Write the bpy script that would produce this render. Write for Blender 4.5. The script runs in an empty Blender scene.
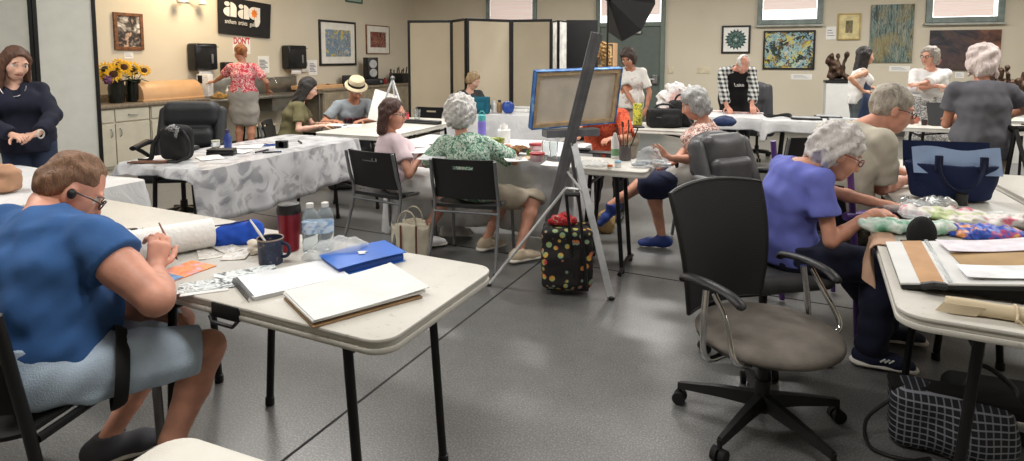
EXPO = 0.12
import bpy, bmesh, math, random
import numpy as np
from mathutils import Vector, Matrix
C = bpy.context.scene.collection
R = math.radians
rnd = random.Random(7)
# ---------------------------------------------------------------- camera model (1024 x 461 photograph)
F, CX, CY, HCAM, PITCH = 600.0, 512.0, 106.0, 1.5, R(4.67)
def ray(px, py):
    x, y = (px - CX) / F, -(py - CY) / F
    cp, sp = math.cos(PITCH), math.sin(PITCH)
    return Vector((x, cp + y * sp, y * cp - sp))
def at(px, py, z):                       # the point of the level z that the pixel shows
    d = ray(px, py); t = (z - HCAM) / d.z
    return Vector((d.x * t, d.y * t, z))
def atY(px, py, Y):                      # the point at the depth Y that the pixel shows
    d = ray(px, py); t = Y / d.y
    return Vector((d.x * t, Y, HCAM + d.z * t))
YAW = R(22)
U = Vector((math.cos(YAW), -math.sin(YAW), 0)); V = Vector((math.sin(YAW), math.cos(YAW), 0))
def RW(u, v, z=0): return U * u + V * v + Vector((0, 0, z))
def uv(p): return (p.dot(U), p.dot(V))
# ---------------------------------------------------------------- objects and tags
def tag(o, label=None, cat=None, group=None, kind=None):
    if label: o['label'] = label
    if cat: o['category'] = cat
    if group: o['group'] = group
    if kind: o['kind'] = kind
    return o
def thing(name, label, cat, loc=(0, 0, 0), rz=0.0, group=None, rot=None):
    o = bpy.data.objects.new(name, None); o.empty_display_size = .05
    C.objects.link(o); o.location = loc; o.rotation_euler = rot if rot else (0, 0, rz)
    return tag(o, label, cat, group)
def copy_tree(o, parent=None, loc=None, rz=None, label=None, group=None):
    c = o.copy(); C.objects.link(c); c.parent = parent
    for ch in list(o.children): copy_tree(ch, c)
    if loc is not None: c.location = loc
    if rz is not None: c.rotation_euler = (0, 0, rz)
    if label: c['label'] = label
    if group: c['group'] = group
    return c
def link_mesh(name, me, mats, parent=None, loc=None, rz=0.0, smooth=True, angle=40):
    if not isinstance(mats, (list, tuple)): mats = [mats]
    for m in mats: me.materials.append(m)
    if smooth:
        me.polygons.foreach_set('use_smooth', np.ones(len(me.polygons), dtype=bool))
        if angle: me.set_sharp_from_angle(angle=R(angle))
    me.update()
    o = bpy.data.objects.new(name, me); C.objects.link(o)
    if parent is not None: o.parent = parent
    if loc is not None: o.location = loc
    if rz: o.rotation_euler = (0, 0, rz)
    return o
# ---------------------------------------------------------------- mesh builder
class MB:
    def __init__(s): s.bm = bmesh.new(); s.mi = 0; s.T = Matrix()
    def m(s, i): s.mi = i; return s
    def at(s, loc=(0, 0, 0), rot=(0, 0, 0)):
        from mathutils import Euler
        s.T = Matrix.Translation(Vector(loc)) @ Euler(rot).to_matrix().to_4x4(); return s
    def _add(s, vs, fs):
        bv = [s.bm.verts.new(s.T @ Vector(v)) for v in vs]
        for f in fs:
            try:
                fc = s.bm.faces.new([bv[i] for i in f]); fc.material_index = s.mi
            except ValueError: pass
        return bv
    def box(s, x0, x1, y0, y1, z0, z1, bev=0.0, seg=2):
        t = bmesh.new()
        bmesh.ops.create_cube(t, size=1)
        for v in t.verts: v.co = Vector(((x0 + x1) / 2 + v.co.x * (x1 - x0), (y0 + y1) / 2 + v.co.y * (y1 - y0), (z0 + z1) / 2 + v.co.z * (z1 - z0)))
        if bev > 0: bmesh.ops.bevel(t, geom=list(t.edges), offset=bev, segments=seg, affect='EDGES', profile=.5)
        s._merge(t); return s
    def _merge(s, t):
        mp = {}
        for v in t.verts: mp[v] = s.bm.verts.new(s.T @ v.co)
        for f in t.faces:
            try:
                fc = s.bm.faces.new([mp[v] for v in f.verts]); fc.material_index = s.mi
            except ValueError: pass
        t.free()
    def tube(s, pts, r, n=8, closed=False, flat=None):
        P = [Vector(p) for p in pts]; k = len(P)
        rr = r if isinstance(r, (list, tuple)) else [r] * k
        vs = []; fs = []; up = None
        for i in range(k):
            if closed: d = P[(i + 1) % k] - P[i - 1]
            else: d = P[min(i + 1, k - 1)] - P[max(i - 1, 0)]
            d.normalize()
            if up is None:
                up = Vector((0, 0, 1)) if abs(d.z) < .9 else Vector((1, 0, 0))
            a = d.cross(up); a.normalize(); b = a.cross(d); up = b
            for j in range(n):
                t = 2 * math.pi * j / n
                f1, f2 = flat if flat else (1, 1)
                vs.append(P[i] + a * (math.cos(t) * rr[i] * f1) + b * (math.sin(t) * rr[i] * f2))
        kk = k if closed else k - 1
        for i in range(kk):
            for j in range(n):
                i2 = (i + 1) % k
                fs.append((i * n + j, i * n + (j + 1) % n, i2 * n + (j + 1) % n, i2 * n + j))
        if not closed:
            fs.append(tuple(range(n - 1, -1, -1))); fs.append(tuple((k - 1) * n + j for j in range(n)))
        s._add(vs, fs); return s
    def cyl(s, a, b, ra, rb=None, n=12): return s.tube([a, b], [ra, ra if rb is None else rb], n)
    def lathe(s, prof, n=20, c=(0, 0, 0), axis='z', caps=True):
        vs = []; fs = []; k = len(prof); c = Vector(c)
        for r, z in prof:
            for j in range(n):
                t = 2 * math.pi * j / n
                p = Vector((r * math.cos(t), r * math.sin(t), z))
                if axis == 'x': p = Vector((p.z, p.x, p.y))
                if axis == 'y': p = Vector((p.x, p.z, -p.y)) if False else Vector((p.y, p.z, p.x))
                vs.append(c + p)
        for i in range(k - 1):
            for j in range(n): fs.append((i * n + j, i * n + (j + 1) % n, (i + 1) * n + (j + 1) % n, (i + 1) * n + j))
        if caps and prof[0][0] > 1e-6: fs.append(tuple(range(n - 1, -1, -1)))
        if caps and prof[-1][0] > 1e-6: fs.append(tuple((k - 1) * n + j for j in range(n)))
        s._add(vs, fs); return s
    def ell(s, c, r, n=16, rot=None):
        if not hasattr(r, '__len__'): r = (r, r, r)
        vs = [Vector((0, 0, -1))]; fs = []; h = max(4, n // 2)
        for i in range(1, h):
            p = math.pi * i / h - math.pi / 2
            for j in range(n):
                t = 2 * math.pi * j / n
                vs.append(Vector((math.cos(p) * math.cos(t), math.cos(p) * math.sin(t), math.sin(p))))
        vs.append(Vector((0, 0, 1))); e = len(vs) - 1
        for j in range(n):
            fs.append((0, 1 + (j + 1) % n, 1 + j)); fs.append((e, 1 + (h - 2) * n + j, 1 + (h - 2) * n + (j + 1) % n))
        for i in range(h - 2):
            for j in range(n): fs.append((1 + i * n + j, 1 + i * n + (j + 1) % n, 1 + (i + 1) * n + (j + 1) % n, 1 + (i + 1) * n + j))
        c = Vector(c); out = []
        for v in vs:
            p = Vector((v.x * r[0], v.y * r[1], v.z * r[2]))
            if rot is not None: p = rot @ p
            out.append(c + p)
        s._add(out, fs); return s
    def prism(s, poly, z0, z1, bev=0.0, seg=2, plane='xy'):
        t = bmesh.new()
        def mk(x, y, z): return {'xy': (x, y, z), 'xz': (x, z, y), 'yz': (z, x, y)}[plane]
        lo = [t.verts.new(mk(x, y, z0)) for x, y in poly]; hi = [t.verts.new(mk(x, y, z1)) for x, y in poly]
        n = len(poly)
        f0 = t.faces.new(lo[::-1]); f1 = t.faces.new(hi)
        for i in range(n): t.faces.new((lo[i], lo[(i + 1) % n], hi[(i + 1) % n], hi[i]))
        bmesh.ops.recalc_face_normals(t, faces=t.faces)
        if bev > 0:
            ed = [e for e in t.edges if (f0 in e.link_faces or f1 in e.link_faces)]
            bmesh.ops.bevel(t, geom=ed, offset=bev, segments=seg, affect='EDGES', profile=.5)
        s._merge(t); return s
    def grid(s, fn, nu, nv, thick=0.0):
        vs = []; fs = []
        for i in range(nu + 1):
            for j in range(nv + 1): vs.append(Vector(fn(i / nu, j / nv)))
        w = nv + 1
        for i in range(nu):
            for j in range(nv): fs.append((i * w + j, (i + 1) * w + j, (i + 1) * w + j + 1, i * w + j + 1))
        if thick:
            nrm = [Vector((0, 0, 0)) for _ in vs]
            for f in fs:
                n_ = (vs[f[1]] - vs[f[0]]).cross(vs[f[3]] - vs[f[0]])
                for q in f: nrm[q] += n_
            b = len(vs)
            for q in range(b):
                n_ = nrm[q].normalized() if nrm[q].length > 0 else Vector((0, 0, 1))
                vs.append(vs[q] - n_ * thick)
            fs += [tuple(q + b for q in f[::-1]) for f in fs]
            rim = [i * w for i in range(nu + 1)] + [nu * w + j for j in range(1, w)] + [i * w + nv for i in range(nu - 1, -1, -1)] + [j for j in range(nv - 1, 0, -1)]
            for q in range(len(rim)):
                a, c_ = rim[q], rim[(q + 1) % len(rim)]
                fs.append((c_, a, a + b, c_ + b))
        s._add(vs, fs); return s
    def build(s, name, mats, parent=None, loc=None, rz=0.0, smooth=True, angle=40):
        bmesh.ops.recalc_face_normals(s.bm, faces=s.bm.faces)
        me = bpy.data.meshes.new(name); s.bm.to_mesh(me); s.bm.free()
        return link_mesh(name, me, mats, parent, loc, rz, smooth, angle)
def rrect(x0, x1, y0, y1, r, n=6):
    out = []
    for cx, cy, a0 in ((x1 - r, y1 - r, 0), (x0 + r, y1 - r, 90), (x0 + r, y0 + r, 180), (x1 - r, y0 + r, 270)):
        for i in range(n + 1):
            t = R(a0 + 90 * i / n); out.append((cx + r * math.cos(t), cy + r * math.sin(t)))
    return out
def bez(pts, n=12):
    P = [Vector(p) for p in pts]; out = []
    for i in range(n + 1):
        t = i / n; Q = P[:]
        while len(Q) > 1: Q = [Q[j].lerp(Q[j + 1], t) for j in range(len(Q) - 1)]
        out.append(Q[0])
    return out
def spline(pts, n=8):                    # Catmull-Rom through the points
    P = [Vector(p) for p in pts]; P = [P[0] * 2 - P[1]] + P + [P[-1] * 2 - P[-2]]; out = []
    for i in range(1, len(P) - 2):
        for j in range(n):
            t = j / n; a, b, c, d = P[i - 1:i + 3]
            out.append(.5 * ((2 * b) + (c - a) * t + (2 * a - 5 * b + 4 * c - d) * t * t + (3 * b - a - 3 * c + d) * t ** 3))
    out.append(P[-2]); return out
# ---------------------------------------------------------------- materials
def lin(c):
    return tuple(((v / 255) / 12.92 if v / 255 <= .04045 else ((v / 255 + .055) / 1.055) ** 2.4) for v in c[:3]) + (1.0,)
MATS = {}
class NT:
    def __init__(s, name):
        s.mat = bpy.data.materials.new(name); s.mat.use_nodes = True
        s.t = s.mat.node_tree; s.n = s.t.nodes; s.l = s.t.links
        s.b = s.n['Principled BSDF']; s.tc = s.n.new('ShaderNodeTexCoord')
    def node(s, t, **k):
        x = s.n.new(t)
        for a, b in k.items():
            if a.startswith('i_'): x.inputs[a[2:]].default_value = b
            else: setattr(x, a, b)
        return x
    def link(s, a, b): s.l.new(a, b)
    def map(s, scale=(1, 1, 1), rot=(0, 0, 0), loc=(0, 0, 0), src='Object'):
        mp = s.n.new('ShaderNodeMapping'); mp.inputs['Scale'].default_value = scale; mp.inputs['Rotation'].default_value = rot; mp.inputs['Location'].default_value = loc
        s.link(s.tc.outputs[src], mp.inputs['Vector']); return mp.outputs[0]
    def noise(s, vec, scale, detail=3, rough=.5, dist=0):
        x = s.node('ShaderNodeTexNoise'); x.inputs['Scale'].default_value = scale; x.inputs['Detail'].default_value = detail; x.inputs['Roughness'].default_value = rough; x.inputs['Distortion'].default_value = dist
        s.link(vec, x.inputs['Vector']); return x
    def ramp(s, fac, stops, interp='LINEAR'):
        x = s.n.new('ShaderNodeValToRGB'); e = x.color_ramp; e.interpolation = interp
        while len(e.elements) < len(stops): e.elements.new(.5)
        for el, (p, c) in zip(e.elements, stops): el.position = p; el.color = lin(c)
        s.link(fac, x.inputs[0]); return x.outputs[0]
    def mix(s, fac, a, b, blend='MIX'):
        x = s.n.new('ShaderNodeMix'); x.data_type = 'RGBA'; x.blend_type = blend
        if isinstance(fac, (int, float)): x.inputs[0].default_value = fac
        else: s.link(fac, x.inputs[0])
        for i, v in ((6, a), (7, b)):
            if isinstance(v, tuple): x.inputs[i].default_value = lin(v)
            else: s.link(v, x.inputs[i])
        return x.outputs[2]
    def bump(s, h, strength=.3, dist=.01):
        x = s.n.new('ShaderNodeBump'); x.inputs['Strength'].default_value = strength; x.inputs['Distance'].default_value = dist
        s.link(h, x.inputs['Height']); s.link(x.outputs[0], s.b.inputs['Normal']); return x
    def col(s, c): s.link(c, s.b.inputs['Base Color'])
def mat(name, c, rough=.6, metal=0.0, var=.10, nscale=8.0, bump=0.0, bscale=60.0, spec=.5, emit=0.0, trans=0.0, alpha=1.0, ior=1.45, coat=0.0):
    if name in MATS: return MATS[name]
    q = NT(name); b = q.b
    b.inputs['Roughness'].default_value = rough; b.inputs['Metallic'].default_value = metal
    b.inputs['Specular IOR Level'].default_value = spec; b.inputs['IOR'].default_value = ior
    if coat: b.inputs['Coat Weight'].default_value = coat; b.inputs['Coat Roughness'].default_value = .15
    vec = q.map()
    if var > 0:
        nz = q.noise(vec, nscale, 4)
        lo = tuple(max(0, v * (1 - var)) for v in c); hi = tuple(min(255, v * (1 + var)) for v in c)
        q.col(q.ramp(nz.outputs[0], [(.3, lo), (.7, hi)]))
    else: b.inputs['Base Color'].default_value = lin(c)
    if bump > 0:
        n2 = q.noise(vec, bscale, 3); q.bump(n2.outputs[0], bump, .01)
    if emit: b.inputs['Emission Color'].default_value = lin(c); b.inputs['Emission Strength'].default_value = emit
    if trans: b.inputs['Transmission Weight'].default_value = trans
    if alpha < 1: b.inputs['Alpha'].default_value = alpha
    MATS[name] = q.mat; return q.mat
def custom(name, fn, rough=.7):
    if name in MATS: return MATS[name]
    q = NT(name); q.b.inputs['Roughness'].default_value = rough; fn(q); MATS[name] = q.mat; return q.mat
# ---------------------------------------------------------------- signed distance modelling (continuous bodies, cloth, hair)
def nv(a): return np.asarray(a, dtype=np.float32)
def unit(a):
    a = np.asarray(a, dtype=np.float64); return a / (np.linalg.norm(a) + 1e-12)
class SDF:
    def __init__(s, h, k=.015): s.h = h; s.k = k; s.add = []; s.post = []; s.wr = None
    def _p(s, fn, lo, hi, m, k, op, bias=0.0):
        (s.add if op == '+' else s.post).append((op, fn, np.asarray(lo, float), np.asarray(hi, float), m, s.k if k is None else k, bias)); return s
    def cone(s, a, b, ra, rb=None, m=0, k=None, op='+', bias=0.0):
        a = np.asarray(a, float); b = np.asarray(b, float); rb = ra if rb is None else rb
        def fn(X, Y, Z):
            d = b - a; L2 = max(float(d @ d), 1e-9)
            x, y, z = X - a[0], Y - a[1], Z - a[2]
            t = np.clip((x * d[0] + y * d[1] + z * d[2]) / L2, 0, 1)
            return np.sqrt((x - t * d[0]) ** 2 + (y - t * d[1]) ** 2 + (z - t * d[2]) ** 2) - (ra + (rb - ra) * t)
        r = max(ra, rb); return s._p(fn, np.minimum(a, b) - r, np.maximum(a, b) + r, m, k, op, bias)
    def chain(s, pts, rs, m=0, k=None):
        for i in range(len(pts) - 1): s.cone(pts[i], pts[i + 1], rs[i], rs[i + 1], m, k)
        return s
    def ell(s, c, r, fr=None, m=0, k=None, op='+', bias=0.0):
        c = np.asarray(c, float); r = np.asarray(r if hasattr(r, '__len__') else (r,) * 3, float)
        A = np.eye(3) if fr is None else np.asarray(fr, float)      # rows: local axes
        def fn(X, Y, Z):
            x, y, z = X - c[0], Y - c[1], Z - c[2]
            l = [A[i, 0] * x + A[i, 1] * y + A[i, 2] * z for i in range(3)]
            k0 = np.sqrt(sum((l[i] / r[i]) ** 2 for i in range(3))); k1 = np.sqrt(sum((l[i] / r[i] ** 2) ** 2 for i in range(3)))
            return k0 * (k0 - 1) / (k1 + 1e-6)
        e = np.sqrt(((A.T * r) ** 2).sum(1)); return s._p(fn, c - e, c + e, m, k, op, bias)
    def flat(s, a, b, ra, rb, side, m=0, k=None, cap=.6, op='+', bias=0.0):
        a = np.asarray(a, float); b = np.asarray(b, float); L = float(np.linalg.norm(b - a)); w = unit(b - a)
        x_ = np.asarray(side, float); x_ = unit(x_ - w * (x_ @ w)); y_ = np.cross(w, x_)
        def fn(X, Y, Z):
            x, y, z = X - a[0], Y - a[1], Z - a[2]
            lw = x * w[0] + y * w[1] + z * w[2]; t = np.clip(lw / L, 0, 1)
            qw = lw - t * L; qx = x * x_[0] + y * x_[1] + z * x_[2]; qy = x * y_[0] + y * y_[1] + z * y_[2]
            rx = ra[0] + (rb[0] - ra[0]) * t; ry = ra[1] + (rb[1] - ra[1]) * t; rw = np.minimum(rx, ry) * cap
            k0 = np.sqrt((qx / rx) ** 2 + (qy / ry) ** 2 + (qw / rw) ** 2)
            k1 = np.sqrt((qx / rx ** 2) ** 2 + (qy / ry ** 2) ** 2 + (qw / rw ** 2) ** 2)
            return k0 * (k0 - 1) / (k1 + 1e-6)
        r = max(ra[0], ra[1], rb[0], rb[1]); return s._p(fn, np.minimum(a, b) - r, np.maximum(a, b) + r, m, k, op, bias)
    def box(s, c, half, r=.01, fr=None, m=0, k=None, op='+', bias=0.0):
        c = np.asarray(c, float); hf = np.asarray(half, float); A = np.eye(3) if fr is None else np.asarray(fr, float)
        def fn(X, Y, Z):
            x, y, z = X - c[0], Y - c[1], Z - c[2]
            q = [np.abs(A[i, 0] * x + A[i, 1] * y + A[i, 2] * z) - (hf[i] - r) for i in range(3)]
            o = np.sqrt(sum(np.maximum(v, 0) ** 2 for v in q)); return o + np.minimum(np.maximum(np.maximum(q[0], q[1]), q[2]), 0) - r
        e = np.abs(A.T * hf).sum(1); return s._p(fn, c - e, c + e, m, k, op, bias)
    def cyl(s, a, b, r, m=0, k=.004, op='-'):
        a = np.asarray(a, float); b = np.asarray(b, float); L = float(np.linalg.norm(b - a)); w = unit(b - a)
        def fn(X, Y, Z):
            x, y, z = X - a[0], Y - a[1], Z - a[2]; t = x * w[0] + y * w[1] + z * w[2]
            return np.maximum(np.sqrt(np.maximum(x * x + y * y + z * z - t * t, 0)) - r, np.maximum(-t, t - L))
        return s._p(fn, np.minimum(a, b) - r, np.maximum(a, b) + r, m, k, op)
    def cut(s, p, n):                   # keep the side the normal points away from
        p = np.asarray(p, float); n = unit(n)
        s.post.append(('c', lambda X, Y, Z: (X - p[0]) * n[0] + (Y - p[1]) * n[1] + (Z - p[2]) * n[2], None, None, 0, 0, 0)); return s
    def wrinkle(s, amp, freq=40.0, seed=0): s.wr = (amp, freq, seed); return s
    def mesh(s):
        h = s.h; pad = 3 * h + (s.wr[0] if s.wr else 0)
        lo = np.min([p[2] for p in s.add], 0) - pad; hi = np.max([p[3] for p in s.add], 0) + pad
        n = np.ceil((hi - lo) / h).astype(int) + 1
        Fd = np.full(n, 1.0, np.float32); D = np.full(n, 1.0, np.float32); Mt = np.zeros(n, np.int8)
        ax = [(lo[i] + h * np.arange(n[i])).astype(np.float32) for i in range(3)]
        def sub(l, h_, mg):
            i0 = np.clip(((l - mg - lo) / h).astype(int), 0, n - 1); i1 = np.clip(((h_ + mg - lo) / h).astype(int) + 2, 1, n)
            sl = tuple(slice(i0[i], i1[i]) for i in range(3))
            return sl, ax[0][sl[0]][:, None, None], ax[1][sl[1]][None, :, None], ax[2][sl[2]][None, None, :]
        for op, fn, l, hh, m, k, bias in s.add:
            sl, X, Y, Z = sub(l, hh, max(k, 3 * h) + h)
            d = fn(X, Y, Z).astype(np.float32); f = Fd[sl]
            if k > 0:
                hm = np.maximum(k - np.abs(f - d), 0) / k; nf = np.minimum(f, d) - hm * hm * k * .25
            else: nf = np.minimum(f, d)
            Fd[sl] = nf; db = d - bias; better = db < D[sl]
            Mt[sl] = np.where(better, m, Mt[sl]); D[sl] = np.minimum(D[sl], db)
        if s.wr:
            amp, fq, seed = s.wr; rs = np.random.RandomState(seed); X, Y, Z = ax[0][:, None, None], ax[1][None, :, None], ax[2][None, None, :]
            w = np.zeros(n, np.float32)
            for i in range(5):
                d = rs.normal(size=3); d /= np.linalg.norm(d); d *= fq * rs.uniform(.5, 1.6); e = rs.normal(size=3) * fq * .35
                w += np.sin(d[0] * X + d[1] * Y + d[2] * Z + 1.5 * np.sin(e[0] * X + e[1] * Y + e[2] * Z) + rs.uniform(0, 6)).astype(np.float32)
            for i in range(4):
                d = rs.normal(size=3); d /= np.linalg.norm(d); d *= fq * rs.uniform(1.9, 3.2)
                w += .45 * np.sin(d[0] * X + d[1] * Y + d[2] * Z + rs.uniform(0, 6)).astype(np.float32)
            Fd += (amp / 2.5) * w
        for op, fn, l, hh, m, k, bias in s.post:
            if op == 'c':
                d = fn(ax[0][:, None, None], ax[1][None, :, None], ax[2][None, None, :]).astype(np.float32); Fd = np.maximum(Fd, d); continue
            sl, X, Y, Z = sub(l, hh, max(k, 2 * h) + h); d = fn(X, Y, Z).astype(np.float32)
            if op == '-':
                f = Fd[sl]; k = max(k, 1e-5); hm = np.maximum(k - np.abs(f + d), 0) / k; Fd[sl] = np.maximum(f, -d) + hm * hm * k * .25
            elif op == 'p': Mt[sl] = np.where(d < 0, m, Mt[sl])
        return nets(Fd, Mt, lo, h)
def nets(Fd, Mt, lo, h):
    S = Fd < 0
    n = Fd.shape
    cnt = sum(S[a:n[0] - 1 + a, b:n[1] - 1 + b, c:n[2] - 1 + c].astype(np.int8) for a in (0, 1) for b in (0, 1) for c in (0, 1))
    act = np.argwhere((cnt > 0) & (cnt < 8)); N = len(act)
    if N == 0: return np.zeros((0, 3)), np.zeros((0, 4), int), np.zeros(0, int)
    idx = np.full((n[0] - 1, n[1] - 1, n[2] - 1), -1, np.int32); idx[act[:, 0], act[:, 1], act[:, 2]] = np.arange(N)
    acc = np.zeros((N, 3)); num = np.zeros(N)
    cs = [(a, b, c) for a in (0, 1) for b in (0, 1) for c in (0, 1)]
    val = {c: Fd[act[:, 0] + c[0], act[:, 1] + c[1], act[:, 2] + c[2]].astype(np.float64) for c in cs}
    for c in cs:
        for axn in range(3):
            if c[axn] == 1: continue
            e = list(c); e[axn] = 1; e = tuple(e); va, vb = val[c], val[e]
            x = (va < 0) != (vb < 0)
            t = np.where(x, va / np.where(x, va - vb, 1), 0)
            p = np.tile(np.array(c, float), (N, 1)); p[:, axn] += t
            acc += p * x[:, None]; num += x
    vs = lo + h * (act + acc / num[:, None])
    quads = []
    for axn in range(3):
        b, c = (axn + 1) % 3, (axn + 2) % 3
        s0 = [slice(None)] * 3; s1 = [slice(None)] * 3
        s0[axn] = slice(0, -1); s1[axn] = slice(1, None)
        A, B = S[tuple(s0)], S[tuple(s1)]
        for flip, msk in ((False, A & ~B), (True, ~A & B)):
            e = np.argwhere(msk)
            ok = (e[:, b] > 0) & (e[:, c] > 0) & (e[:, b] < n[b] - 1) & (e[:, c] < n[c] - 1); e = e[ok]
            def g(db, dc):
                q = e.copy(); q[:, b] += db; q[:, c] += dc; return idx[q[:, 0], q[:, 1], q[:, 2]]
            q = np.stack([g(-1, -1), g(0, -1), g(0, 0), g(-1, 0)], 1)
            quads.append(q[:, ::-1] if flip else q)
    quads = np.concatenate(quads)
    quads = quads[(quads >= 0).all(1)]
    near = act + (acc / num[:, None] > .5)
    vm = Mt[near[:, 0], near[:, 1], near[:, 2]]
    return vs, quads, vm[quads[:, 0]]
def np_mesh(name, parts):
    vs = []; qs = []; ms = []; o = 0
    for v, q, m in parts: vs.append(v); qs.append(q + o); ms.append(m); o += len(v)
    v = np.concatenate(vs).astype(np.float32); q = np.concatenate(qs).astype(np.int32); mm = np.concatenate(ms).astype(np.int32)
    me = bpy.data.meshes.new(name)
    me.vertices.add(len(v)); me.vertices.foreach_set('co', v.ravel())
    me.loops.add(len(q) * 4); me.loops.foreach_set('vertex_index', q.ravel())
    me.polygons.add(len(q)); me.polygons.foreach_set('loop_start', np.arange(len(q), dtype=np.int32) * 4)
    me.polygons.foreach_set('material_index', mm)
    me.update(calc_edges=True); me.validate(); return me
def sdf_obj(name, sdfs, mats, parent=None, loc=None, rz=0.0):
    if not isinstance(sdfs, (list, tuple)): sdfs = [sdfs]
    me = np_mesh(name, [s.mesh() for s in sdfs]); return link_mesh(name, me, mats, parent, loc, rz, True, None)
def text_mesh(name, txt, size, m, parent, loc, rot, extrude=.001, align='CENTER', sx=1.0, shear=0, bold=0.0):
    cu = bpy.data.curves.new(name, 'FONT'); cu.body = txt; cu.size = size; cu.extrude = extrude; cu.align_x = align; cu.align_y = 'CENTER'; cu.shear = shear; cu.offset = bold; cu.resolution_u = 3
    o = bpy.data.objects.new('tmp', cu); C.objects.link(o)
    dg = bpy.context.evaluated_depsgraph_get(); me = bpy.data.meshes.new_from_object(o.evaluated_get(dg)); me.name = name
    bpy.data.objects.remove(o)
    q = link_mesh(name, me, m, parent, loc, 0, False); q.rotation_euler = rot; q.scale = (sx, 1, 1)
    return q
# ================================================================ ROOM
U0, U1, V0, V1, ZC = -8.05, 6.6, -3.2, 13.2, 3.5
def on_v(px, py, v0):
    d = ray(px, py); t = v0 / d.dot(V); p = d * t; return (p.dot(U), p.z + HCAM)
def on_u(px, py, u0):
    d = ray(px, py); t = u0 / d.dot(U); p = d * t; return (p.dot(V), p.z + HCAM)
def wall_mat(q):
    v = q.map(); n = q.noise(v, 1.3, 4); q.col(q.ramp(n.outputs[0], [(.3, (205, 196, 176)), (.7, (211, 202, 183))]))
    n2 = q.noise(v, 180, 2); q.bump(n2.outputs[0], .12, .004)
WALL = custom('wall_paint', wall_mat, .85)
def floor_mat(q):
    v = q.map(); a = q.noise(v, .55, 5, .6); b = q.noise(v, 9, 6, .7); c = q.noise(v, 130, 3, .6)
    base = q.ramp(a.outputs[0], [(.3, (92, 92, 91)), (.7, (108, 108, 106))])
    sp = q.ramp(b.outputs[0], [(.35, (84, 84, 83)), (.65, (114, 114, 112))])
    m = q.mix(.45, base, sp)
    ag = q.ramp(c.outputs[0], [(.36, (62, 62, 62)), (.5, (100, 100, 99)), (.66, (158, 157, 154))])
    q.col(q.mix(.42, m, ag)); r = q.noise(v, 2.5, 4)
    mr = q.node('ShaderNodeMapRange'); mr.inputs[3].default_value = .25; mr.inputs[4].default_value = .36; q.link(r.outputs[0], mr.inputs[0]); q.link(mr.outputs[0], q.b.inputs['Roughness'])
    q.bump(c.outputs[0], .05, .003)
FLOOR = custom('polished_concrete', floor_mat, .3)
CEIL = mat('ceiling_white', (205, 202, 194), .9)
def struct(name, mb, m, parent=None, rz=-YAW, loc=(0, 0, 0), smooth=False):
    o = mb.build(name, m, parent, loc if parent is None else None, rz if parent is None else 0, smooth)
    if parent is None: o['kind'] = 'structure'
    return o
struct('floor', MB().box(U0 - .1, U1 + .1, V0 - .1, V1 + .1, -.1, 0), FLOOR)
struct('ceiling', MB().box(U0 - .1, U1 + .1, V0 - .1, V1 + .1, ZC, ZC + .1), CEIL)
struct('wall_left', MB().box(U0 - .1, U0, V0, V1, 0, ZC), WALL)
struct('wall_right', MB().box(U1, U1 + .1, V0, V1, 0, ZC), WALL)
struct('wall_back', MB().box(U0, U1, V1, V1 + .1, 0, ZC), WALL)
struct('wall_front', MB().box(U0, U1, V0 - .1, V0, 0, ZC), WALL)
BASEM = mat('vinyl_base', (70, 66, 60), .6)
struct('baseboard_back', MB().box(U0, U1, V1 - .012, V1, 0, .1), BASEM)
struct('baseboard_left', MB().box(U0, U0 + .012, V0, V1, 0, .1), BASEM)
# sawn control joints in the slab
JM = mat('joint_filler', (38, 38, 38), .8)
def joint(n, p, q):
    p = Vector(p); q = Vector(q); d = (q - p).normalized(); s = Vector((d.y, -d.x, 0)) * .006; m = MB()
    m._add([p + s, q + s, q - s, p - s, p + s + Vector((0, 0, .0015)), q + s + Vector((0, 0, .0015)), q - s + Vector((0, 0, .0015)), p - s + Vector((0, 0, .0015))], [(4, 5, 6, 7), (0, 1, 5, 4), (1, 2, 6, 5), (2, 3, 7, 6), (3, 0, 4, 7)])
    o = m.build('trim_%d' % n, JM, smooth=False); o['kind'] = 'structure'
ja, jb = at(285, 459, 0), at(470, 316, 0); jd = (jb - ja).normalized()
joint(1, ja - jd * .9, ja + jd * 9.5)
jc, jp = at(560, 262, 0), Vector((jd.y, -jd.x, 0))
joint(2, jc - jp * 4, jc + jp * 4.5)
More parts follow.
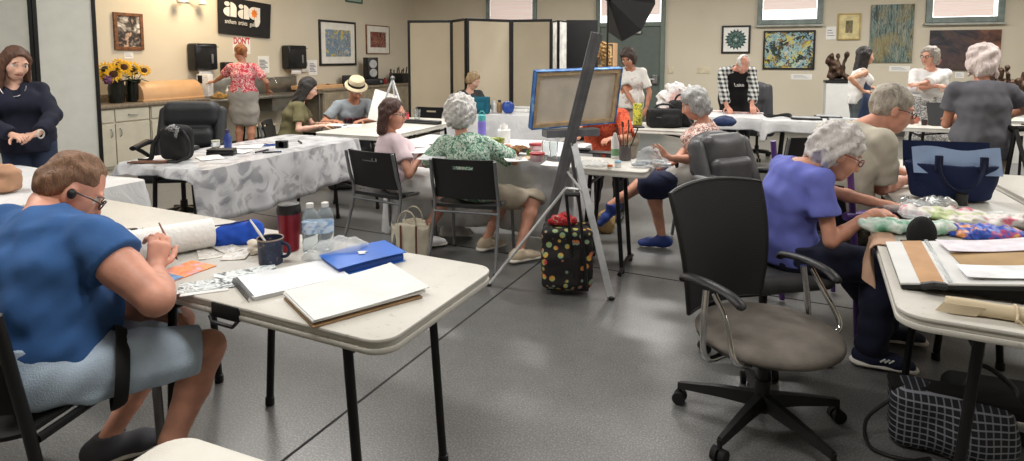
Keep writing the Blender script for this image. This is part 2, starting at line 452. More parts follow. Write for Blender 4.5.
# ---------------------------------------------------------------- windows, door
FRM = mat('window_frame_grey', (122, 134, 130), .5); SHADE = custom('roller_shade', lambda q: q.col(q.ramp(q.noise(q.map((1, 1, 30)), 2, 3).outputs[0], [(.35, (224, 205, 196)), (.65, (236, 222, 214))])), .9)
PANE = mat('daylight_pane', (255, 255, 255), .3, var=0, emit=2.2)
SHADE.node_tree.nodes['Principled BSDF'].inputs['Emission Color'].default_value = lin((232, 212, 204)); SHADE.node_tree.nodes['Principled BSDF'].inputs['Emission Strength'].default_value = .42
def window(n, pxl, pxr, pyb, ztop, shade_to):
    ul, zb = on_v(pxl, pyb, V1); ur, zb2 = on_v(pxr, pyb, V1); zb = (zb + zb2) / 2
    w = bpy.data.objects.new('window_%d' % n, None); C.objects.link(w); w['kind'] = 'structure'; w.rotation_euler = (0, 0, -YAW)
    f = .1; y0 = V1 - .07
    m = MB(); m.box(ul, ul + f, y0, V1, zb, ztop, .008).box(ur - f, ur, y0, V1, zb, ztop, .008).box(ul + f, ur - f, y0, V1, zb, zb + f, .008).box(ul + f, ur - f, y0, V1, ztop - f, ztop, .008); struct('frame', m, FRM, w)
    struct('sill', MB().box(ul - .03, ur + .03, y0 - .03, V1, zb - .045, zb - .005, .006), mat('sill_grey', (165, 168, 160), .5), w)
    struct('pane', MB().box(ul + f, ur - f, V1 - .03, V1 - .01, zb + f, ztop - f), PANE, w)
    zs = zb + f + shade_to
    struct('shade', MB().box(ul + f + .01, ur - f - (.01 if n != 4 else .06), V1 - .05, V1 - .04, zs, ztop - f), SHADE, w)
    return w
window(1, 487, 537, 26, 3.2, .02)
window(3, 757, 822, 24.5, 3.3, .19)
window(4, 925, 1003, 22.5, 3.3, .01)
GREEN = mat('door_green', (92, 102, 96), .5, var=.03); GREEN2 = mat('door_frame_green', (108, 120, 112), .5, var=.03)
STEEL = mat('brushed_steel', (170, 172, 172), .35, 1.0); CHROME = mat('chrome', (215, 216, 218), .12, 1.0, var=0)
BLACK = mat('black_plastic', (22, 22, 23), .45); BLACKM = mat('matte_black', (16, 16, 17), .8); GREYM = mat('grey_metal', (120, 122, 124), .4, .7)
WHITE = mat('white_paint', (222, 221, 216), .5); PAPER = mat('paper_white', (236, 235, 230), .8, var=.03)
dl = on_v(600, 90, V1)[0]; dr = on_v(660, 90, V1)[0]; dh = 2.16
d = bpy.data.objects.new('door_1', None); C.objects.link(d); d['kind'] = 'structure'; d.rotation_euler = (0, 0, -YAW)
struct('door_leaf', MB().box(dl, dr, V1 - .05, V1, .01, dh, .005), GREEN, d)
m = MB(); m.box(dl - .09, dl, V1 - .09, V1, 0, 3.1, .006).box(dr, dr + .09, V1 - .09, V1, 0, 3.1, .006).box(dl, dr, V1 - .09, V1, dh, dh + .09, .006).box(dl, dr, V1 - .09, V1, 3.01, 3.1, .006); struct('door_frame', m, GREEN2, d)
struct('transom_pane', MB().box(dl, dr, V1 - .04, V1 - .02, dh + .09, 3.01), PANE, d)
struct('transom_shade', MB().box(dl + .02, dr - .02, V1 - .06, V1 - .05, dh + .24, 3.01), SHADE, d)
m = MB(); m.tube([(dl + .15, V1 - .12, 1.02), (dr - .1, V1 - .12, 1.02)], .024, 10); m.box(dl + .1, dl + .2, V1 - .13, V1 - .05, .95, 1.09, .01).box(dr - .15, dr - .04, V1 - .14, V1 - .05, .93, 1.12, .01); struct('push_bar', m, STEEL, d)
struct('door_closer', MB().box((dl + dr) / 2 - .1, (dl + dr) / 2 + .25, V1 - .13, V1 - .05, dh - .16, dh - .08, .01), mat('closer_aluminium', (176, 178, 174), .4, .6), d)
# ---------------------------------------------------------------- things fixed to walls
def wall_frame(name, on, wall, pl, pr, pt, pb, tilt=0):
    """returns centre, width, height in the frame of the wall"""
    a, zt = on(pl, pt, wall); b, zt2 = on(pr, pt, wall); a2, zb = on(pl, pb, wall); b2, zb2 = on(pr, pb, wall)
    return ((a + b + a2 + b2) / 4, (zt + zt2 + zb + zb2) / 4, (b + b2 - a - a2) / 2, (zt + zt2 - zb - zb2) / 2)
def on_wall(name, label, cat, side, pl, pr, pt, pb, tilt=0, group=None, off=0.0):
    if side == 'b':
        c, z, w, h = wall_frame(name, on_v, V1, pl, pr, pt, pb); p = RW(c, V1 - off, z); rz = -YAW
    else:
        c, z, w, h = wall_frame(name, on_u, U0, pl, pr, pt, pb); p = RW(U0 + off, c, z); rz = -YAW + math.pi / 2
    t = thing(name, label, cat, p, rz, group); t.rotation_euler = (0, tilt, rz); return t, abs(w), abs(h)     # local: x right, -y to the room, z up
def picture(label, side, pl, pr, pt, pb, art, frame=None, fw=.03, mount=None, mw=0, cat='painting', name='framed_painting', tilt=0, depth=.035):
    t, w, h = on_wall(name, label, cat, side, pl, pr, pt, pb, tilt)
    x, z = w / 2, h / 2
    if frame:
        m = MB(); m.box(-x, -x + fw, -depth, 0, -z, z, .004).box(x - fw, x, -depth, 0, -z, z, .004).box(-x + fw, x - fw, -depth, 0, z - fw, z, .004).box(-x + fw, x - fw, -depth, 0, -z, -z + fw, .004)
        m.build('frame', frame, t, smooth=False)
    else: fw = 0
    if mount: MB().box(-x + fw, x - fw, -depth + .012, -.002, -z + fw, z - fw).build('mount', mount, t, smooth=False)
    i = fw + mw; d_ = -depth + (.008 if mount else .012 if frame else 0)
    MB().box(-x + i, x - i, d_, -.004 if not mount else -depth + .0125, -z + i, z - i).build('artwork' if frame else 'canvas', art, t, smooth=False)
    return t, w, h
def palette(name, cols, scale=4, stretch=(1, 1, 1), dist=1.5, detail=5, vor=0, src='Object'):
    def f(q):
        v = q.map(stretch, src=src)
        if vor:
            x = q.node('ShaderNodeTexVoronoi'); x.inputs['Scale'].default_value = vor
            n = q.noise(v, scale, 4, .6, dist); mx = q.node('ShaderNodeMix', data_type='RGBA'); mx.inputs[0].default_value = .32; q.link(v, mx.inputs[6]); q.link(n.outputs['Color'], mx.inputs[7]); q.link(mx.outputs[2], x.inputs['Vector'])
            sp = q.node('ShaderNodeSeparateColor'); q.link(x.outputs['Color'], sp.inputs[0]); fac = sp.outputs[0]
        else:
            n = q.noise(v, scale, detail, .62, dist); mr = q.node('ShaderNodeMapRange'); mr.inputs[1].default_value = .36; mr.inputs[2].default_value = .64; q.link(n.outputs[0], mr.inputs[0]); fac = mr.outputs[0]
        k = len(cols); q.col(q.ramp(fac, [((i + .5) / k, c) for i, c in enumerate(cols)], 'CONSTANT' if vor else 'LINEAR'))
    return custom(name, f, .55)
FBLK = mat('frame_black', (30, 28, 27), .4); FWOOD = mat('frame_walnut', (112, 72, 42), .45, nscale=20, var=.25); FGOLD = mat('frame_gilt', (172, 150, 92), .4, .4)
MOUNT = mat('picture_mount', (226, 222, 212), .8, var=.03)
# back wall pictures
A1 = palette('art_mosaic', [(34, 38, 32), (150, 180, 190), (60, 80, 66), (206, 186, 76), (126, 166, 180), (36, 46, 38), (176, 196, 170), (150, 116, 56), (210, 208, 186)], 7, vor=20)
picture('colourful mosaic-like abstract painting in thin dark frame under the blind-covered window', 'b', 763, 815, 30.5, 69.5, A1, FBLK, .035)
t, w, h = picture('square picture of a dark green rosette on white in black frame', 'b', 721.5, 750.5, 25.5, 53.5, PAPER, FBLK, .04, name='framed_print', cat='print')
def petals(k, r0, r1, wd, ph):
    out = []
    for i in range(k):
        a = 2 * math.pi * i / k + ph; c, s_ = math.cos(a), math.sin(a)
        out.append([(r0 * c, r0 * s_), ((r0 + r1) / 2 * c - wd * s_, (r0 + r1) / 2 * s_ + wd * c), (r1 * c, r1 * s_), ((r0 + r1) / 2 * c + wd * s_, (r0 + r1) / 2 * s_ - wd * c)])
    return out
mm = MB(); rr = min(w, h) * .385
for j, (k, r0, r1, wd) in enumerate(((18, .45, 1, .15), (16, .3, .82, .13), (12, .12, .6, .11), (8, .04, .34, .07))):
    for pl in petals(k, r0 * rr, r1 * rr, wd * rr, j * .2): mm.m(j % 2).prism(pl, .023 + j * .0012, .0242 + j * .0012, plane='xz')
for v in mm.bm.verts: v.co.y = -v.co.y
mm.build('rosette', [mat('rosette_green', (44, 70, 66), .6), mat('rosette_pale', (82, 112, 106), .6)], t, smooth=False)
A3 = palette('art_woodland', [(30, 34, 24), (86, 92, 50), (140, 120, 70), (60, 60, 80), (170, 150, 110)], 7)
picture('small woodland picture with wide cream mount in a thin gilt frame', 'b', 837.5, 860.5, 13.5, 40, A3, FGOLD, .025, mat('cream_mount', (214, 200, 150), .8), .11)
def art_birch(q):
    v = q.map((9, 1, 1.1)); n = q.noise(v, 1.9, 5, .62, .6); n2 = q.noise(q.map(), 2.2, 4)
    a = q.ramp(n.outputs[0], [(.36, (22, 28, 26)), (.44, (60, 84, 84)), (.49, (126, 146, 134)), (.53, (36, 50, 56)), (.58, (150, 156, 140)), (.66, (50, 52, 36))])
    q.col(q.mix(q.ramp(n2.outputs[0], [(.48, (0, 0, 0)), (.62, (190, 190, 190))]), a, (158, 134, 66)))
picture('tall unframed abstract canvas of dark green and teal vertical streaks', 'b', 870, 913, 4.5, 62.5, custom('art_streaks', art_birch, .5), None, name='canvas_painting')
def art_dark(q):
    v = q.map((1, 1, 1.6), (0, .5, 0)); n = q.noise(v, 1.6, 6, .65, 1.2); sx = q.node('ShaderNodeSeparateXYZ'); q.link(q.tc.outputs['Object'], sx.inputs[0])
    a = q.ramp(n.outputs[0], [(.36, (26, 26, 34)), (.46, (58, 52, 60)), (.53, (84, 66, 60)), (.58, (48, 42, 50)), (.66, (196, 120, 110))])
    b = q.ramp(n.outputs[0], [(.38, (74, 44, 28)), (.5, (128, 72, 44)), (.62, (196, 140, 96))])
    f = q.node('ShaderNodeMapRange'); f.inputs[1].default_value = .0; f.inputs[2].default_value = .8; q.link(sx.outputs[0], f.inputs[0]); q.col(q.mix(f.outputs[0], a, b))
picture('wide unframed canvas of dark purple and rust brown swirls', 'b', 929, 1000, 30, 70.5, custom('art_swirls', art_dark, .5), None, name='canvas_painting')
# left wall pictures
A5 = palette('art_townscape', [(206, 182, 70), (186, 170, 120), (96, 132, 156), (130, 150, 166), (70, 90, 120), (196, 200, 194), (110, 100, 96)], 5)
picture('large townscape in blues and yellow in black frame with white mount', 'l', 318.5, 355, 21, 65.5, A5, FBLK, .045, MOUNT, .14)
A6 = palette('art_redroom', [(60, 30, 30), (140, 60, 50), (90, 70, 70), (180, 120, 90), (60, 50, 60)], 6)
picture('small reddish brown picture with white mount above the speaker', 'l', 365.5, 388.5, 25.5, 54, A6, FWOOD, .02, MOUNT, .13)
t, w, h = picture('dark photograph of two faces in walnut frame above the sunflowers', 'l', 113, 142, 13, 50, palette('art_photo', [(222, 220, 214), (150, 140, 130), (60, 52, 48), (30, 26, 25), (190, 160, 140)], 4, dist=.4), FWOOD, .045, tilt=0, name='framed_photo', cat='photo')
# the banner
t, w, h = on_wall('hanging_banner', 'black cloth banner with rounded white lettering and an orange burst', 'banner', 'l', 216.5, 269, 0, 36, R(3), off=.01)
BAN = mat('banner_black', (30, 29, 31), .85, bump=.1, bscale=300)
MB().grid(lambda a, b: ((a - .5) * w * (1.02 - .04 * (1 - b)), -.02 - .008 * math.sin(a * 9) * (1 - b), (b - .5) * h), 12, 6, .004).build('cloth', BAN, t)
LET = mat('banner_white', (235, 232, 224), .7, var=.02); ORG = mat('banner_orange', (232, 130, 44), .7)
def plate(pl, y=-.034): return [(a * w, b * h) for a, b in pl]
def arcp(cx, cz, rx, rz, a0, a1, n=10): return [(cx + rx * math.cos(R(a0 + (a1 - a0) * i / n)), cz + rz * math.sin(R(a0 + (a1 - a0) * i / n))) for i in range(n + 1)]
lm = MB()
def stencil_a(x0, wd, zb, zt):
    hh = zt - zb
    lm.prism(plate(arcp(x0 + wd * .27, zt - hh * .15, wd * .2, hh * .16, 0, 360, 14)[:-1]), .033, .037, plane='xz')               # ball
    lm.prism(plate(arcp(x0 + wd * .46, zb + hh * .32, wd * .46, hh * .33, 90, 270, 12) + [(x0 + wd * .46, zb)]), .033, .037, plane='xz')   # bowl
    lm.prism(plate([(x0 + wd * .53, zb), (x0 + wd, zb)] + arcp(x0 + wd * .53, zt - hh * .4, wd * .47, hh * .4, 0, 90, 10)), .033, .037, plane='xz')   # stem
stencil_a(-.415, .235, -.02, .37); stencil_a(-.155, .215, -.035, .35)
lm.prism(plate(arcp(.155, .155, .115, .18, 90, 270, 14)), .033, .037, plane='xz')
lm.prism(plate([(.16, .335), (.27, .33), (.272, -.02)] + arcp(.2, -.02, .075, .2, 0, -100, 8) + [(.17, -.12), (.16, .06)]), .033, .037, plane='xz')
for v in lm.bm.verts: v.co.y = -v.co.y
lm.build('lettering', LET, t, smooth=False)
bm_ = MB(); st = []
for i in range(16):
    r_ = .105 if i % 2 == 0 else .07; st.append((.155 * w + r_ * h * 1.15 * math.cos(i * math.pi / 8), .15 * h + r_ * 1.25 * h * math.sin(i * math.pi / 8)))
bm_.prism(st, .038, .041, plane='xz')
for v in bm_.bm.verts: v.co.y = -v.co.y
bm_.build('orange_burst', ORG, t, smooth=False)
for wd_, x_ in (('anthem', -.285), ('artists', -.06), ('guild', .135)): text_mesh('small_lettering', wd_, .105, LET, t, (x_ * w, -.036, -.16 * h), (R(90), 0, 0), sx=.74)
# notices, dispensers, plates
def card(label, side, pl, pr, pt, pb, group=None, name='wall_card', cat='card', lines=3, ink=(120, 120, 130), off=0, tilt=0):
    t, w, h = on_wall(name, label, cat, side, pl, pr, pt, pb, tilt, group)
    MB().box(-w / 2, w / 2, -.006, 0, -h / 2, h / 2).build('sheet', PAPER, t, smooth=False)
    mm = MB()
    for i in range(lines):
        z = h * (.3 - .6 * (i + .5) / lines); mm.box(-w * .38, w * (.1 + .25 * ((i * 7) % 3) / 2), -.0075, -.006, z - h * .025, z + h * .025)
    mm.build('print', mat('ink_%d_%d_%d' % ink, ink, .8), t, smooth=False); return t, w, h
card('small white caption card directly below the walnut framed photograph', 'l', 124, 133, 52, 58.5)
card('white information card between the mosaic painting and the gilt-framed picture', 'b', 826, 836, 26.5, 39.5)
card('white caption card below right of the mosaic abstract painting', 'b', 791, 812, 74, 79.5)
card('white caption card below the tall streaked canvas', 'b', 889, 910, 66, 71.5)
card('white caption card below left corner of the rust and purple canvas', 'b', 955, 964, 72, 78)
t, w, h = on_wall('wall_notice', 'white notice with red lettering above the woman in the floral blouse', 'notice', 'l', 233, 250, 38, 54)
MB().box(-w / 2, w / 2, -.006, 0, -h / 2, h / 2).build('sheet', PAPER, t, smooth=False)
text_mesh('red_lettering', "DON'T", .145, mat('notice_red', (190, 40, 50), .7), t, (0, -.008, h * .3), (R(90), 0, 0), sx=.78, bold=.004)
card('white printed notice to the right of the woman in the floral blouse', 'l', 258, 269, 56, 73, lines=7, name='wall_notice', cat='notice')
card('printed notice in thin frame right of the white wall thermostat', 'l', 308.5, 317, 60, 75, lines=6, name='wall_notice', cat='notice')
t, w, h = on_wall('thermostat', 'small white wall thermostat box between dispenser and framed notice', 'thermostat', 'l', 300, 307, 60, 72)
MB().box(-w / 2, w / 2, -.05, 0, -h / 2, h / 2, .01).build('case', WHITE, t); MB().box(-w * .25, w * .25, -.054, -.049, 0, h * .3, .002).build('display', mat('lcd_grey', (120, 130, 120), .3), t)
DISP = mat('dispenser_smoke', (26, 27, 30), .22, var=.15)
def dispenser(label, pl, pr, pt, pb):
    t, w, h = on_wall('towel_dispenser', label, 'dispenser', 'l', pl, pr, pt, pb, group='black paper towel dispensers')
    MB().box(-w / 2, w / 2, -.2, 0, -h / 2, h / 2, .035, 3).build('housing', DISP, t)
    MB().box(w * .18, w * .26, -.212, -.196, -h * .25, h * .1, .004).build('level_window', mat('window_grey', (120, 122, 126), .3), t)
    MB().box(-w * .5, w * .5, -.21, -.195, h * .36, h * .385).build('seam', BLACKM, t)
    MB().grid(lambda a, b: ((a - .5) * w * .55, -.12 - .02 * math.sin(b * 3), -h / 2 - .09 * b), 4, 4, .003).build('paper_tongue', PAPER, t)
dispenser('black paper towel dispenser above the white box, left of woman in floral blouse', 186.5, 209, 43.5, 70)
dispenser('black paper towel dispenser right of the woman in the floral blouse', 281, 299, 45.5, 69)
t, w, h = on_wall('soap_dispenser', 'small black soap dispenser behind the floral-bloused woman', 'dispenser', 'l', 219.5, 229, 62, 73)
MB().box(-w / 2, w / 2, -.11, 0, -h / 2, h / 2, .02).build('housing', BLACK, t); MB().box(-w * .3, w * .3, -.125, -.1, -h / 2 - .02, -h / 2 + .03, .006).build('push_lever', GREYM, t)
for pl, pr, lb in ((668, 674, 'beige switch plate nearest the green door'), (697, 710, 'wide beige switch plate right of the first one, near rosette picture')):
    t, w, h = on_wall('switch_plate', lb, 'switch', 'b', pl, pr, 67, 73.5); MB().box(-w / 2, w / 2, -.012, 0, -h / 2, h / 2, .003).build('plate', mat('switch_ivory', (205, 194, 168), .5), t)
    for i in range(2): MB().box(w * (-.25 + .5 * i) - .012, w * (-.25 + .5 * i) + .012, -.02, -.01, -.035, .035, .002).build('rocker', mat('switch_ivory', (205, 194, 168), .5), t)
t, w, h = on_wall('exit_plaque', 'small green plaque high on the left wall above the townscape', 'plaque', 'l', 345, 362, -5, 3); MB().box(-w / 2, w / 2, -.02, 0, -h / 2, h / 2, .004).build('plate', mat('plaque_green', (70, 96, 84), .5), t)
MB().box(-w * .4, w * .4, -.022, -.019, -h * .3, h * .3).build('face_panel', mat('plaque_pale', (150, 170, 156), .5), t)
t, w, h = on_wall('wall_lamp', 'small white wall lamp high on the left wall beside the banner', 'lamp', 'l', 172, 198, -6, 4)
MB().box(-.06, .06, -.03, 0, -.05, .08, .01).build('backplate', WHITE, t)
for sx in (-1, 1):
    m = MB(); m.tube([(sx * .03, -.03, .0), (sx * .12, -.1, .0), (sx * .17, -.12, -.02)], .012, 8); m.build('arm', WHITE, t)
    MB().lathe([(.03, .05), (.055, .0), (.06, -.04), (.045, -.05)], 16, (sx * .19, -.13, -.03)).build('lamp_head', WHITE, t)
# ================================================================ FURNITURE
PLAS = mat('table_plastic', (206, 203, 194), .42, var=.06, nscale=6, bump=.1, bscale=260)
def table_top_mat(q):
    v = q.map(); n = q.noise(v, 3.5, 5, .65); n2 = q.noise(v, 38, 5, .75)
    a = q.ramp(n.outputs[0], [(.3, (180, 177, 167)), (.7, (204, 200, 191))]); b = q.ramp(n2.outputs[0], [(.3, (128, 124, 114)), (.4, (196, 193, 185)), (1, (204, 201, 194))])
    q.col(q.mix(.55, a, b)); q.bump(q.noise(v, 240, 2).outputs[0], .1, .003)
PLASTOP = custom('table_plastic_worn', table_top_mat, .4)
LEGM = mat('leg_powder_black', (26, 26, 27), .4, .3); LEGG = mat('leg_grey', (128, 130, 132), .38, .6)
def folding_table(label, c, L, W, rz=-YAW, H=.74, group=None, legs=LEGM, foot=False, hide_top=False, rad=.06, handle=False, topm=None):
    t = thing('folding_table', label, 'table', (c[0], c[1], 0), rz, group)
    m = MB(); m.prism(rrect(-L / 2, L / 2, -W / 2, W / 2, rad, 6), H - .014, H, .005)
    m.prism(rrect(-L / 2 + .004, L / 2 - .004, -W / 2 + .004, W / 2 - .004, rad, 6), H - .028, H - .013, .003)
    m.prism(rrect(-L / 2, L / 2, -W / 2, W / 2, rad, 6), H - .046, H - .027, .005)
    m.build('tabletop', topm or PLASTOP, t)
    for sx in (-1, 1):
        x = sx * (L / 2 - .22); xf = sx * (L / 2 - .17)
        for sy in (-1, 1):
            y = sy * (W / 2 - .1)
            m = MB(); m.cyl((x, y, H - .046), (xf, y, .012), .0155, n=10)
            lg = m.build('leg', legs, t)
            MB().lathe([(.018, 0), (.02, .006), (.019, .035), (.016, .037)], 12, (xf, y, 0)).build('foot_cap', BLACK, lg)
        m = MB(); m.tube([(x, -(W / 2 - .1), H - .12), (x, W / 2 - .1, H - .12)], .012, 8); m.build('crossbar', legs, t)
        m = MB(); m.tube([(x, 0, H - .12), (sx * .12, 0, H - .05)], .009, 8); m.build('brace', legs, t)
        if foot:
            m = MB(); m.tube(bez([(xf, -W / 2 + .02, .015), (xf, -W / 2 + .1, .05), (xf, W / 2 - .1, .05), (xf, W / 2 - .02, .015)], 10), .016, 8); m.build('foot_bar', legs, t)
    if handle:
        m = MB(); m.box(-.06, .06, -W / 2 - .004, -W / 2 + .012, H - .05, H - .004, .003); hb = MB()
        m.build('handle_recess', BLACKM, t)
        hb.tube([(-.06, -W / 2 - .008, H - .046), (-.045, -W / 2 - .012, H - .062), (.045, -W / 2 - .012, H - .062), (.06, -W / 2 - .008, H - .046)], .006, 8); hb.build('handle', BLACK, t)
    return t
def cen(p, a, b): return p + U * a + V * b
def tablecloth(label, c, L, W, drops, m, rz=-YAW, z=.745, seed=0, wave=.02, name='tablecloth', cat='tablecloth', group=None, over=.01, nper=160, corner=.05, sag=0.0):
    """drops: (x-, x+, y-, y+) hang on each side"""
    rs = random.Random(seed); ph = [rs.uniform(0, 6.28) for _ in range(8)]
    hx, hy = L / 2 + over, W / 2 + over; r = .04
    per = []; cps = rrect(-hx, hx, -hy, hy, r, 5); tot = 0; seg = []
    for i in range(len(cps)):
        a, b = cps[i], cps[(i + 1) % len(cps)]; l = math.dist(a, b); seg.append((a, b, l, tot)); tot += l
    for k in range(nper):
        s = tot * k / nper
        for a, b, l, t0 in seg:
            if t0 <= s <= t0 + l + 1e-9:
                f = (s - t0) / max(l, 1e-9); x = a[0] + (b[0] - a[0]) * f; y = a[1] + (b[1] - a[1]) * f; break
        wx0, wx1, wy0, wy1 = (max(0, 1 - (x + hx) / .14), max(0, 1 - (hx - x) / .14), max(0, 1 - (y + hy) / .14), max(0, 1 - (hy - y) / .14))
        on = [abs(x + hx) < .03, abs(x - hx) < .03, abs(y + hy) < .03, abs(y - hy) < .03]
        dr = max([d for d, o in zip(drops, on) if o] or [max(drops)])
        cn = max(wx0, wx1) * max(wy0, wy1)
        nx, ny = x / hx, y / hy
        n_ = Vector((nx if abs(nx) > .97 else 0, ny if abs(ny) > .97 else 0)); n_ = n_.normalized() if n_.length else Vector((nx, ny)).normalized()
        per.append((x, y, n_, dr, cn, s))
    vs = []; fs = []
    nr = 8; top = 6
    for i in range(top):                 # inner rings
        f = (i + 1) / top
        for x, y, n_, dr, cn, s in per:
            zz = z + .0025 * math.sin(x * 17 + ph[0]) * math.sin(y * 15 + ph[1]) - sag * (1 - f) ** .5
            vs.append((x * f, y * f, zz))
    for j in range(1, nr + 1):
        f = j / nr
        for x, y, n_, dr, cn, s in per:
            d = dr * (1 + .35 * cn + .05 * math.sin(s * 3 + ph[2])) * f
            w = wave * f * (math.sin(s * 11 + ph[3] + .8 * math.sin(s * 5 + ph[4])) + .5 * math.sin(s * 23 + ph[5])) + .012 * min(1, f * 4) + cn * corner * f
            vs.append((x + n_.x * w, y + n_.y * w, z - .004 - d))
    n = nper; ci = len(vs); vs.append((0, 0, z - sag))
    for k in range(n): fs.append((ci, k, (k + 1) % n))
    for j in range(top + nr - 1):
        for k in range(n): fs.append((j * n + k, (j + 1) * n + k, (j + 1) * n + (k + 1) % n, j * n + (k + 1) % n))
    mb = MB(); mb._add(vs, fs); o = mb.build(name, m, None, (c[0], c[1], 0), rz, True, 60)
    md = o.modifiers.new('thickness', 'SOLIDIFY'); md.thickness = .002; md.offset = 1
    return tag(o, label, cat, group)
# near left table and its neighbours
P1 = at(385, 344, .74)
T1L, T1W = 1.22, .65
U1 = Vector((math.cos(R(25.5)), -math.sin(R(25.5)), 0)); W1 = Vector((-U1.y, U1.x, 0))
folding_table('worn white folding table at front left with sketch pads and a side handle', P1 + U1 * (-T1L / 2) + W1 * (T1W / 2), T1L, T1W, rz=-R(25.5), handle=True, rad=.07)
folding_table('white folding table beyond the left end of the front one, carrying the paper towel roll', P1 + U1 * (-1.235 - .61) + W1 * (T1W / 2 + .03), 1.22, T1W, rz=-R(25.5))
P0 = at(177, 431, .74)
folding_table('bare white folding table corner at the bottom edge, nearest the camera', cen(P0, .61, -.36), 1.22, .72, topm=PLAS)
# right tables
P2 = Vector((1.15, 1.73, .74)); U2 = Vector((math.cos(R(27)), -math.sin(R(27)), 0)); V2 = Vector((-U2.y, U2.x, 0))
folding_table('white folding table at front right under the open portfolio', P2 + U2 * .42 + V2 * .62, .84, 1.24, rz=-R(27), rad=.08)
folding_table('white folding table in front of the man in beige shirt, behind the navy tote', cen(P2, .29 + .3, 1.32 + .915), .6, 1.83)
folding_table('white folding table at the right edge beyond a narrow seam from the tote table', cen(P2, .955 + .38, .9 + .915), .76, 1.83)
# floral clothed table on the left
PL = at(203, 171, .745)
def cloth_floral(q):
    v = q.map(); n = q.noise(v, 5.5, 4, .55, 1.0); x = q.node('ShaderNodeTexVoronoi'); x.inputs['Scale'].default_value = 8; x.feature = 'SMOOTH_F1'; q.link(v, x.inputs['Vector'])
    a = q.ramp(x.outputs['Distance'], [(.1, (128, 130, 138)), (.3, (176, 178, 182)), (.45, (210, 211, 213)), (.7, (218, 218, 218))])
    b = q.ramp(n.outputs[0], [(.38, (116, 115, 122)), (.46, (206, 207, 210)), (.57, (216, 216, 218)), (.64, (140, 140, 147))])
    q.col(q.mix(.55, a, b)); q.bump(n.outputs[0], .15, .01)
CLF = custom('cloth_silver_floral', cloth_floral, .3)
def cloth_white(q):
    v = q.map(); n = q.noise(v, 5, 4, .6, .8); q.col(q.ramp(n.outputs[0], [(.3, (206, 207, 209)), (.7, (224, 224, 224))])); q.bump(n.outputs[0], .45, .03)
CLW = custom('cloth_white_plastic', cloth_white, .34)
TLL, TLW = 1.72, .84
cTL = cen(PL, -TLW / 2, TLL / 2)
folding_table('folding table under the silver floral cloth at left', cTL, TLW - .03, TLL - .03, H=.735)
tablecloth('silver grey floral plastic cloth on the table with the black bag', cTL, TLW, TLL, (.05, .36, .07, .3), CLF, seed=3, over=0, wave=.02)
# white clothed table beside the standing woman
PW = at(148, 180, .745)
cTW = cen(PW, -.915, -.38)
folding_table('folding table under the white plastic cloth at the left edge', cTW, 1.79, .74, H=.735)
tablecloth('white plastic cloth hanging off the table end near the woman in navy', cTW, 1.82, .76, (.2, .40, .26, .3), CLW, seed=5, wave=.025, corner=.1, over=0)
# centre table
PC = Vector((.42, 4.5, .745)); TCL = 1.62; cTC = cen(PC, -TCL / 2, .38)
folding_table('folding table under the long white cloth in the middle of the hall', cTC, TCL - .04, .74, H=.735)
tablecloth('long white plastic cloth reaching nearly to the floor behind the easel', cTC, TCL, .77, (.55, .62, .64, .4), CLW, seed=9, wave=.03, corner=.06, over=0, nper=220)
P3 = at(646, 172.5, .74)
folding_table('small bare white folding table with the clear plastic bag of supplies', cen(P3, -.31, .24), .62, .48, foot=True)
PM = at(313, 132.5, .74)
folding_table('white folding table where the woman in olive and the man in straw hat sit', cen(PM, .43, .85), .86, 1.7, topm=PLAS)
# far tables
PF1 = at(705, 132, .74)
folding_table('white folding table with black camera bags, left of the grey-haired woman', cen(PF1, -.8, .36), 1.6, .72, topm=PLAS)
PFP = at(704, 117, .745); cFP = cen(PFP, .36, .38)
folding_table('folding table under the white cloth where the man in plaid works', cFP, .68, .72, H=.735)
tablecloth('white cloth under the hands of the man in plaid', cFP, .72, .76, (.2, .2, .14, .2), CLW, seed=12, over=0, corner=.03)
PF2 = at(763, 120.5, .745); cF2 = cen(PF2, .58, .36)
folding_table('folding table under the white cloth behind the purple framed chair', cF2, 1.12, .70, H=.735)
tablecloth('white cloth on the table in front of the woman in denim apron', cF2, 1.16, .74, (.2, .2, .13, .2), CLW, seed=15, over=0, corner=.03)
PR = at(902, 127, .74)
folding_table('white folding table with the black tablet, in front of the woman with crossed arms', cen(PR, .915, .36), 1.83, .74, topm=PLAS)
PB = at(445, 113, .745); cB = cen(PB, .75, .36)
folding_table('folding table under the white cloth by the folding screen', cB, 1.56, .70, H=.735)
tablecloth('white cloth on the table in front of the folding screen', cB, 1.6, .74, (.3, .3, .42, .3), CLW, seed=17, over=0, corner=.03)
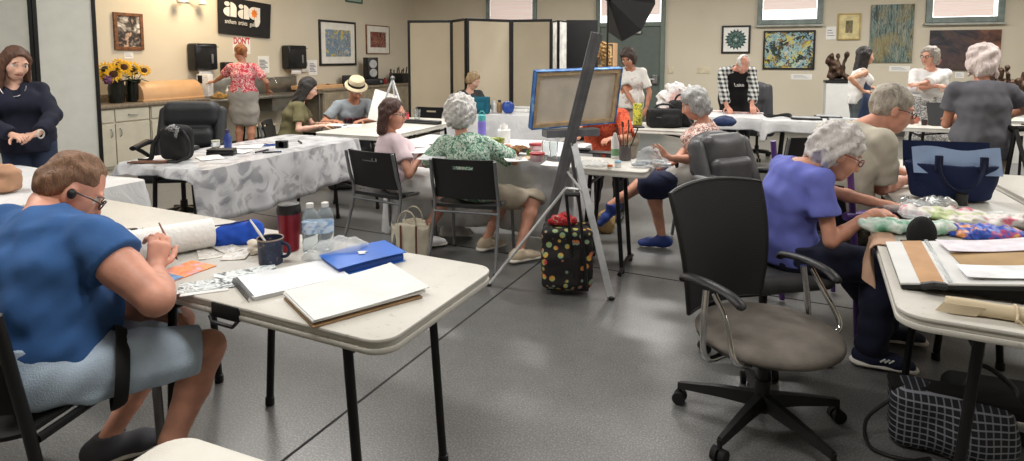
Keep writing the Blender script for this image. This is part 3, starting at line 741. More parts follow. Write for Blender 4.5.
# ---------------------------------------------------------------- moulded black chairs
SEATB = mat('chair_black_plastic', (30, 30, 31), .5, var=.05, bump=.06, bscale=300)
def make_chair(label, p, face, group='black moulded chairs'):
    t = thing('moulded_chair', label, 'chair', (p[0], p[1], 0), -R(face), group)       # faces local +y
    def back(a, b):
        x = (a - .5) * .46; z = .5 + .29 * b; return (x, -.2 - .07 * b + .035 * (2 * a - 1) ** 2, z)
    m = MB(); nu, nvv = 12, 12
    vs = []; fs = []
    hole = lambda i, j: 4 <= i < 8 and j == 9
    for sgn in (0, 1):
        for i in range(nu + 1):
            for j in range(nvv + 1):
                x, y, z = back(i / nu, j / nvv); vs.append((x, y - .018 * sgn, z))
    w = nvv + 1; o_ = (nu + 1) * w
    for i in range(nu):
        for j in range(nvv):
            if hole(i, j): continue
            a, b, c_, d_ = i * w + j, (i + 1) * w + j, (i + 1) * w + j + 1, i * w + j + 1
            fs.append((a, b, c_, d_)); fs.append((d_ + o_, c_ + o_, b + o_, a + o_))
            for (di, dj, e0, e1) in ((-1, 0, d_, a), (1, 0, b, c_), (0, -1, a, b), (0, 1, c_, d_)):
                ii, jj = i + di, j + dj
                if ii < 0 or jj < 0 or ii >= nu or jj >= nvv or hole(ii, jj): fs.append((e1, e0, e0 + o_, e1 + o_))
    m._add(vs, fs); m.build('backrest', SEATB, t)
    m = MB(); m.grid(lambda a, b: ((a - .5) * (.44 - .03 * b), -.2 + .42 * b, .455 - .018 * math.sin(math.pi * a) * math.sin(math.pi * min(1, b * 1.1)) - .03 * max(0, b - .85) / .15), 10, 10, .025); m.build('seat', SEATB, t)
    for s in (-1, 1):
        x = s * .237
        m = MB(); m.tube(spline([(x * .99, -.272, .785), (x, -.235, .62), (x, -.19, .45), (x * 1.02, -.25, .22), (x * 1.06, -.33, .012)], 5), .0125, 10); lg = m.build('leg', LEGG, t); MB().ell((x * 1.06, -.332, .012), (.016, .016, .012), 10).build('foot_cap', BLACK, lg)
        m = MB(); m.tube(spline([(x, -.12, .45), (x, .14, .43), (x * 1.0, .2, .36), (x * 1.03, .235, .012)], 5), .0125, 10); lg = m.build('leg', LEGG, t); MB().ell((x * 1.03, .236, .012), (.016, .016, .012), 10).build('foot_cap', BLACK, lg)
    m = MB(); m.tube([(-.237, .12, .425), (.237, .12, .425)], .011, 8); m.build('seat_bar', LEGG, t)
    m = MB(); m.tube([(-.24, -.2, .40), (.24, -.2, .40)], .011, 8); m.build('rear_bar', LEGG, t)
    return t
chair_spots = [('black moulded chair with grey legs under the woman in pink blouse', (-.945, 4.71), 30),
               ('black moulded chair with grey legs under the white-curled woman in green', (-.28, 4.38), 14),
               ('black moulded chair pushed up to the cloth behind the purple chair post', (2.60, 5.55), -14),
               ('black moulded chair under the young woman in olive shirt', (-2.52, 6.75), 80),
               ('black moulded chair at the far left of the screen beside the curly-haired woman', (-1.06, 8.75), 20),
               ('black moulded chair tucked under the tablet table at the far right', (4.55, 6.15), -10)]
ch0 = None
for lb, p, fa in chair_spots:
    if ch0 is None: ch0 = make_chair(lb, p, fa)
    else: copy_tree(ch0, None, (p[0], p[1], 0), -R(fa), lb)
# ---------------------------------------------------------------- office chairs
def star_base(t, z=.3, r=.31, a0=0.0, col=BLACK):
    for i in range(5):
        a = a0 + 2 * math.pi * i / 5; c, s = math.cos(a), math.sin(a)
        m = MB(); q = []
        for f, w, zt, zb in ((.03, .026, .145, .09), (.5, .021, .125, .085), (1, .014, .095, .07)):
            x, y = c * r * f, s * r * f
            q.append([(x - s * w, y + c * w, zb), (x + s * w, y - c * w, zb), (x + s * w * .6, y - c * w * .6, zt), (x - s * w * .6, y + c * w * .6, zt)])
        vs = sum(q, []); fs = [(3, 2, 1, 0), (8, 9, 10, 11)]
        for k in range(2):
            for j in range(4): fs.append((k * 4 + j, k * 4 + (j + 1) % 4, k * 4 + 4 + (j + 1) % 4, k * 4 + 4 + j))
        m._add(vs, fs); lg = m.build('base_leg', col, t)
        m = MB(); m.cyl((c * r, s * r, .05), (c * r, s * r, .09), .01, n=8)
        for d in (-.016, .016): m.tube([(c * r - s * (d - .011), s * r + c * (d - .011), .027), (c * r - s * (d + .011), s * r + c * (d + .011), .027)], .027, 14)
        m.build('caster', BLACKM, lg)
    m = MB(); m.cyl((0, 0, .07), (0, 0, .2), .034, .03, 14); m.cyl((0, 0, .2), (0, 0, z), .02, n=12); m.build('gas_column', col, t)
MESHM = custom('chair_mesh', lambda q: (q.col(q.ramp(q.node('ShaderNodeTexWave', bands_direction='Z', i_Scale=22.0, i_Distortion=2.5).outputs[0], [(.3, (14, 14, 15)), (.8, (34, 34, 36))]))), .75)
FABG = mat('seat_taupe_fabric', (104, 98, 91), .9, var=.12, nscale=9, bump=.25, bscale=220)
def arm_loop(t, s, h=.62, z0=.40, x=.265):
    m = MB(); m.tube(spline([(s * .2, -.02, z0 - .07), (s * (x + .01), -.02, z0 - .06), (s * (x + .02), -.03, z0 + .05), (s * x, -.04, h - .02)], 6), .013, 10); a = m.build('arm_post', CHROME, t)
    m = MB(); m.tube(spline([(s * .22, .12, z0 - .05), (s * (x + .02), .12, z0), (s * x, .06, h - .1), (s * x, .0, h - .02)], 6), .011, 10); m.build('arm_stay', CHROME, a)
    m = MB(); m.tube(spline([(s * x, -.16, h - .02), (s * x, -.14, h), (s * x, -.04, h + .008), (s * x * .98, .07, h - .005), (s * x * .96, .13, h - .035)], 6), [.012] + [.02] * 23 + [.012], 10, flat=(1.25, .7)); m.build('armrest', BLACK, t)
t = thing('mesh_office_chair', 'empty black mesh-backed swivel chair with round taupe seat at front right', 'chair', (1.015, 2.335, 0), -R(152))
star_base(t, .29, .33, R(86))
m = MB(); m.lathe([(.0, .345), (.15, .345), (.24, .36), (.262, .38), (.255, .395)], 30); m.build('seat_pan', BLACK, t)
s_ = SDF(.01, .02); s_.ell((0, .01, .402), (.275, .275, .042)); s_.ell((0, .04, .397), (.265, .255, .045)); sdf_obj('seat', s_, FABG, t)
def mb_back(a, b):
    w = .212 + .055 * b + .008 * math.sin(b * 3); x = (a - .5) * 2 * w
    return (x, -.25 - .065 * b + .05 * (2 * a - 1) ** 2 + .03 * math.sin(b * 3.1), .44 + .52 * b - .025 * (2 * a - 1) ** 2 * b)
m = MB(); m.grid(mb_back, 16, 18, .008); m.build('backrest', MESHM, t)
rim = [mb_back(i / 12, 1) for i in range(13)] + [mb_back(1, 1 - j / 10) for j in range(1, 11)] + [mb_back(1 - i / 12, 0) for i in range(1, 13)] + [mb_back(0, j / 10) for j in range(1, 10)]
m = MB(); m.tube(rim, .011, 8, True); m.build('back_frame', BLACK, t)
m = MB(); m.tube(spline([(0, 0, .335), (0, -.2, .34), (0, -.275, .35), (0, -.285, .6)], 6), .02, 8, flat=(2, .7)); m.build('back_bracket', BLACK, t)
for s in (-1, 1): arm_loop(t, s, .63, .41, .285)
m = MB(); m.tube([(-.1, .0, .335), (-.32, .02, .33)], .006, 8); m.box(-.37, -.3, .0, .04, .322, .338, .005); m.build('height_lever', BLACK, t)
# grey leather executive chair, empty
LEAG = mat('leather_grey', (78, 78, 80), .38, var=.1, bump=.12, bscale=150); LEAB = mat('leather_black', (40, 41, 44), .55, var=.12, bump=.1, bscale=120)
def exec_chair(name, label, p, face, lea, top=1.08, w=.27, pillow=True, arms=True, seat=.46, puffy=False):
    t = thing(name, label, 'chair', (p[0], p[1], 0), -R(face)); star_base(t, .38, .32, .3)
    s = SDF(.014, .06); s.box((0, .02, seat - .03), (w, .25, .06), .05); s.box((0, .2, seat - .02), (w - .01, .06, .06), .05); sdf_obj('seat', s, lea, t)
    s = SDF(.014, .05)
    s.flat((0, -.22, seat), (0, -.36, top - .14), (w - .02, .06), (w + .005, .06), (1, 0, 0)); s.flat((0, -.33, top - .3), (0, -.38, top - .1), (w + .01, .07), (w - .03, .07), (1, 0, 0), cap=1.0)
    for q in (-1, 1): s.cone((q * (w - .01), -.19, seat + .1), (q * (w - .02), -.31, top - .12), .05, .05)
    sdf_obj('backrest', s, lea, t)
    if pillow:
        s = SDF(.012, .05)
        if puffy:
            s.box((0, -.28, top - .14), (w - .02, .09, .12), .08); s.box((0, -.22, top - .36), (w - .06, .08, .1), .07)
        else: s.box((0, -.295, top - .18), (w - .055, .07, .14), .065); s.ell((0, -.24, top - .2), (w - .08, .04, .1))
        sdf_obj('head_cushion', s, lea, t)
        if not puffy:
            s = SDF(.014, .04); s.box((0, -.215, seat + .2), (w - .06, .06, .13), .055); sdf_obj('lumbar_cushion', s, lea, t)
    if arms:
        for q in (-1, 1):
            m = MB(); m.tube(spline([(q * (w + .0), -.2, seat - .02), (q * (w + .06), -.1, seat + .1), (q * (w + .06), .12, seat + .2)], 6), .018, 8); m.build('arm_post', BLACK, t)
            m = MB(); m.tube([(q * (w + .055), -.24, seat + .2), (q * (w + .06), -.1, seat + .225), (q * (w + .06), .18, seat + .205)], [.025, .034, .026], 10, flat=(1.1, .8)); m.build('armrest', BLACK, t)
    return t
exec_chair('leather_office_chair', 'empty grey leather executive chair behind the mesh chair', (1.66, 4.05), 152, LEAG, .99, .25)
exec_chair('leather_office_chair', 'bulky black padded office chair at the floral-clothed table', (-3.0, 5.4), 172, LEAB, 1.10, .27, True, True, .5, True)
exec_chair('leather_office_chair', 'dark grey high-backed chair just behind the person in plaid shirt', (3.62, 8.8), 196, mat('leather_charcoal', (52, 52, 56), .6), 1.16, .2, False, False)
# task chair of the woman in violet
t = thing('padded_task_chair', 'dark padded swivel chair under the woman in violet shirt', 'chair', (1.28, 2.97, 0), -R(78)); star_base(t, .38, .3, .8)
s = SDF(.012, .05); s.box((0, 0, .43), (.24, .24, .05), .045); sdf_obj('seat', s, LEAG, t)
s = SDF(.012, .04); s.flat((0, -.25, .56), (0, -.3, .88), (.2, .035), (.2, .03), (1, 0, 0)); sdf_obj('backrest', s, LEAG, t)
m = MB(); m.tube(spline([(0, -.05, .38), (0, -.26, .39), (0, -.31, .5), (0, -.31, .7)], 6), .018, 8, flat=(1.8, .7)); m.build('back_bracket', BLACK, t)
m = MB(); m.tube(spline([(-.2, .02, .4), (-.29, .02, .42), (-.29, .0, .6)], 6), .014, 8); m.build('arm_post', CHROME, t)
# purple framed chair of the man in beige
PUR = mat('purple_metal', (92, 62, 128), .4, .2)
t = thing('purple_framed_chair', 'folding chair with purple tubular frame under the man in beige shirt', 'chair', (1.90, 3.38, 0), -R(72))
m = MB(); m.grid(lambda a, b: ((a - .5) * .48, -.24 + .48 * b, .46 - .04 * math.sin(math.pi * a)), 8, 8, .01); m.build('seat', BLACKM, t)
m = MB(); m.grid(lambda a, b: ((a - .5) * .48, -.22 - .05 * b - .04 * math.sin(math.pi * a), .55 + .28 * b), 8, 8, .01); m.build('backrest', BLACKM, t)
for s in (-1, 1):
    x = s * .27
    m = MB(); m.tube([(x, -.16, .012), (x, -.2, .46), (x, -.27, 1.0)], .016, 10); m.build('back_post', PUR, t)
    m = MB(); m.tube([(x, .24, .012), (x, .2, .46), (x, .2, .66)], .014, 10); m.build('leg', PUR, t)
    m = MB(); m.tube([(x, -.28, .68), (x, .26, .68)], .022, 10); m.build('armrest', PUR, t)
# ---------------------------------------------------------------- counter along the left wall
CABM = mat('cabinet_ivory', (196, 190, 172), .5, var=.03); CTOP = mat('counter_laminate', (124, 112, 96), .4, var=.2, nscale=30)
uF = U0 + .62
vA, vB = 3.4, on_u(209, 100, uF)[0]
vS1 = vB + 2.5; vE = V1 - .02
g = bpy.data.objects
def at_room(t): t.rotation_euler = (0, 0, -YAW); return t
def cab_unit(label, v0, v1, ndoor, drawers=True):
    o = at_room(thing('base_cabinet', label, 'cabinet', RW(uF, (v0 + v1) / 2, 0))); w = v1 - v0; h = w / 2
    MB().box(-.6, -.02, -h, h, .1, .86).box(-.55, -.06, -h, h, 0, .1).build('body', CABM, o, smooth=False)
    for i in range(ndoor):
        a = -h + w * i / ndoor + .008; b = -h + w * (i + 1) / ndoor - .008
        dr = MB().box(-.02, 0, a, b, .13, .66 if drawers else .84, .004).build('door', CABM, o, smooth=False)
        ym = b - .05 if i % 2 == 0 else a + .05
        MB().tube(spline([(0, ym, .5), (.028, ym, .515), (.028, ym, .585), (0, ym, .6)], 4), .006, 8).build('handle', STEEL, dr)
        if drawers:
            dw = MB().box(-.02, 0, a, b, .685, .84, .004).build('drawer', CABM, o, smooth=False)
            yc = (a + b) / 2; MB().tube(spline([(0, yc - .06, .765), (.026, yc - .045, .765), (.026, yc + .045, .765), (0, yc + .06, .765)], 4), .006, 8).build('handle', STEEL, dw)
    return o
cab_unit('ivory base cabinet with two doors and drawers beneath the sunflowers', vB - 1.88, vB - .94, 2)
cab_unit('ivory base cabinet nearest the sink, behind the bulky black chair', vB - .92, vB - .01, 2)
cab_unit('ivory base cabinet hidden partly by the folding screen at left', vA, vB - 1.9, 2)
o = at_room(thing('worktop', 'speckled brown laminate worktop under the sunflowers', 'worktop', RW(uF, (vA + vB) / 2, .86)))
MB().box(-.61, .03, -(vB - vA) / 2, (vB - vA) / 2, 0, .04, .006).build('slab', CTOP, o); MB().box(-.615, -.595, -(vB - vA) / 2, (vB - vA) / 2, .04, .14, .004).build('upstand', CTOP, o)
STL = mat('sink_steel', (150, 148, 142), .32, .85, var=.06)
o = at_room(thing('steel_sink_counter', 'stainless steel sink counter with splashback behind the woman in floral blouse', 'sink', RW(uF, (vB + vS1) / 2, 0))); h = (vS1 - vB) / 2
MB().box(-.6, .03, -h, h, .82, .86, .006).build('worktop', STL, o); MB().box(-.615, -.59, -h, h, .86, 1.14, .004).build('splashback', STL, o)
MB().box(-.5, -.1, .1, .8, .58, .82, .02).build('basin', STL, o)
for y in (-h + .06, h - .06):
    for x in (-.55, -.03): MB().cyl((x, y, 0), (x, y, .82), .02, n=10).build('leg', STL, o)
MB().tube(spline([(-.52, .45, .86), (-.52, .45, 1.08), (-.4, .45, 1.14), (-.33, .45, 1.04)], 6), .014, 10).build('tap', CHROME, o)
MB().box(-.6, -.4, -h + .1, h - .1, .02, .04).build('lower_shelf', STL, o)
TAUPE = mat('low_counter_taupe', (140, 128, 108), .6)
o = at_room(thing('long_counter', 'taupe counter with brown top running to the corner under the speaker', 'counter', RW(uF, (vS1 + vE) / 2, 0))); h = (vE - vS1) / 2 - .01
MB().box(-.6, 0, -h, h, .08, .86).build('body', TAUPE, o, smooth=False); MB().box(-.615, .03, -h, h, .86, .9, .005).build('slab', CTOP, o)
for i in range(5): MB().box(-.005, .015, -h + 2 * h * i / 5 + .02, -h + 2 * h * (i + 1) / 5 - .02, .14, .82, .004).build('door', TAUPE, o, smooth=False)
# ---------------------------------------------------------------- folding screens
SCRW = custom('screen_fabric_warm', lambda q: q.col(q.ramp(q.noise(q.map(), 2, 3).outputs[0], [(.3, (196, 184, 160)), (.7, (204, 192, 168))])), .85)
def screen(label, pts, z1=2.1, fw=.035, name='folding_screen', mats=None):
    c = sum((Vector((p[0], p[1], 0)) for p in pts), Vector()) / len(pts)
    t = thing(name, label, 'screen', c)
    for i in range(len(pts) - 1):
        a = Vector((pts[i][0], pts[i][1], 0)) - c; b = Vector((pts[i + 1][0], pts[i + 1][1], 0)) - c; L = (b - a).length; an = math.atan2(b.y - a.y, b.x - a.x)
        m = MB(); m.box(fw, L - fw, -.012, .012, .08, z1 - fw)
        p = m.build('panel', (mats or [SCRW] * 9)[i], t, smooth=False); p.location = a; p.rotation_euler = (0, 0, an)
        m = MB(); m.box(0, fw, -.02, .02, .02, z1, .004).box(L - fw, L, -.02, .02, .02, z1, .004).box(fw, L - fw, -.02, .02, z1 - fw, z1, .004).box(fw, L - fw, -.02, .02, .04, .08, .004)
        m.build('panel_frame', BLACK, p, smooth=False)
    return t
def pY(px, Y): return ((px - 512) / 600 * Y, Y)
screen('beige fabric folding screen with black edges along the middle of the back wall', [pY(408.5, 9.95), pY(453, 9.85), pY(466.5, 9.35), pY(511, 9.75), pY(552, 9.6)], 2.1, .042)
screen('pale folding screen with black edges behind the woman in navy', [(-6.1, 5.5), pY(37, 5.9), pY(99.5, 6.15)], 2.2, .035, mats=[mat('screen_fabric_grey', (214, 214, 205), .85, var=.02)] * 2)
screen('narrow white folded panels between the beige screen and the black backdrop', [pY(553, 10.2), pY(558, 9.9), pY(566, 10.2)], 2.1, .02, mats=[mat('screen_white', (214, 212, 206), .8)] * 2)
t = thing('backdrop_panel', 'tall plain black backdrop panel right of the beige folding screen', 'screen', (pY(582, 10.35)[0], 10.35, 0))
MB().box(-.28, .26, -.02, .02, .05, 2.13, .006).build('panel', BLACKM, t); MB().box(-.3, -.1, -.25, .25, 0, .05, .01).box(.1, .28, -.25, .25, 0, .05, .01).build('feet', BLACK, t)
# ================================================================ PEOPLE
def yv(a): a = R(a); return np.array([math.sin(a), math.cos(a), 0.0]), np.array([math.cos(a), -math.sin(a), 0.0])    # forward, right of a heading
UPV = np.array([0, 0, 1.0])
SKIN = {}
def skin(name, c): return mat('skin_' + name, c, .5, var=.08, nscale=14, bump=.05, bscale=90)
LIPS = mat('lips', (160, 88, 82), .5, var=0); EYEW = mat('eye_white', (214, 208, 200), .3, var=0); EYED = mat('eye_dark', (40, 30, 26), .3, var=0)
def hairmat(name, lo, hi, sc=60):
    def f(q):
        v = q.map((1, 1, .35)); n = q.noise(v, sc, 4, .7, .8); q.col(q.ramp(n.outputs[0], [(.3, lo), (.7, hi)])); q.bump(n.outputs[0], .8, .012)
    return custom('hair_' + name, f, .55)
def ik(a, t, l1, l2, pole):
    a = np.asarray(a, float); t = np.asarray(t, float); d = t - a; L = np.linalg.norm(d); L2 = min(L, (l1 + l2) * .995); w = d / L
    t = a + w * L2; x = (L2 * L2 + l1 * l1 - l2 * l2) / (2 * L2); hgt = math.sqrt(max(l1 * l1 - x * x, 0))
    p = np.asarray(pole, float); p = p - w * (p @ w); p = p / (np.linalg.norm(p) + 1e-9); return a + w * x + p * hgt, t
class Fig:
    """joints in world metres, expressed relative to loc"""
    def __init__(s, loc, pel, neck, hip=0, tor=0, head=(0, 0, 0), S=1.0, bw=1.0, fem=False, h=.011, headoff=None, belly=0.0, hs=1.0, lw=1.0, aw=1.0):
        s.o = np.array([loc[0], loc[1], 0.0]); s.loc = s.o; s.S = S; s.bw = bw; s.fem = fem; s.h = h; s.belly = belly; s.lw = lw; s.aw = aw
        g = lambda p: np.asarray(p, float) - s.o
        s.g = g; s.pel = g(pel); s.nk = g(neck); s.hf, s.hr = yv(hip); s.tf, s.tr = yv(tor)
        up = s.nk - s.pel; L = np.linalg.norm(up)
        ctrl = s.pel + np.array([0, 0, L * .5]) + (up * .5 - np.array([0, 0, L * .5])) * .35 - s.tf * .02
        B = lambda t: (1 - t) ** 2 * s.pel + 2 * t * (1 - t) * ctrl + t * t * s.nk
        s.B = B; s.waist = B(.36); s.chest = B(.68); s.ud = unit(B(1.0) - B(.8))
        s.front = unit(np.cross(s.ud, s.tr)) ; s.front = s.front if s.front @ s.tf > 0 else -s.front
        sw = (.158 if fem else .182) * S * (.6 + .4 * bw)
        s.sh = {q: s.nk - s.ud * .055 * S + s.tr * sw * q + s.front * .01 for q in (-1, 1)}
        s.hipj = {q: s.pel + s.hr * .088 * S * bw * q - UPV * .02 for q in (-1, 1)}
        hy, hp, hro = head; f, r = yv(hy); p = R(hp); fw = f * math.cos(p) - UPV * math.sin(p); up2 = np.cross(r, fw)
        c, sn = math.cos(R(hro)), math.sin(R(hro)); r, up2 = r * c - up2 * sn, up2 * c + r * sn
        s.hs = S * hs * .98
        s.fr = np.array([r, fw, up2]); nd = unit(s.ud * .5 + up2 * .5 + (fw * .0))
        s.hb = s.nk + nd * .075 * S if headoff is None else g(headoff) - up2 * .1 * s.hs
        s.hc = s.hb + up2 * .105 * s.hs + fw * .018
        s.arm = {}; s.leg = {}
    def H(s, x, y, z): return s.hc + (s.fr[0] * x + s.fr[1] * y + s.fr[2] * z) * s.hs
    def set_arm(s, q, wrist, pole=(0, 0, -1), d=None, n=(0, 0, -1), curl=25, spread=1.0, thumb=20):
        e, w = ik(s.sh[q], s.g(wrist), .285 * s.S, .255 * s.S, pole); d = unit(w - e) if d is None else unit(d); s.arm[q] = (e, w, d, unit(n), curl, spread, thumb); return s
    def set_leg(s, q, ankle, pole=(0, 0, 1), toe=None):
        k, a = ik(s.hipj[q], s.g(ankle), .42 * s.S, .42 * s.S, pole); s.leg[q] = (k, a, toe if toe is not None else None); return s
    # ---- primitive sets
    def torso(s, D, inf=0.0, m=0, lo=0.0, hi=1.0, k=.03):
        S, b = s.S, s.bw; fm = s.fem; bel = s.belly
        sec = [(-.06, .150 if fm else .145, .105), (.12, .165 if fm else .15, .118), (.36, .132 if fm else .148, .105 + bel * .5), (.62, .145 if fm else .165, .112), (.84, .125 if fm else .148, .085), (.95, .065, .055)]
        for i in range(len(sec) - 1):
            a, c = sec[i], sec[i + 1]
            if c[0] < lo or a[0] > hi: continue
            t0 = (a[0] + c[0]) / 2; side = s.hr * (1 - t0) + s.tr * t0
            D.flat(s.B(a[0]), s.B(c[0]), (a[1] * S * b + inf, a[2] * S * (.5 + .5 * b) + inf), (c[1] * S * b + inf, c[2] * S * (.5 + .5 * b) + inf), side, m, k, cap=.8)
        if hi > .8:
            for q in (-1, 1): D.cone(s.nk - s.ud * .05 * S + s.tr * .05 * q, s.sh[q], .047 * S + inf * .8, .047 * S * (.7 + .3 * b) + inf * .8, m, k)
            if fm:
                for q in (-1, 1): D.ell(s.B(.66) + s.tr * .072 * S * q * b + s.front * .075 * S * b, np.array([.075, .07, .07]) * S * b + inf, None, m, .05)
        if bel and lo < .3: D.ell(s.B(.28) + s.front * (.05 + bel * .3), (.13 * S * b + inf, .10 * S * b + bel * .4 + inf, .15 * S + inf), np.array([s.tr, s.front, np.cross(s.tr, s.front)]), m, .06)
    def arms(s, D, inf=0.0, m=0, t0=0.0, t1=2.0, q=None, k=.014, flare=0.0):
        S = s.S; b = (.55 + .45 * s.bw) * (.88 if s.fem else 1.0) * s.aw
        for qq in ((-1, 1) if q is None else (q,)):
            if qq not in s.arm: continue
            e, w = s.arm[qq][:2]; sh = s.sh[qq]
            prof = [(0, sh, .048), (.5, sh + (e - sh) * .5, .043), (1, e, .036), (1.3, e + (w - e) * .3, .038), (1.7, e + (w - e) * .7, .029), (2, w, .024)]
            P = lambda t: sh + (e - sh) * t if t <= 1 else e + (w - e) * (t - 1)
            rad = lambda t: np.interp(t, [p[0] for p in prof], [p[2] for p in prof]) * S * b
            ts = sorted(set([t0] + [p[0] for p in prof if t0 < p[0] < t1] + [t1]))
            for i in range(len(ts) - 1):
                f0, f1 = [(flare * (t - t0) / max(t1 - t0, .01)) for t in ts[i:i + 2]]
                D.cone(P(ts[i]), P(ts[i + 1]), rad(ts[i]) + inf + f0, rad(ts[i + 1]) + inf + f1, m, k)
    def legs(s, D, inf=0.0, m=0, t0=0.0, t1=2.0, q=None, k=.018, flare=0.0):
        S = s.S; b = (.55 + .45 * s.bw) * s.lw
        for qq in ((-1, 1) if q is None else (q,)):
            if qq not in s.leg: continue
            kn, an = s.leg[qq][:2]; hp = s.hipj[qq]
            prof = [(0, .086), (.5, .070), (.95, .053), (1, .052), (1.08, .050), (1.3, .054), (1.7, .038), (2, .033)]
            P = lambda t: hp + (kn - hp) * t if t <= 1 else kn + (an - kn) * (t - 1)
            rad = lambda t: np.interp(t, [p[0] for p in prof], [p[1] for p in prof]) * S * b
            ts = sorted(set([t0] + [p[0] for p in prof if t0 < p[0] < t1] + [t1]))
            for i in range(len(ts) - 1):
                f0, f1 = [(flare * (t - t0) / max(t1 - t0, .01)) for t in ts[i:i + 2]]
                D.cone(P(ts[i]), P(ts[i + 1]), rad(ts[i]) + inf + f0, rad(ts[i + 1]) + inf + f1, m, k)
    def foot(s, D, q, inf=0.0, m=0, sole=None, k=.02, heel=None):
        kn, an, toe = s.leg[q]; f = s.hf if toe is None else yv(toe)[0] if not hasattr(toe, '__len__') else unit(toe); S = s.S
        r = unit(np.cross(f, UPV)) ; z = an[2]; dn = np.cross(f, r); dn = dn if dn[2] < 0 else -dn
        a = an - f * .045 * S + dn * .035 * S; b = an + f * .10 * S + dn * .045 * S; c = an + f * .165 * S + dn * .055 * S
        D.flat(a, b, (.034 * S + inf, .036 * S + inf), (.042 * S + inf, .028 * S + inf), r, m, k, cap=1); D.flat(b, c, (.042 * S + inf, .026 * S + inf), (.034 * S + inf, .018 * S + inf), r, m, k, cap=1)
        D.cone(an, a + (b - a) * .3, .036 * S + inf * .8, .036 * S + inf, m, .03)
        if sole is not None:
            mid = (a + c) / 2 + dn * .032 * S
            D.box(mid, (np.linalg.norm(c - a) / 2 + .045 * S, .043 * S + inf, .012 * S), .011 * S, np.array([f, r, np.cross(f, r)]), sole, .006, bias=.012)
    def hand(s, q):
        if q not in s.arm or s.arm[q][4] is None: return None
        e, w, d, n, curl, spread, th = s.arm[q]; S = s.S * (.92 if s.fem else 1.0)
        n = unit(n - d * (n @ d)); x = np.cross(d, n) * q; x = -x       # towards the thumb
        x = unit(np.cross(n, d)) * (1 if q == 1 else -1)
        D = SDF(.0045 if s.h < .012 else .006, .012)
        D.cone(e + (w - e) * .9, w + d * .02, .026 * S, .024 * S)
        D.flat(w + d * .012 * S, w + d * .085 * S, (.029 * S, .017 * S), (.041 * S, .0145 * S), x, cap=1)
        for i, (o, L) in enumerate(((.029, .072), (.010, .08), (-.010, .075), (-.028, .058))):
            p = w + d * (.088 - .004 * abs(i - 1)) * S + x * o * S; dd = unit(d + x * (o * 2.2 * spread)); ax = np.cross(n, dd)
            r = .0092 * S
            for j, fl in enumerate((.45, .31, .24)):
                a = R(curl * (j + .6) * (1 + .08 * i)); dj = dd * math.cos(a) + n * math.sin(a); p2 = p + dj * L * fl * S
                D.cone(p, p2, r, r * .9, 0, .006); p = p2; r *= .9
        p = w + d * .028 * S + x * .026 * S; dj = unit(d * .55 + x * .75 + n * .35); r = .0115 * S
        for L, bd in ((.04, 0), (.032, th), (.026, th * 1.8)):
            a = R(bd); dd = unit(dj * math.cos(a) + unit(d - x * .2 + n * .3) * math.sin(a)); p2 = p + dd * L * S; D.cone(p, p2, r, r * .88, 0, .008); p = p2; r *= .88
        return D
    def body(s, name, label, sk, bare_legs=True, feet=False, hide=-.006, cat='person', lips=True, nose=1.0, jaw=1.0, brow=None, shoes_hide=True):
        D = SDF(s.h, .03); s.torso(D, hide); s.arms(D); s.legs(D, 0 if bare_legs else hide)
        if feet:
            for q in s.leg: s.foot(D, q)
        hs = s.hs; fr = s.fr
        D.cone(s.nk - s.ud * .03, s.hb + s.fr[2] * .03 - s.fr[1] * .008, .056 * s.S * (.9 if s.fem else 1.05), .05 * s.S * (.9 if s.fem else 1.08), 0, .035)
        G = SDF(min(s.h, .0075), .02); E = lambda c, r, **kw: G.ell(s.H(*c), np.array(r) * hs, fr, **kw)
        G.cone(s.nk + (s.hb - s.nk) * .5, s.hb + s.fr[2] * .045 - s.fr[1] * .008, .045 * s.S * (.92 if s.fem else 1.08), .048 * s.S * (.92 if s.fem else 1.08), 0, .03)
        E((0, -.018, .035), (.076, .094, .088)); E((0, .028, -.02), (.064, .066, .09), k=.03); E((0, .048, -.088), (.036 * jaw, .036, .032), k=.04)
        for q in (-1, 1):
            E((q * .040, .052, -.03), (.026, .030, .028), k=.025); E((q * .078, -.008, -.012), (.011, .020, .034), k=.008); E((q * .034, .079, .030), (.026, .012, .009), k=.012)
        G.cone(s.H(0, .088, .012), s.H(0, .108 * (.5 + .5 * nose), -.03), .0085 * hs, .0135 * hs * nose, 0, .014)
        for q in (-1, 1): E((q * .012, .094, -.034), (.010, .012, .009), k=.008)
        E((0, .083, -.056), (.024, .015, .018), k=.02)
        for q in (-1, 1): E((q * .033, .093, .006), (.017, .013, .011), op='-', k=.01)
        for q in (-1, 1): E((q * .033, .074, .006), (.0155, .0135, .0125), m=2, k=.002, bias=.003)
        for q in (-1, 1): E((q * .033, .086, .006), (.0075, .008, .0085), m=3, op='p')
        E((0, .098, -.064), (.026, .016, .0085), m=1, op='p')
        mats = [sk, LIPS, EYEW, EYED]
        if brow is not None:
            for q in (-1, 1): E((q * .036, .092, .032), (.024, .014, .0055), m=4, op='p')
            mats.append(brow)
        parts = [D.mesh(), G.mesh()]
        for q in (-1, 1):
            hD = s.hand(q)
            if hD: parts.append(hD.mesh())
        me = np_mesh(name, parts); o = link_mesh(name, me, mats, None, tuple(s.loc), 0, True, None)
        s.obj = o; return tag(o, label, cat)
    def wear(s, name, D, mats, label=None):
        o = sdf_obj(name, D, mats, s.obj)
        if label: o['label'] = label
        return o
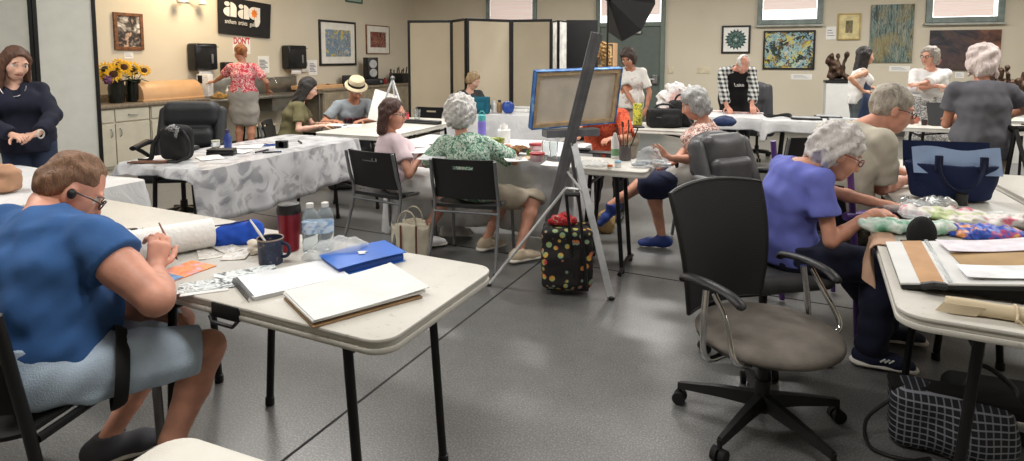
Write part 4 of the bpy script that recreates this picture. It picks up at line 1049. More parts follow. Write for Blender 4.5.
    def shirt(s, m, sleeve=.6, inf=.014, lo=-.1, flare=.012, wr=.004, neck=.07, name='shirt', hem=None, k=.03, v=0.0, seed=1, both=True, h=None, bare=False):
        D = SDF(h or s.h, k); s.torso(D, inf, lo=lo - .05); s.arms(D, inf * .8, t1=sleeve, flare=flare)
        if lo < -.04: r_ = (.165 if s.fem else .15) * s.S * s.bw + inf; D.flat(s.B(0), s.B(-.06) - UPV * .2, (r_, .118 * s.S * (.5 + .5 * s.bw) + inf), (r_ * 1.02, .12 * s.S * (.5 + .5 * s.bw) + inf), s.hr, 0, .03)
        if wr: D.wrinkle(wr, 34, seed)
        if bare:
            for q in s.arm: D.ell(s.sh[q] + s.tr * q * .015, .07, op='-', k=.01)
        D.cone(s.nk - s.ud * .012 + s.front * .012, s.nk + s.ud * .12 + s.front * .02, neck * s.S, neck * s.S * 1.25, op='-', k=.004)
        if v: D.cone(s.nk - s.ud * v + s.front * .13, s.nk + s.ud * .1 + s.front * .06, .02, .075, op='-', k=.006)
        p = s.B(lo); D.cut(p if lo > -.04 else s.pel - UPV * .5 * abs(lo), -unit(s.B(.15) - s.B(-.05)) if lo > -.04 else -UPV)
        for q in s.arm:
            e, w = s.arm[q][:2]; P = s.sh[q] + (e - s.sh[q]) * sleeve if sleeve <= 1 else e + (w - e) * (sleeve - 1); ax = unit(e - s.sh[q]) if sleeve <= 1 else unit(w - e)
            if sleeve > .3: D.cyl(P, P + ax * .08, .088 * s.aw + .006)
        return s.wear(name, D, m)
    def trousers(s, m, t1=1.95, inf=.014, flare=.01, top=.14, wr=.004, name='trousers', seed=2, waist=None):
        D = SDF(s.h, .035); s.torso(D, inf * .8, hi=top, lo=-.2); s.legs(D, inf, t1=t1, flare=flare)
        if wr: D.wrinkle(wr, 30, seed)
        D.cut(s.B(top), unit(s.B(.3) - s.B(0)))
        for q in s.leg:
            kn, an = s.leg[q][:2]; P = s.hipj[q] + (kn - s.hipj[q]) * t1 if t1 <= 1 else kn + (an - kn) * (t1 - 1); ax = unit(kn - s.hipj[q]) if t1 <= 1 else unit(an - kn)
            if t1 < 1.9: D.cyl(P, P + ax * .09, .105)
        return s.wear(name, D, m)
    def skirt(s, m, t1=.95, inf=.02, flare=.03, top=.3, name='skirt', wr=.005, seed=4):
        D = SDF(s.h, .10); s.torso(D, inf * .8, hi=top, lo=-.2); s.legs(D, inf, t1=t1, flare=flare, k=.09)
        ks = [s.leg[q][0] for q in s.leg]; hp = [s.hipj[q] for q in s.leg]
        if len(ks) == 2:
            a = (hp[0] + hp[1]) / 2; b = a + ((ks[0] + ks[1]) / 2 - a) * min(t1, 1); 
            D.flat(a, b, (.1, .09), (np.linalg.norm(ks[0] - ks[1]) / 2 + .03, .075), ks[0] - ks[1], k=.08)
        if wr: D.wrinkle(wr, 26, seed)
        D.cut(s.B(top), unit(s.B(.3) - s.B(0)))
        return s.wear(name, D, m)
    def shoes(s, m, sole=None, inf=.007, name='shoe'):
        for q in s.leg:
            D = SDF(min(s.h, .009), .02); s.foot(D, q, inf, 0)
            an = s.leg[q][1]; D.cone(an + UPV * .05, an + UPV * .1, .045, .05, op='-', k=.004)
            if not sole: s.wear(name, D, m); continue
            toe = s.leg[q][2]; f = s.hf if toe is None else yv(toe)[0] if not hasattr(toe, '__len__') else unit(toe); r = unit(np.cross(f, UPV)); dn = np.cross(f, r); dn = dn if dn[2] < 0 else -dn
            E2 = SDF(.007, .004); E2.flat(an - f * .05 * s.S + dn * .066 * s.S, an + f * .165 * s.S + dn * .068 * s.S, (.042 * s.S + inf, .017), (.043 * s.S + inf, .015), r, 1, cap=2.6)
            s.wear(name, [D, E2], [m, sole])
    def hair(s, m, style, seed=3, amp=.006, fq=90, vol=1.0, name='hair', hh=None, **kw):
        D = SDF(hh or min(s.h, .010), .03); hs = s.hs; fr = s.fr; E = lambda c, r, **k_: D.ell(s.H(*c), np.array(r) * hs * 1.0, fr, **k_)
        if style in ('short', 'balding'):
            E((0, -.022, .046), (.083 * vol, .098 * vol, .088 * vol)); E((0, -.055, -.01), (.074, .06, .06))
        elif style == 'curly':
            E((0, -.02, .05), (.098 * vol, .112 * vol, .098 * vol)); E((0, -.06, -.02), (.088 * vol, .07 * vol, .078 * vol))
            for q in (-1, 1): E((q * .075, -.03, .0), (.035 * vol, .06 * vol, .06 * vol))
        elif style == 'bob':
            E((0, -.02, .048), (.092 * vol, .106 * vol, .09 * vol)); E((0, -.06, -.04), (.085 * vol, .06 * vol, .09 * vol))
            for q in (-1, 1): E((q * .078, -.005, -.03), (.026, .05, .085 * vol))
        elif style == 'long':
            E((0, -.02, .048), (.088 * vol, .102 * vol, .088 * vol)); L = kw.get('L', .3)
            D.flat(s.H(0, -.07, .02), s.H(0, -.085, -.02 - L), (.085 * hs, .045 * hs), (.075 * hs, .03 * hs), fr[0], k=.04)
            for q in (-1, 1):
                fl = kw.get('front', .02); sy = kw.get('sy', -.01); D.flat(s.H(q * .078, sy, .02), s.H(q * .095, fl, -.02 - L * .9), (.022 * hs, .05 * hs), (.026 * hs, .035 * hs), fr[0], k=.03)
        elif style == 'bun':
            E((0, -.022, .046), (.083, .1, .088)); E((0, -.06, -.01), (.07, .055, .06)); E((0, -.125, .0), (.045, .05, .055))
            D.cone(s.H(0, -.12, .0), s.H(0, -.15, -.13), .035 * hs, .015 * hs)
        D.wrinkle(amp, fq, seed)
        # open the face and the ears
        fz = kw.get('line', .076)
        D.ell(s.H(0, .10, fz - .125), np.array([.072 if style != 'short' else .076, .10, .128]) * hs, fr, op='-', k=.012)
        if style in ('short', 'balding'):
            D.cut(s.H(0, 0, -.072), -fr[2])
            for q in (-1, 1): D.ell(s.H(q * .09, .03, -.04), np.array([.035, .05, .062]) * hs, fr, op='-', k=.01)
        if kw.get('ears'):
            for q in (-1, 1): D.ell(s.H(q * .1, .035, -.03), np.array([.045, .055, .06]) * hs, fr, op='-', k=.012)
        if style == 'balding': D.ell(s.H(0, .03, .14), np.array([.062, .10, .075]) * hs, fr, op='-', k=.02)
        return s.wear(name, D, m)
    def glasses(s, m, r=.021, name='glasses', thick=.0025):
        b = MB(); P = lambda *c: Vector(s.H(*c))
        for q in (-1, 1):
            ring = [P(q * .034 + q * r * math.cos(a) * 1.1, .107 - .004 * abs(math.cos(a)), .004 + r * .85 * math.sin(a)) for a in np.linspace(0, 2 * math.pi, 14, endpoint=False)]
            b.tube(ring, thick, 6, True); b.tube([P(q * (.034 + r * 1.1), .103, .008), P(q * .082, .05, .010), P(q * .084, -.01, .004)], thick, 6)
        b.tube([P(-.012, .108, .008), P(0, .112, .010), P(.012, .108, .008)], thick, 6)
        return b.build(name, m, s.obj)
BLKF = mat('spectacle_frame', (26, 24, 24), .3)
FABN = lambda n, c, **k: mat('cloth_' + n, c, k.pop('rough', .9), bump=k.pop('bump', .09), bscale=k.pop('bscale', 260), **k)
def printed(name, cols, sc, kind='noise', stretch=(1, 1, 1), dist=1.5):
    def f(q):
        v = q.map(stretch)
        if kind == 'voronoi':
            x = q.node('ShaderNodeTexVoronoi'); x.inputs['Scale'].default_value = sc; n = q.noise(v, sc * .8, 3, .5, dist); mx = q.node('ShaderNodeMix', data_type='RGBA'); mx.inputs[0].default_value = .12
            q.link(v, mx.inputs[6]); q.link(n.outputs['Color'], mx.inputs[7]); q.link(mx.outputs[2], x.inputs['Vector']); fac = x.outputs['Distance']
        else:
            n = q.noise(v, sc, 3, .6, dist); mr = q.node('ShaderNodeMapRange'); mr.inputs[1].default_value = .3; mr.inputs[2].default_value = .7; q.link(n.outputs[0], mr.inputs[0]); fac = mr.outputs[0]
        k = len(cols); q.col(q.ramp(fac, [((i + .2) / k, c) for i, c in enumerate(cols)], 'CONSTANT'))
    return custom('print_' + name, f, .9)
SK1 = skin('ruddy', (206, 148, 126)); SK2 = skin('fair', (214, 168, 146)); SK3 = skin('tan', (184, 128, 102)); SK4 = skin('aged', (202, 146, 122)); SK5 = skin('olive', (196, 146, 116))
# ---------------------------------------------------------------- man in blue, front left
def W(px, py, Y): return tuple(atY(px, py, Y))
f = Fig((-1.42, 1.84), (-1.47, 1.83, .56), (-1.53, 1.93, .985), hip=55, tor=22, head=(50, 40, 0), S=1.06, bw=1.16, h=.008, headoff=(-1.525, 2.02, 1.055), hs=.94, belly=.05, lw=.9, aw=1.22)
f.set_arm(1, W(154, 272, 2.0), pole=(.5, -1, .1), d=(-.02, .42, .75), n=(-.8, .3, -.3), curl=42, thumb=25)
f.set_arm(-1, (-1.31, 2.06, .60), pole=(-1, 0, .2), d=(.8, .3, -.3), n=(0, 0, -1), curl=20)
f.set_leg(1, (-1.19, 1.90, .09), pole=(.75, .55, .6)); f.set_leg(-1, (-1.5, 2.12, .09), pole=(.6, .8, .6))
man = f.body('person', 'person in blue T-shirt and pale denim shorts painting with a fine brush at front left', SK1, nose=1.1, brow=mat('brow_brown', (110, 76, 54), .8))
f.shirt(FABN('royal_blue', (52, 92, 146), var=.08, nscale=5), sleeve=.40, inf=.017, lo=-.05, wr=.0055, flare=.014, name='t_shirt')
DEN = mat('denim_pale', (186, 204, 222), .9, var=.1, nscale=7, bump=.3, bscale=220)
f.trousers(DEN, t1=.93, inf=.016, flare=.012, top=.2, wr=.006, name='denim_shorts')
f.hair(hairmat('auburn', (98, 70, 52), (150, 112, 84)), 'short', amp=.004, vol=.95)
f.glasses(BLKF)
f.shoes(mat('trainer_grey', (70, 70, 76), .8), mat('sole_white', (226, 222, 212), .6))
m = MB(); e, w = [Vector(x) for x in f.arm[1][:2]]; m.tube([w + (e - w) * .1 + Vector((math.cos(a), math.sin(a), 0)) * .029 for a in np.linspace(0, 6.28, 14, endpoint=False)], .0035, 6, True); m.build('bracelet', mat('bracelet_gold', (170, 140, 90), .4, .5), f.obj)
m = MB(); k_, h_ = Vector(f.leg[1][0]), Vector(f.hipj[1]); c = h_.lerp(k_, .42); ax = (k_ - h_).normalized(); sd = Vector((0, 0, 1)).cross(ax).normalized(); uu = ax.cross(sd)
m.tube([c + sd * .125 * math.cos(a) + uu * (.118 * math.sin(a) - .012) for a in np.linspace(0, 6.28, 22, endpoint=False)], .014, 8, True, flat=(.35, 1.6)); m.build('black_strap', BLACKM, f.obj)
m = MB(); m.ell(Vector(f.H(.088, -.005, -.004)), (.012, .016, .018)); m.build('earpiece', BLACK, f.obj)
# his folding armchair
t = thing('folding_armchair', 'black folding armchair under the person in blue T-shirt', 'chair', (-1.56, 1.88, 0), -R(8))
m = MB(); m.grid(lambda a, b: ((a - .5) * .5, -.26 + .5 * b, .46 - .05 * math.sin(math.pi * a)), 8, 8, .012); m.build('seat', BLACKM, t)
m = MB(); m.grid(lambda a, b: ((a - .5) * .5, -.27 - .06 * b - .05 * math.sin(math.pi * a), .52 + .3 * b), 8, 8, .02); m.build('backrest', BLACKM, t)
for s in (-1, 1):
    m = MB(); m.tube([(s * .27, -.2, .012), (s * .27, -.27, .46), (s * .27, -.34, .83)], .016, 10); m.build('back_post', BLACK, t)
    m = MB(); m.tube([(s * .27, .22, .012), (s * .27, .2, .45)], .016, 10); m.build('leg', LEGG, t)
    m = MB(); m.tube([(s * .27, -.25, .435), (s * .27, .22, .435)], .014, 10); m.build('seat_rail', BLACK, t)
# ---------------------------------------------------------------- woman in navy at the left
f = Fig((-3.60, 4.48), (-3.64, 4.48, .88), (-3.70, 4.45, 1.305), hip=140, tor=142, head=(122, 22, -4), S=.93, bw=.98, fem=True, h=.010)
f.set_arm(-1, W(38, 134, 4.24), pole=(.7, .3, -.5), d=(-.9, -.3, -.1), n=(-.2, .3, -1), curl=22); f.set_arm(1, W(14, 136, 4.2), pole=(-1, -.2, -.4), d=(.8, -.4, .05), n=(0, .3, -1), curl=30)
f.set_leg(1, (-3.66, 4.48, .08), pole=(.5, -.8, 0)); f.set_leg(-1, (-3.49, 4.55, .08), pole=(.5, -.8, 0))
f.body('person', 'person with long brown hair in navy sweater standing before the pale screen at left', SK2, bare_legs=False, brow=mat('brow_brown', (110, 76, 54), .8))
NAVY = FABN('navy_knit', (22, 26, 44), var=.1)
f.shirt(NAVY, sleeve=1.88, inf=.02, lo=-.18, name='sweater', v=.09); f.trousers(FABN('dark_jeans', (42, 52, 74), var=.1), name='jeans')
f.hair(hairmat('brown', (58, 36, 26), (104, 68, 48)), 'long', L=.26, amp=.004, front=.05, vol=1.03, line=.09); f.shoes(BLACK)
m = MB(); m.tube([Vector(f.nk + f.front * (.085 + .035 * math.sin(a)) + f.tr * .075 * math.cos(a) - UPV * (.015 + .075 * math.sin(a))) for a in np.linspace(0, math.pi, 14)], .0035, 6); m.build('necklace', mat('bead_silver', (170, 166, 170), .3, .6), f.obj)
w_ = Vector(f.arm[-1][1]); m = MB(); m.tube([w_ + Vector((.02, math.cos(a) * .03, math.sin(a) * .03)) for a in np.linspace(0, 6.28, 12, endpoint=False)], .006, 6, True); m.build('bracelet', mat('bracelet_pale', (200, 196, 190), .4), f.obj)
# ---------------------------------------------------------------- woman in red floral blouse at the sink
f = Fig((-3.97, 8.85), (-3.97, 8.85, .94), (-3.97, 8.87, 1.40), hip=-12, tor=-14, head=(-48, 22, 0), S=1.0, bw=1.02, fem=True, h=.014)
f.set_arm(-1, W(213, 83, 9.15), pole=(-.3, -.4, -1), d=(-.9, .4, 0), n=(0, 0, -1)); f.set_arm(1, (-3.72, 9.12, 1.0), pole=(.8, -.5, -.5), curl=20)
f.set_leg(1, (-3.88, 8.82, .08), pole=(0, 1, 0)); f.set_leg(-1, (-4.08, 8.9, .08), pole=(0, 1, 0))
f.body('person', 'person in red floral blouse and grey skirt standing at the steel sink counter', SK3)
f.shirt(printed('red_floral', [(176, 44, 66), (206, 76, 92), (226, 190, 186), (188, 58, 78), (216, 130, 132)], 13), sleeve=.7, inf=.022, lo=.1, name='floral_blouse')
f.skirt(FABN('grey_skirt', (158, 152, 144), var=.06), t1=.86, flare=.02, top=.28, inf=.022); f.hair(hairmat('copper', (112, 66, 36), (166, 106, 62)), 'bun', amp=.004); f.shoes(mat('sandal_tan', (150, 110, 80), .7))
# ---------------------------------------------------------------- young woman in olive
f = Fig((-2.42, 6.8), (-2.5, 6.72, .55), (-2.40, 6.78, 1.0), hip=78, tor=72, head=(72, 26, 0), S=.97, bw=.95, fem=True, h=.012)
f.set_arm(1, W(322, 126, 6.55), pole=(-.2, -.6, -1), d=(.9, .4, 0), n=(0, 0, -1)); f.set_arm(-1, W(328, 124, 6.8), pole=(-.3, .5, -1), d=(.9, -.3, 0), n=(0, 0, -1))
f.set_leg(1, (-2.0, 6.7, .08), pole=(1, 0, 1)); f.set_leg(-1, (-2.0, 6.95, .08), pole=(1, 0, 1))
f.body('person', 'person with long black hair in olive green T-shirt seated at white table', SK2, bare_legs=False, brow=EYED)
f.shirt(FABN('olive', (102, 96, 66), var=.08), sleeve=.7, lo=-.1, inf=.018, name='t_shirt'); f.trousers(FABN('dark_jeans', (42, 52, 74), var=.1), name='jeans'); f.hair(hairmat('black', (18, 15, 14), (44, 36, 32)), 'long', L=.28, amp=.003, front=-.02); f.shoes(BLACK)
# ---------------------------------------------------------------- man in straw hat
f = Fig((-2.02, 7.5), (-2.05, 7.58, .53), (-1.98, 7.48, .96), hip=120, tor=150, head=(150, 34, 0), S=1.0, bw=1.05, h=.012)
f.set_arm(1, W(336, 121.5, 7.12), pole=(-1, .2, -.6), d=(.6, -.6, 0), n=(0, 0, -1)); f.set_arm(-1, W(362, 121, 7.2), pole=(1, .2, -.8), d=(-.4, -.8, 0), n=(0, 0, -1))
f.set_leg(1, (-1.75, 7.2, .08), pole=(.5, -.6, 1)); f.set_leg(-1, (-1.6, 7.45, .08), pole=(.8, -.4, 1))
f.body('person', 'person in straw hat and grey T-shirt with dark red print seated at white table', SK3, bare_legs=False)
sh = f.shirt(FABN('heather_grey', (146, 154, 160), var=.06), sleeve=.72, lo=-.1, inf=.018, name='t_shirt'); f.trousers(FABN('charcoal', (48, 48, 52)), name='trousers'); f.hair(hairmat('dark', (30, 26, 24), (60, 50, 44)), 'short', amp=.003); f.shoes(BLACK)
PRT = mat('print_maroon', (96, 42, 52), .8)
pm = MB(); c0 = Vector(f.B(.58) + f.front * .155); tr_ = Vector(f.tr); ud_ = Vector(f.ud)
for i in range(8):
    x = -.12 + .034 * i; hgt = .075
    for dx, dz, wd, hh in (((-.009, 0, .006, hgt), (0.008, 0, .006, hgt), (0, .02, .018, .009)) if i % 2 else ((-.008, 0, .006, hgt), (.002, .02, .016, .009), (.002, -.02, .016, .009))):
        p = c0 + tr_ * (x + dx) + ud_ * dz
        fr_ = Vector(f.front); vs = [p + tr_ * (a * wd / 2) + ud_ * (b * hh / 2) + fr_ * (c_ * .012 - .25 * abs(x + dx) ** 1.5) for c_ in (-1, 1) for a, b in ((-1, -1), (1, -1), (1, 1), (-1, 1))]
        pm._add(vs, [(0, 1, 2, 3), (4, 5, 6, 7), (0, 1, 5, 4), (1, 2, 6, 5), (2, 3, 7, 6), (3, 0, 4, 7)])
po = pm.build('chest_print', PRT, f.obj, smooth=False)
STRAW = mat('straw', (206, 190, 158), .8, bump=.4, bscale=120)
hm = MB(); A = Matrix([list(f.fr[0]) + [0], list(f.fr[1]) + [0], list(f.fr[2]) + [0], [0, 0, 0, 1]]).transposed(); A.translation = Vector(f.H(0, -.015, .07)); hm.T = A
hm.lathe([(.0, .1), (.05, .098), (.085, .085), (.098, .05), (.104, .0), (.122, -.012), (.14, -.022), (.141, -.017), (.13, -.004), (.1, .006)], 24); ho = hm.build('straw_hat', STRAW, f.obj)
hb_ = MB(); hb_.T = A; hb_.lathe([(.1055, .004), (.1035, .035), (.101, .035), (.1025, .004)], 24); hb_.build('hat_band', mat('band_dark', (40, 36, 34), .8), ho)
# ---------------------------------------------------------------- woman in pale pink
f = Fig((-1.02, 4.72), (-.93, 4.77, .52), (-.98, 4.77, .88), hip=68, tor=58, head=(98, 8, 0), S=.97, bw=.98, fem=True, h=.010)
f.set_arm(1, W(421, 155, 4.72), pole=(.1, -.8, -.8), d=(.8, .3, .1), n=(-.2, .3, -1), curl=38); f.set_arm(-1, W(410, 151, 5.0), pole=(-.4, .6, -1), d=(.9, -.2, 0), n=(0, 0, -1))
f.set_leg(1, (-.70, 4.62, .09), pole=(1, .2, .8), toe=70); f.set_leg(-1, (-.52, 4.92, .09), pole=(1, .3, .8), toe=75)
f.body('person', 'person with glasses and brown hair in pale pink blouse and white shorts, writing', SK4, lips=True, brow=EYED)
f.shirt(FABN('pale_pink', (222, 202, 208), var=.04), sleeve=.6, lo=-.08, inf=.02, name='blouse'); f.trousers(FABN('white_shorts', (226, 224, 222), var=.03), t1=.72, inf=.02, name='shorts')
f.hair(hairmat('chestnut', (44, 24, 20), (88, 52, 42)), 'long', L=.15, amp=.004, front=-.05, line=.085, sy=-.045); f.glasses(BLKF, .02); f.shoes(mat('sock_white', (226, 226, 226), .8), mat('sole_white', (226, 222, 212), .6))
# ---------------------------------------------------------------- white-curled woman in green
f = Fig((-.33, 4.3), (-.27, 4.43, .51), (-.38, 4.47, .90), hip=50, tor=14, head=(16, 8, 0), S=.95, bw=1.08, fem=True, h=.010, hs=1.03)
f.set_arm(1, (-.02, 4.72, .79), pole=(1, -.6, -.8), d=(-.3, .9, 0), n=(0, 0, -1)); f.set_arm(-1, (-.5, 4.75, .79), pole=(-1, -.4, -.8), d=(.3, .9, 0), n=(0, 0, -1))
f.set_leg(1, (.05, 4.28, .09), pole=(.9, .5, .4), toe=62); f.set_leg(-1, (-.2, 4.55, .09), pole=(.7, .8, .4))
f.body('person', 'person with short white curls in green patterned blouse, seen from behind', SK4)
f.shirt(printed('green_scroll', [(44, 92, 76), (120, 160, 136), (206, 214, 200), (70, 120, 100)], 28), sleeve=.9, lo=-.12, inf=.022, name='blouse', flare=.02)
KH = FABN('khaki', (160, 148, 130), var=.06); f.trousers(KH, t1=1.02, inf=.014, flare=.012, name='capri_trousers'); f.hair(hairmat('white', (176, 172, 166), (228, 225, 220), 40), 'curly', amp=.011, fq=115, vol=1.22, line=.05); f.shoes(mat('shoe_beige', (196, 180, 156), .8), mat('sole_white', (226, 222, 212), .6))
# ---------------------------------------------------------------- grey-haired woman at the small table
f = Fig((1.5, 4.75), (1.53, 4.78, .55), (1.52, 4.72, .98), hip=-78, tor=-70, head=(-72, 26, 0), S=.98, bw=1.1, fem=True, h=.010)
f.set_arm(-1, W(668, 158, 4.3), pole=(-.2, -.7, -1), d=(-.75, -.1, .6), n=(-.6, .3, .6), curl=8, spread=1.6); f.set_arm(1, W(672, 164, 4.55), pole=(.3, .8, -1), d=(-1, -.2, -.1), n=(0, 0, -1), curl=30)
f.set_leg(-1, (1.18, 4.62, .09), pole=(-1, 0, .6), toe=-80); f.set_leg(1, (.80, 4.78, .30), pole=(-.6, 0, 1), toe=(-.75, -.1, -.65))
f.body('person', 'person with grey bobbed hair and striped skirt gesturing over the small table', SK4)
f.shirt(printed('coral_speckle', [(204, 120, 104), (232, 214, 204), (90, 60, 60), (222, 170, 154)], 34), sleeve=.85, lo=-.05, inf=.02, name='blouse')
STR = custom('black_white_stripe', lambda q: q.col(q.ramp(q.node('ShaderNodeTexWave', bands_direction='DIAGONAL', i_Scale=16.0, i_Distortion=1.0).outputs[0], [(.45, (22, 22, 24)), (.55, (222, 218, 210))], 'CONSTANT')), .9)
f.skirt(STR, t1=.45, top=.3, inf=.03)
D = SDF(.012, .08); f.legs(D, .026, t0=.4, t1=1.05, k=.09); D.wrinkle(.005, 26, 3); f.wear('navy_apron', D, FABN('navy_cotton', (30, 36, 62)))
f.hair(hairmat('grey', (112, 112, 112), (190, 190, 188), 45), 'bob', amp=.006, fq=70, vol=1.04, line=.055); f.shoes(mat('clog_blue', (40, 62, 130), .5))
w_ = Vector(f.arm[1][1]); m = MB(); m.tube([w_ + Vector((.03, math.cos(a) * .03, math.sin(a) * .03)) for a in np.linspace(0, 6.28, 12, endpoint=False)], .008, 6, True); m.build('wristband', BLACK, f.obj)
t = thing('metal_stool', 'grey tube-legged stool under the grey-haired person in striped skirt', 'stool', (1.58, 4.78, 0), .2)
m = MB(); m.lathe([(0, .44), (.17, .44), (.19, .455), (.18, .475), (0, .48)], 24); m.build('seat', BLACKM, t)
for sx in (-1, 1):
    for sy in (-1, 1): MB().tube(spline([(sx * .1, sy * .1, .44), (sx * .16, sy * .16, .4), (sx * .2, sy * .2, .012)], 5), .013, 10).build('leg', LEGG, t)
MB().tube([(.19 * math.cos(a), .19 * math.sin(a), .2) for a in np.linspace(0, 6.28, 20, endpoint=False)], .009, 8, True).build('foot_ring', LEGG, t)
# ---------------------------------------------------------------- woman in violet
f = Fig((1.38, 2.9), (1.36, 2.94, .56), (1.41, 2.89, .985), hip=88, tor=82, head=(100, 26, 0), S=.98, bw=1.0, fem=True, h=.008, headoff=(1.54, 2.85, 1.045), hs=1.05)
f.set_arm(1, W(873, 213, 2.73), pole=(-.8, -.3, -1), d=(.9, .15, -.05), n=(-.1, .2, -1), curl=32); f.set_arm(-1, W(886, 205, 2.95), pole=(-.2, .8, -1), d=(.9, -.2, -.05), n=(0, 0, -1), curl=30)
f.set_leg(1, (1.74, 2.80, .09), pole=(1, -.2, .6), toe=112); f.set_leg(-1, (1.97, 3.06, .09), pole=(1, .1, .6), toe=105)
f.body('person', 'person with tousled white hair in violet blue shirt seated at the right table', SK4, bare_legs=False, nose=1.1)
f.shirt(FABN('violet_blue', (104, 112, 190), var=.07, nscale=5), sleeve=.6, inf=.018, lo=-.12, wr=.006, name='shirt', v=.05, neck=.06); f.trousers(FABN('navy_trouser', (28, 32, 54), var=.1), inf=.02, name='trousers', flare=.016)
f.hair(hairmat('white_fine', (186, 180, 176), (234, 230, 228), 55), 'curly', amp=.011, fq=85, vol=1.02, line=.075, ears=True); f.glasses(mat('spectacle_rose', (120, 50, 60), .3), .02)
f.shoes(mat('trainer_navy', (26, 32, 56), .8), mat('sole_white', (226, 222, 212), .6))
kn, an, _t = f.leg[1]; tf, tr2 = yv(112); pk = [c_ for c_ in f.obj.children if c_.name.startswith('shoe')][-1]
m = MB()
for i in range(3):
    p = Vector(an + tf * (.03 + .018 * i) + tr2 * .050 - UPV * .035); q = p + Vector(tf * .022 + UPV * .016 - tr2 * .004); m.tube([p, q], .004, 6)
m.build('white_mark', mat('mark_white', (226, 226, 224), .6), pk)
# ---------------------------------------------------------------- man in beige
f = Fig((1.9, 3.40), (1.84, 3.38, .58), (1.97, 3.41, 1.10), hip=75, tor=74, head=(106, 20, 0), S=1.05, bw=1.0, h=.009, headoff=(2.15, 3.41, 1.205), belly=.04)
f.set_arm(1, W(905, 180, 3.46), pole=(-.9, -.4, -.9), d=(1, .1, -.05), n=(0, 0, -1), curl=25); f.set_arm(-1, W(902, 174, 3.7), pole=(-.3, .7, -1), d=(1, -.1, -.05), n=(0, 0, -1), curl=25)
f.set_leg(1, (2.25, 3.3, .09), pole=(1, 0, .6)); f.set_leg(-1, (2.3, 3.6, .09), pole=(1, .1, .6))
f.body('person', 'person with swept grey hair and glasses in beige T-shirt leaning over the table', SK1, nose=1.15)
f.shirt(FABN('stone_beige', (182, 176, 160), var=.06), sleeve=.8, inf=.022, lo=-.1, wr=.006, name='t_shirt', flare=.02, neck=.056)
f.trousers(printed('camouflage', [(70, 68, 60), (120, 116, 104), (150, 146, 132), (92, 88, 78)], 16), t1=.9, inf=.026, name='shorts'); f.hair(hairmat('silver', (120, 112, 102), (196, 186, 170), 45), 'short', amp=.005, fq=55, vol=1.08); f.glasses(BLKF); f.shoes(BLACK)
w_ = Vector(f.arm[-1][1]); m = MB(); m.tube([w_ + Vector((-.02, math.cos(a) * .034, math.sin(a) * .034)) for a in np.linspace(0, 6.28, 12, endpoint=False)], .009, 6, True); m.build('watch', BLACK, f.obj)
# ---------------------------------------------------------------- woman in grey, standing at the right
f = Fig((3.38, 4.30), (3.38, 4.30, .90), (3.38, 4.32, 1.31), hip=18, tor=20, head=(42, 18, 0), S=.95, bw=1.04, fem=True, h=.010)
f.set_arm(1, (3.78, 4.58, 1.04), pole=(1, -.6, -.3), d=(-.4, .8, .1), n=(0, 0, -1), curl=25); f.set_arm(-1, (3.42, 4.62, 1.04), pole=(.3, .6, -1), d=(.5, .8, 0), n=(0, 0, -1), curl=25)
f.set_leg(1, (3.38, 4.26, .08), pole=(0, 1, 0)); f.set_leg(-1, (3.18, 4.33, .08), pole=(0, 1, 0))
f.body('person', 'person with pinkish white hair in dark grey T-shirt standing with back turned at right', SK3, bare_legs=False)
f.shirt(FABN('slate_grey', (88, 88, 94), var=.08), sleeve=.55, inf=.024, lo=-.25, wr=.006, name='t_shirt', flare=.014); f.trousers(FABN('khaki', (160, 148, 130)), inf=.02); f.shoes(BLACK)
f.hair(hairmat('pink_white', (186, 166, 162), (230, 218, 212), 45), 'bob', amp=.010, fq=60, vol=1.08)
# ---------------------------------------------------------------- far people
f = Fig((1.58, 8.0), (1.58, 8.0, .92), (1.57, 7.94, 1.35), hip=205, tor=205, head=(215, 34, 0), S=.97, bw=1.0, fem=True, h=.013)
f.set_arm(1, W(638, 112, 7.75), pole=(-1, .2, -.6), d=(.3, -.5, -.7), n=(.3, .3, -.3), curl=25); f.set_arm(-1, W(646, 110, 7.78), pole=(1, .3, -.5), d=(-.6, -.4, -.5), n=(-.3, .3, -.3), curl=25)
f.set_leg(1, (1.43, 8.0, .08), pole=(0, -1, 0)); f.set_leg(-1, (1.6, 8.0, .08), pole=(0, -1, 0))
f.body('person', 'person with dark wavy hair in white printed T-shirt standing before the green door', SK3, bare_legs=False, brow=EYED)
f.shirt(printed('white_print', [(214, 212, 206), (222, 220, 214), (222, 220, 214), (196, 170, 160)], 7), sleeve=.75, inf=.02, lo=-.2, name='t_shirt'); f.trousers(KH); f.hair(hairmat('dark_brown', (36, 26, 22), (74, 54, 44)), 'bob', amp=.006, fq=60, vol=1.1); f.shoes(BLACK)
f = Fig((3.12, 8.42), (3.16, 8.48, .92), (3.10, 8.26, 1.34), hip=188, tor=184, head=(186, 58, 0), S=1.02, bw=1.1, h=.013, headoff=(3.12, 8.13, 1.41))
f.set_arm(1, W(727, 110, 7.95), pole=(-1, .2, -.4), d=(.2, -.7, -.5), n=(0, .3, -1), curl=25); f.set_arm(-1, W(752, 110, 7.9), pole=(1, .2, -.4), d=(-.1, -.7, -.6), n=(0, .3, -1), curl=25)
f.set_leg(1, (3.06, 8.48, .08), pole=(0, -1, 0)); f.set_leg(-1, (3.26, 8.48, .08), pole=(0, -1, 0))
f.body('person', 'person with balding white head in plaid shirt and black apron bending over table', SK1, bare_legs=False)
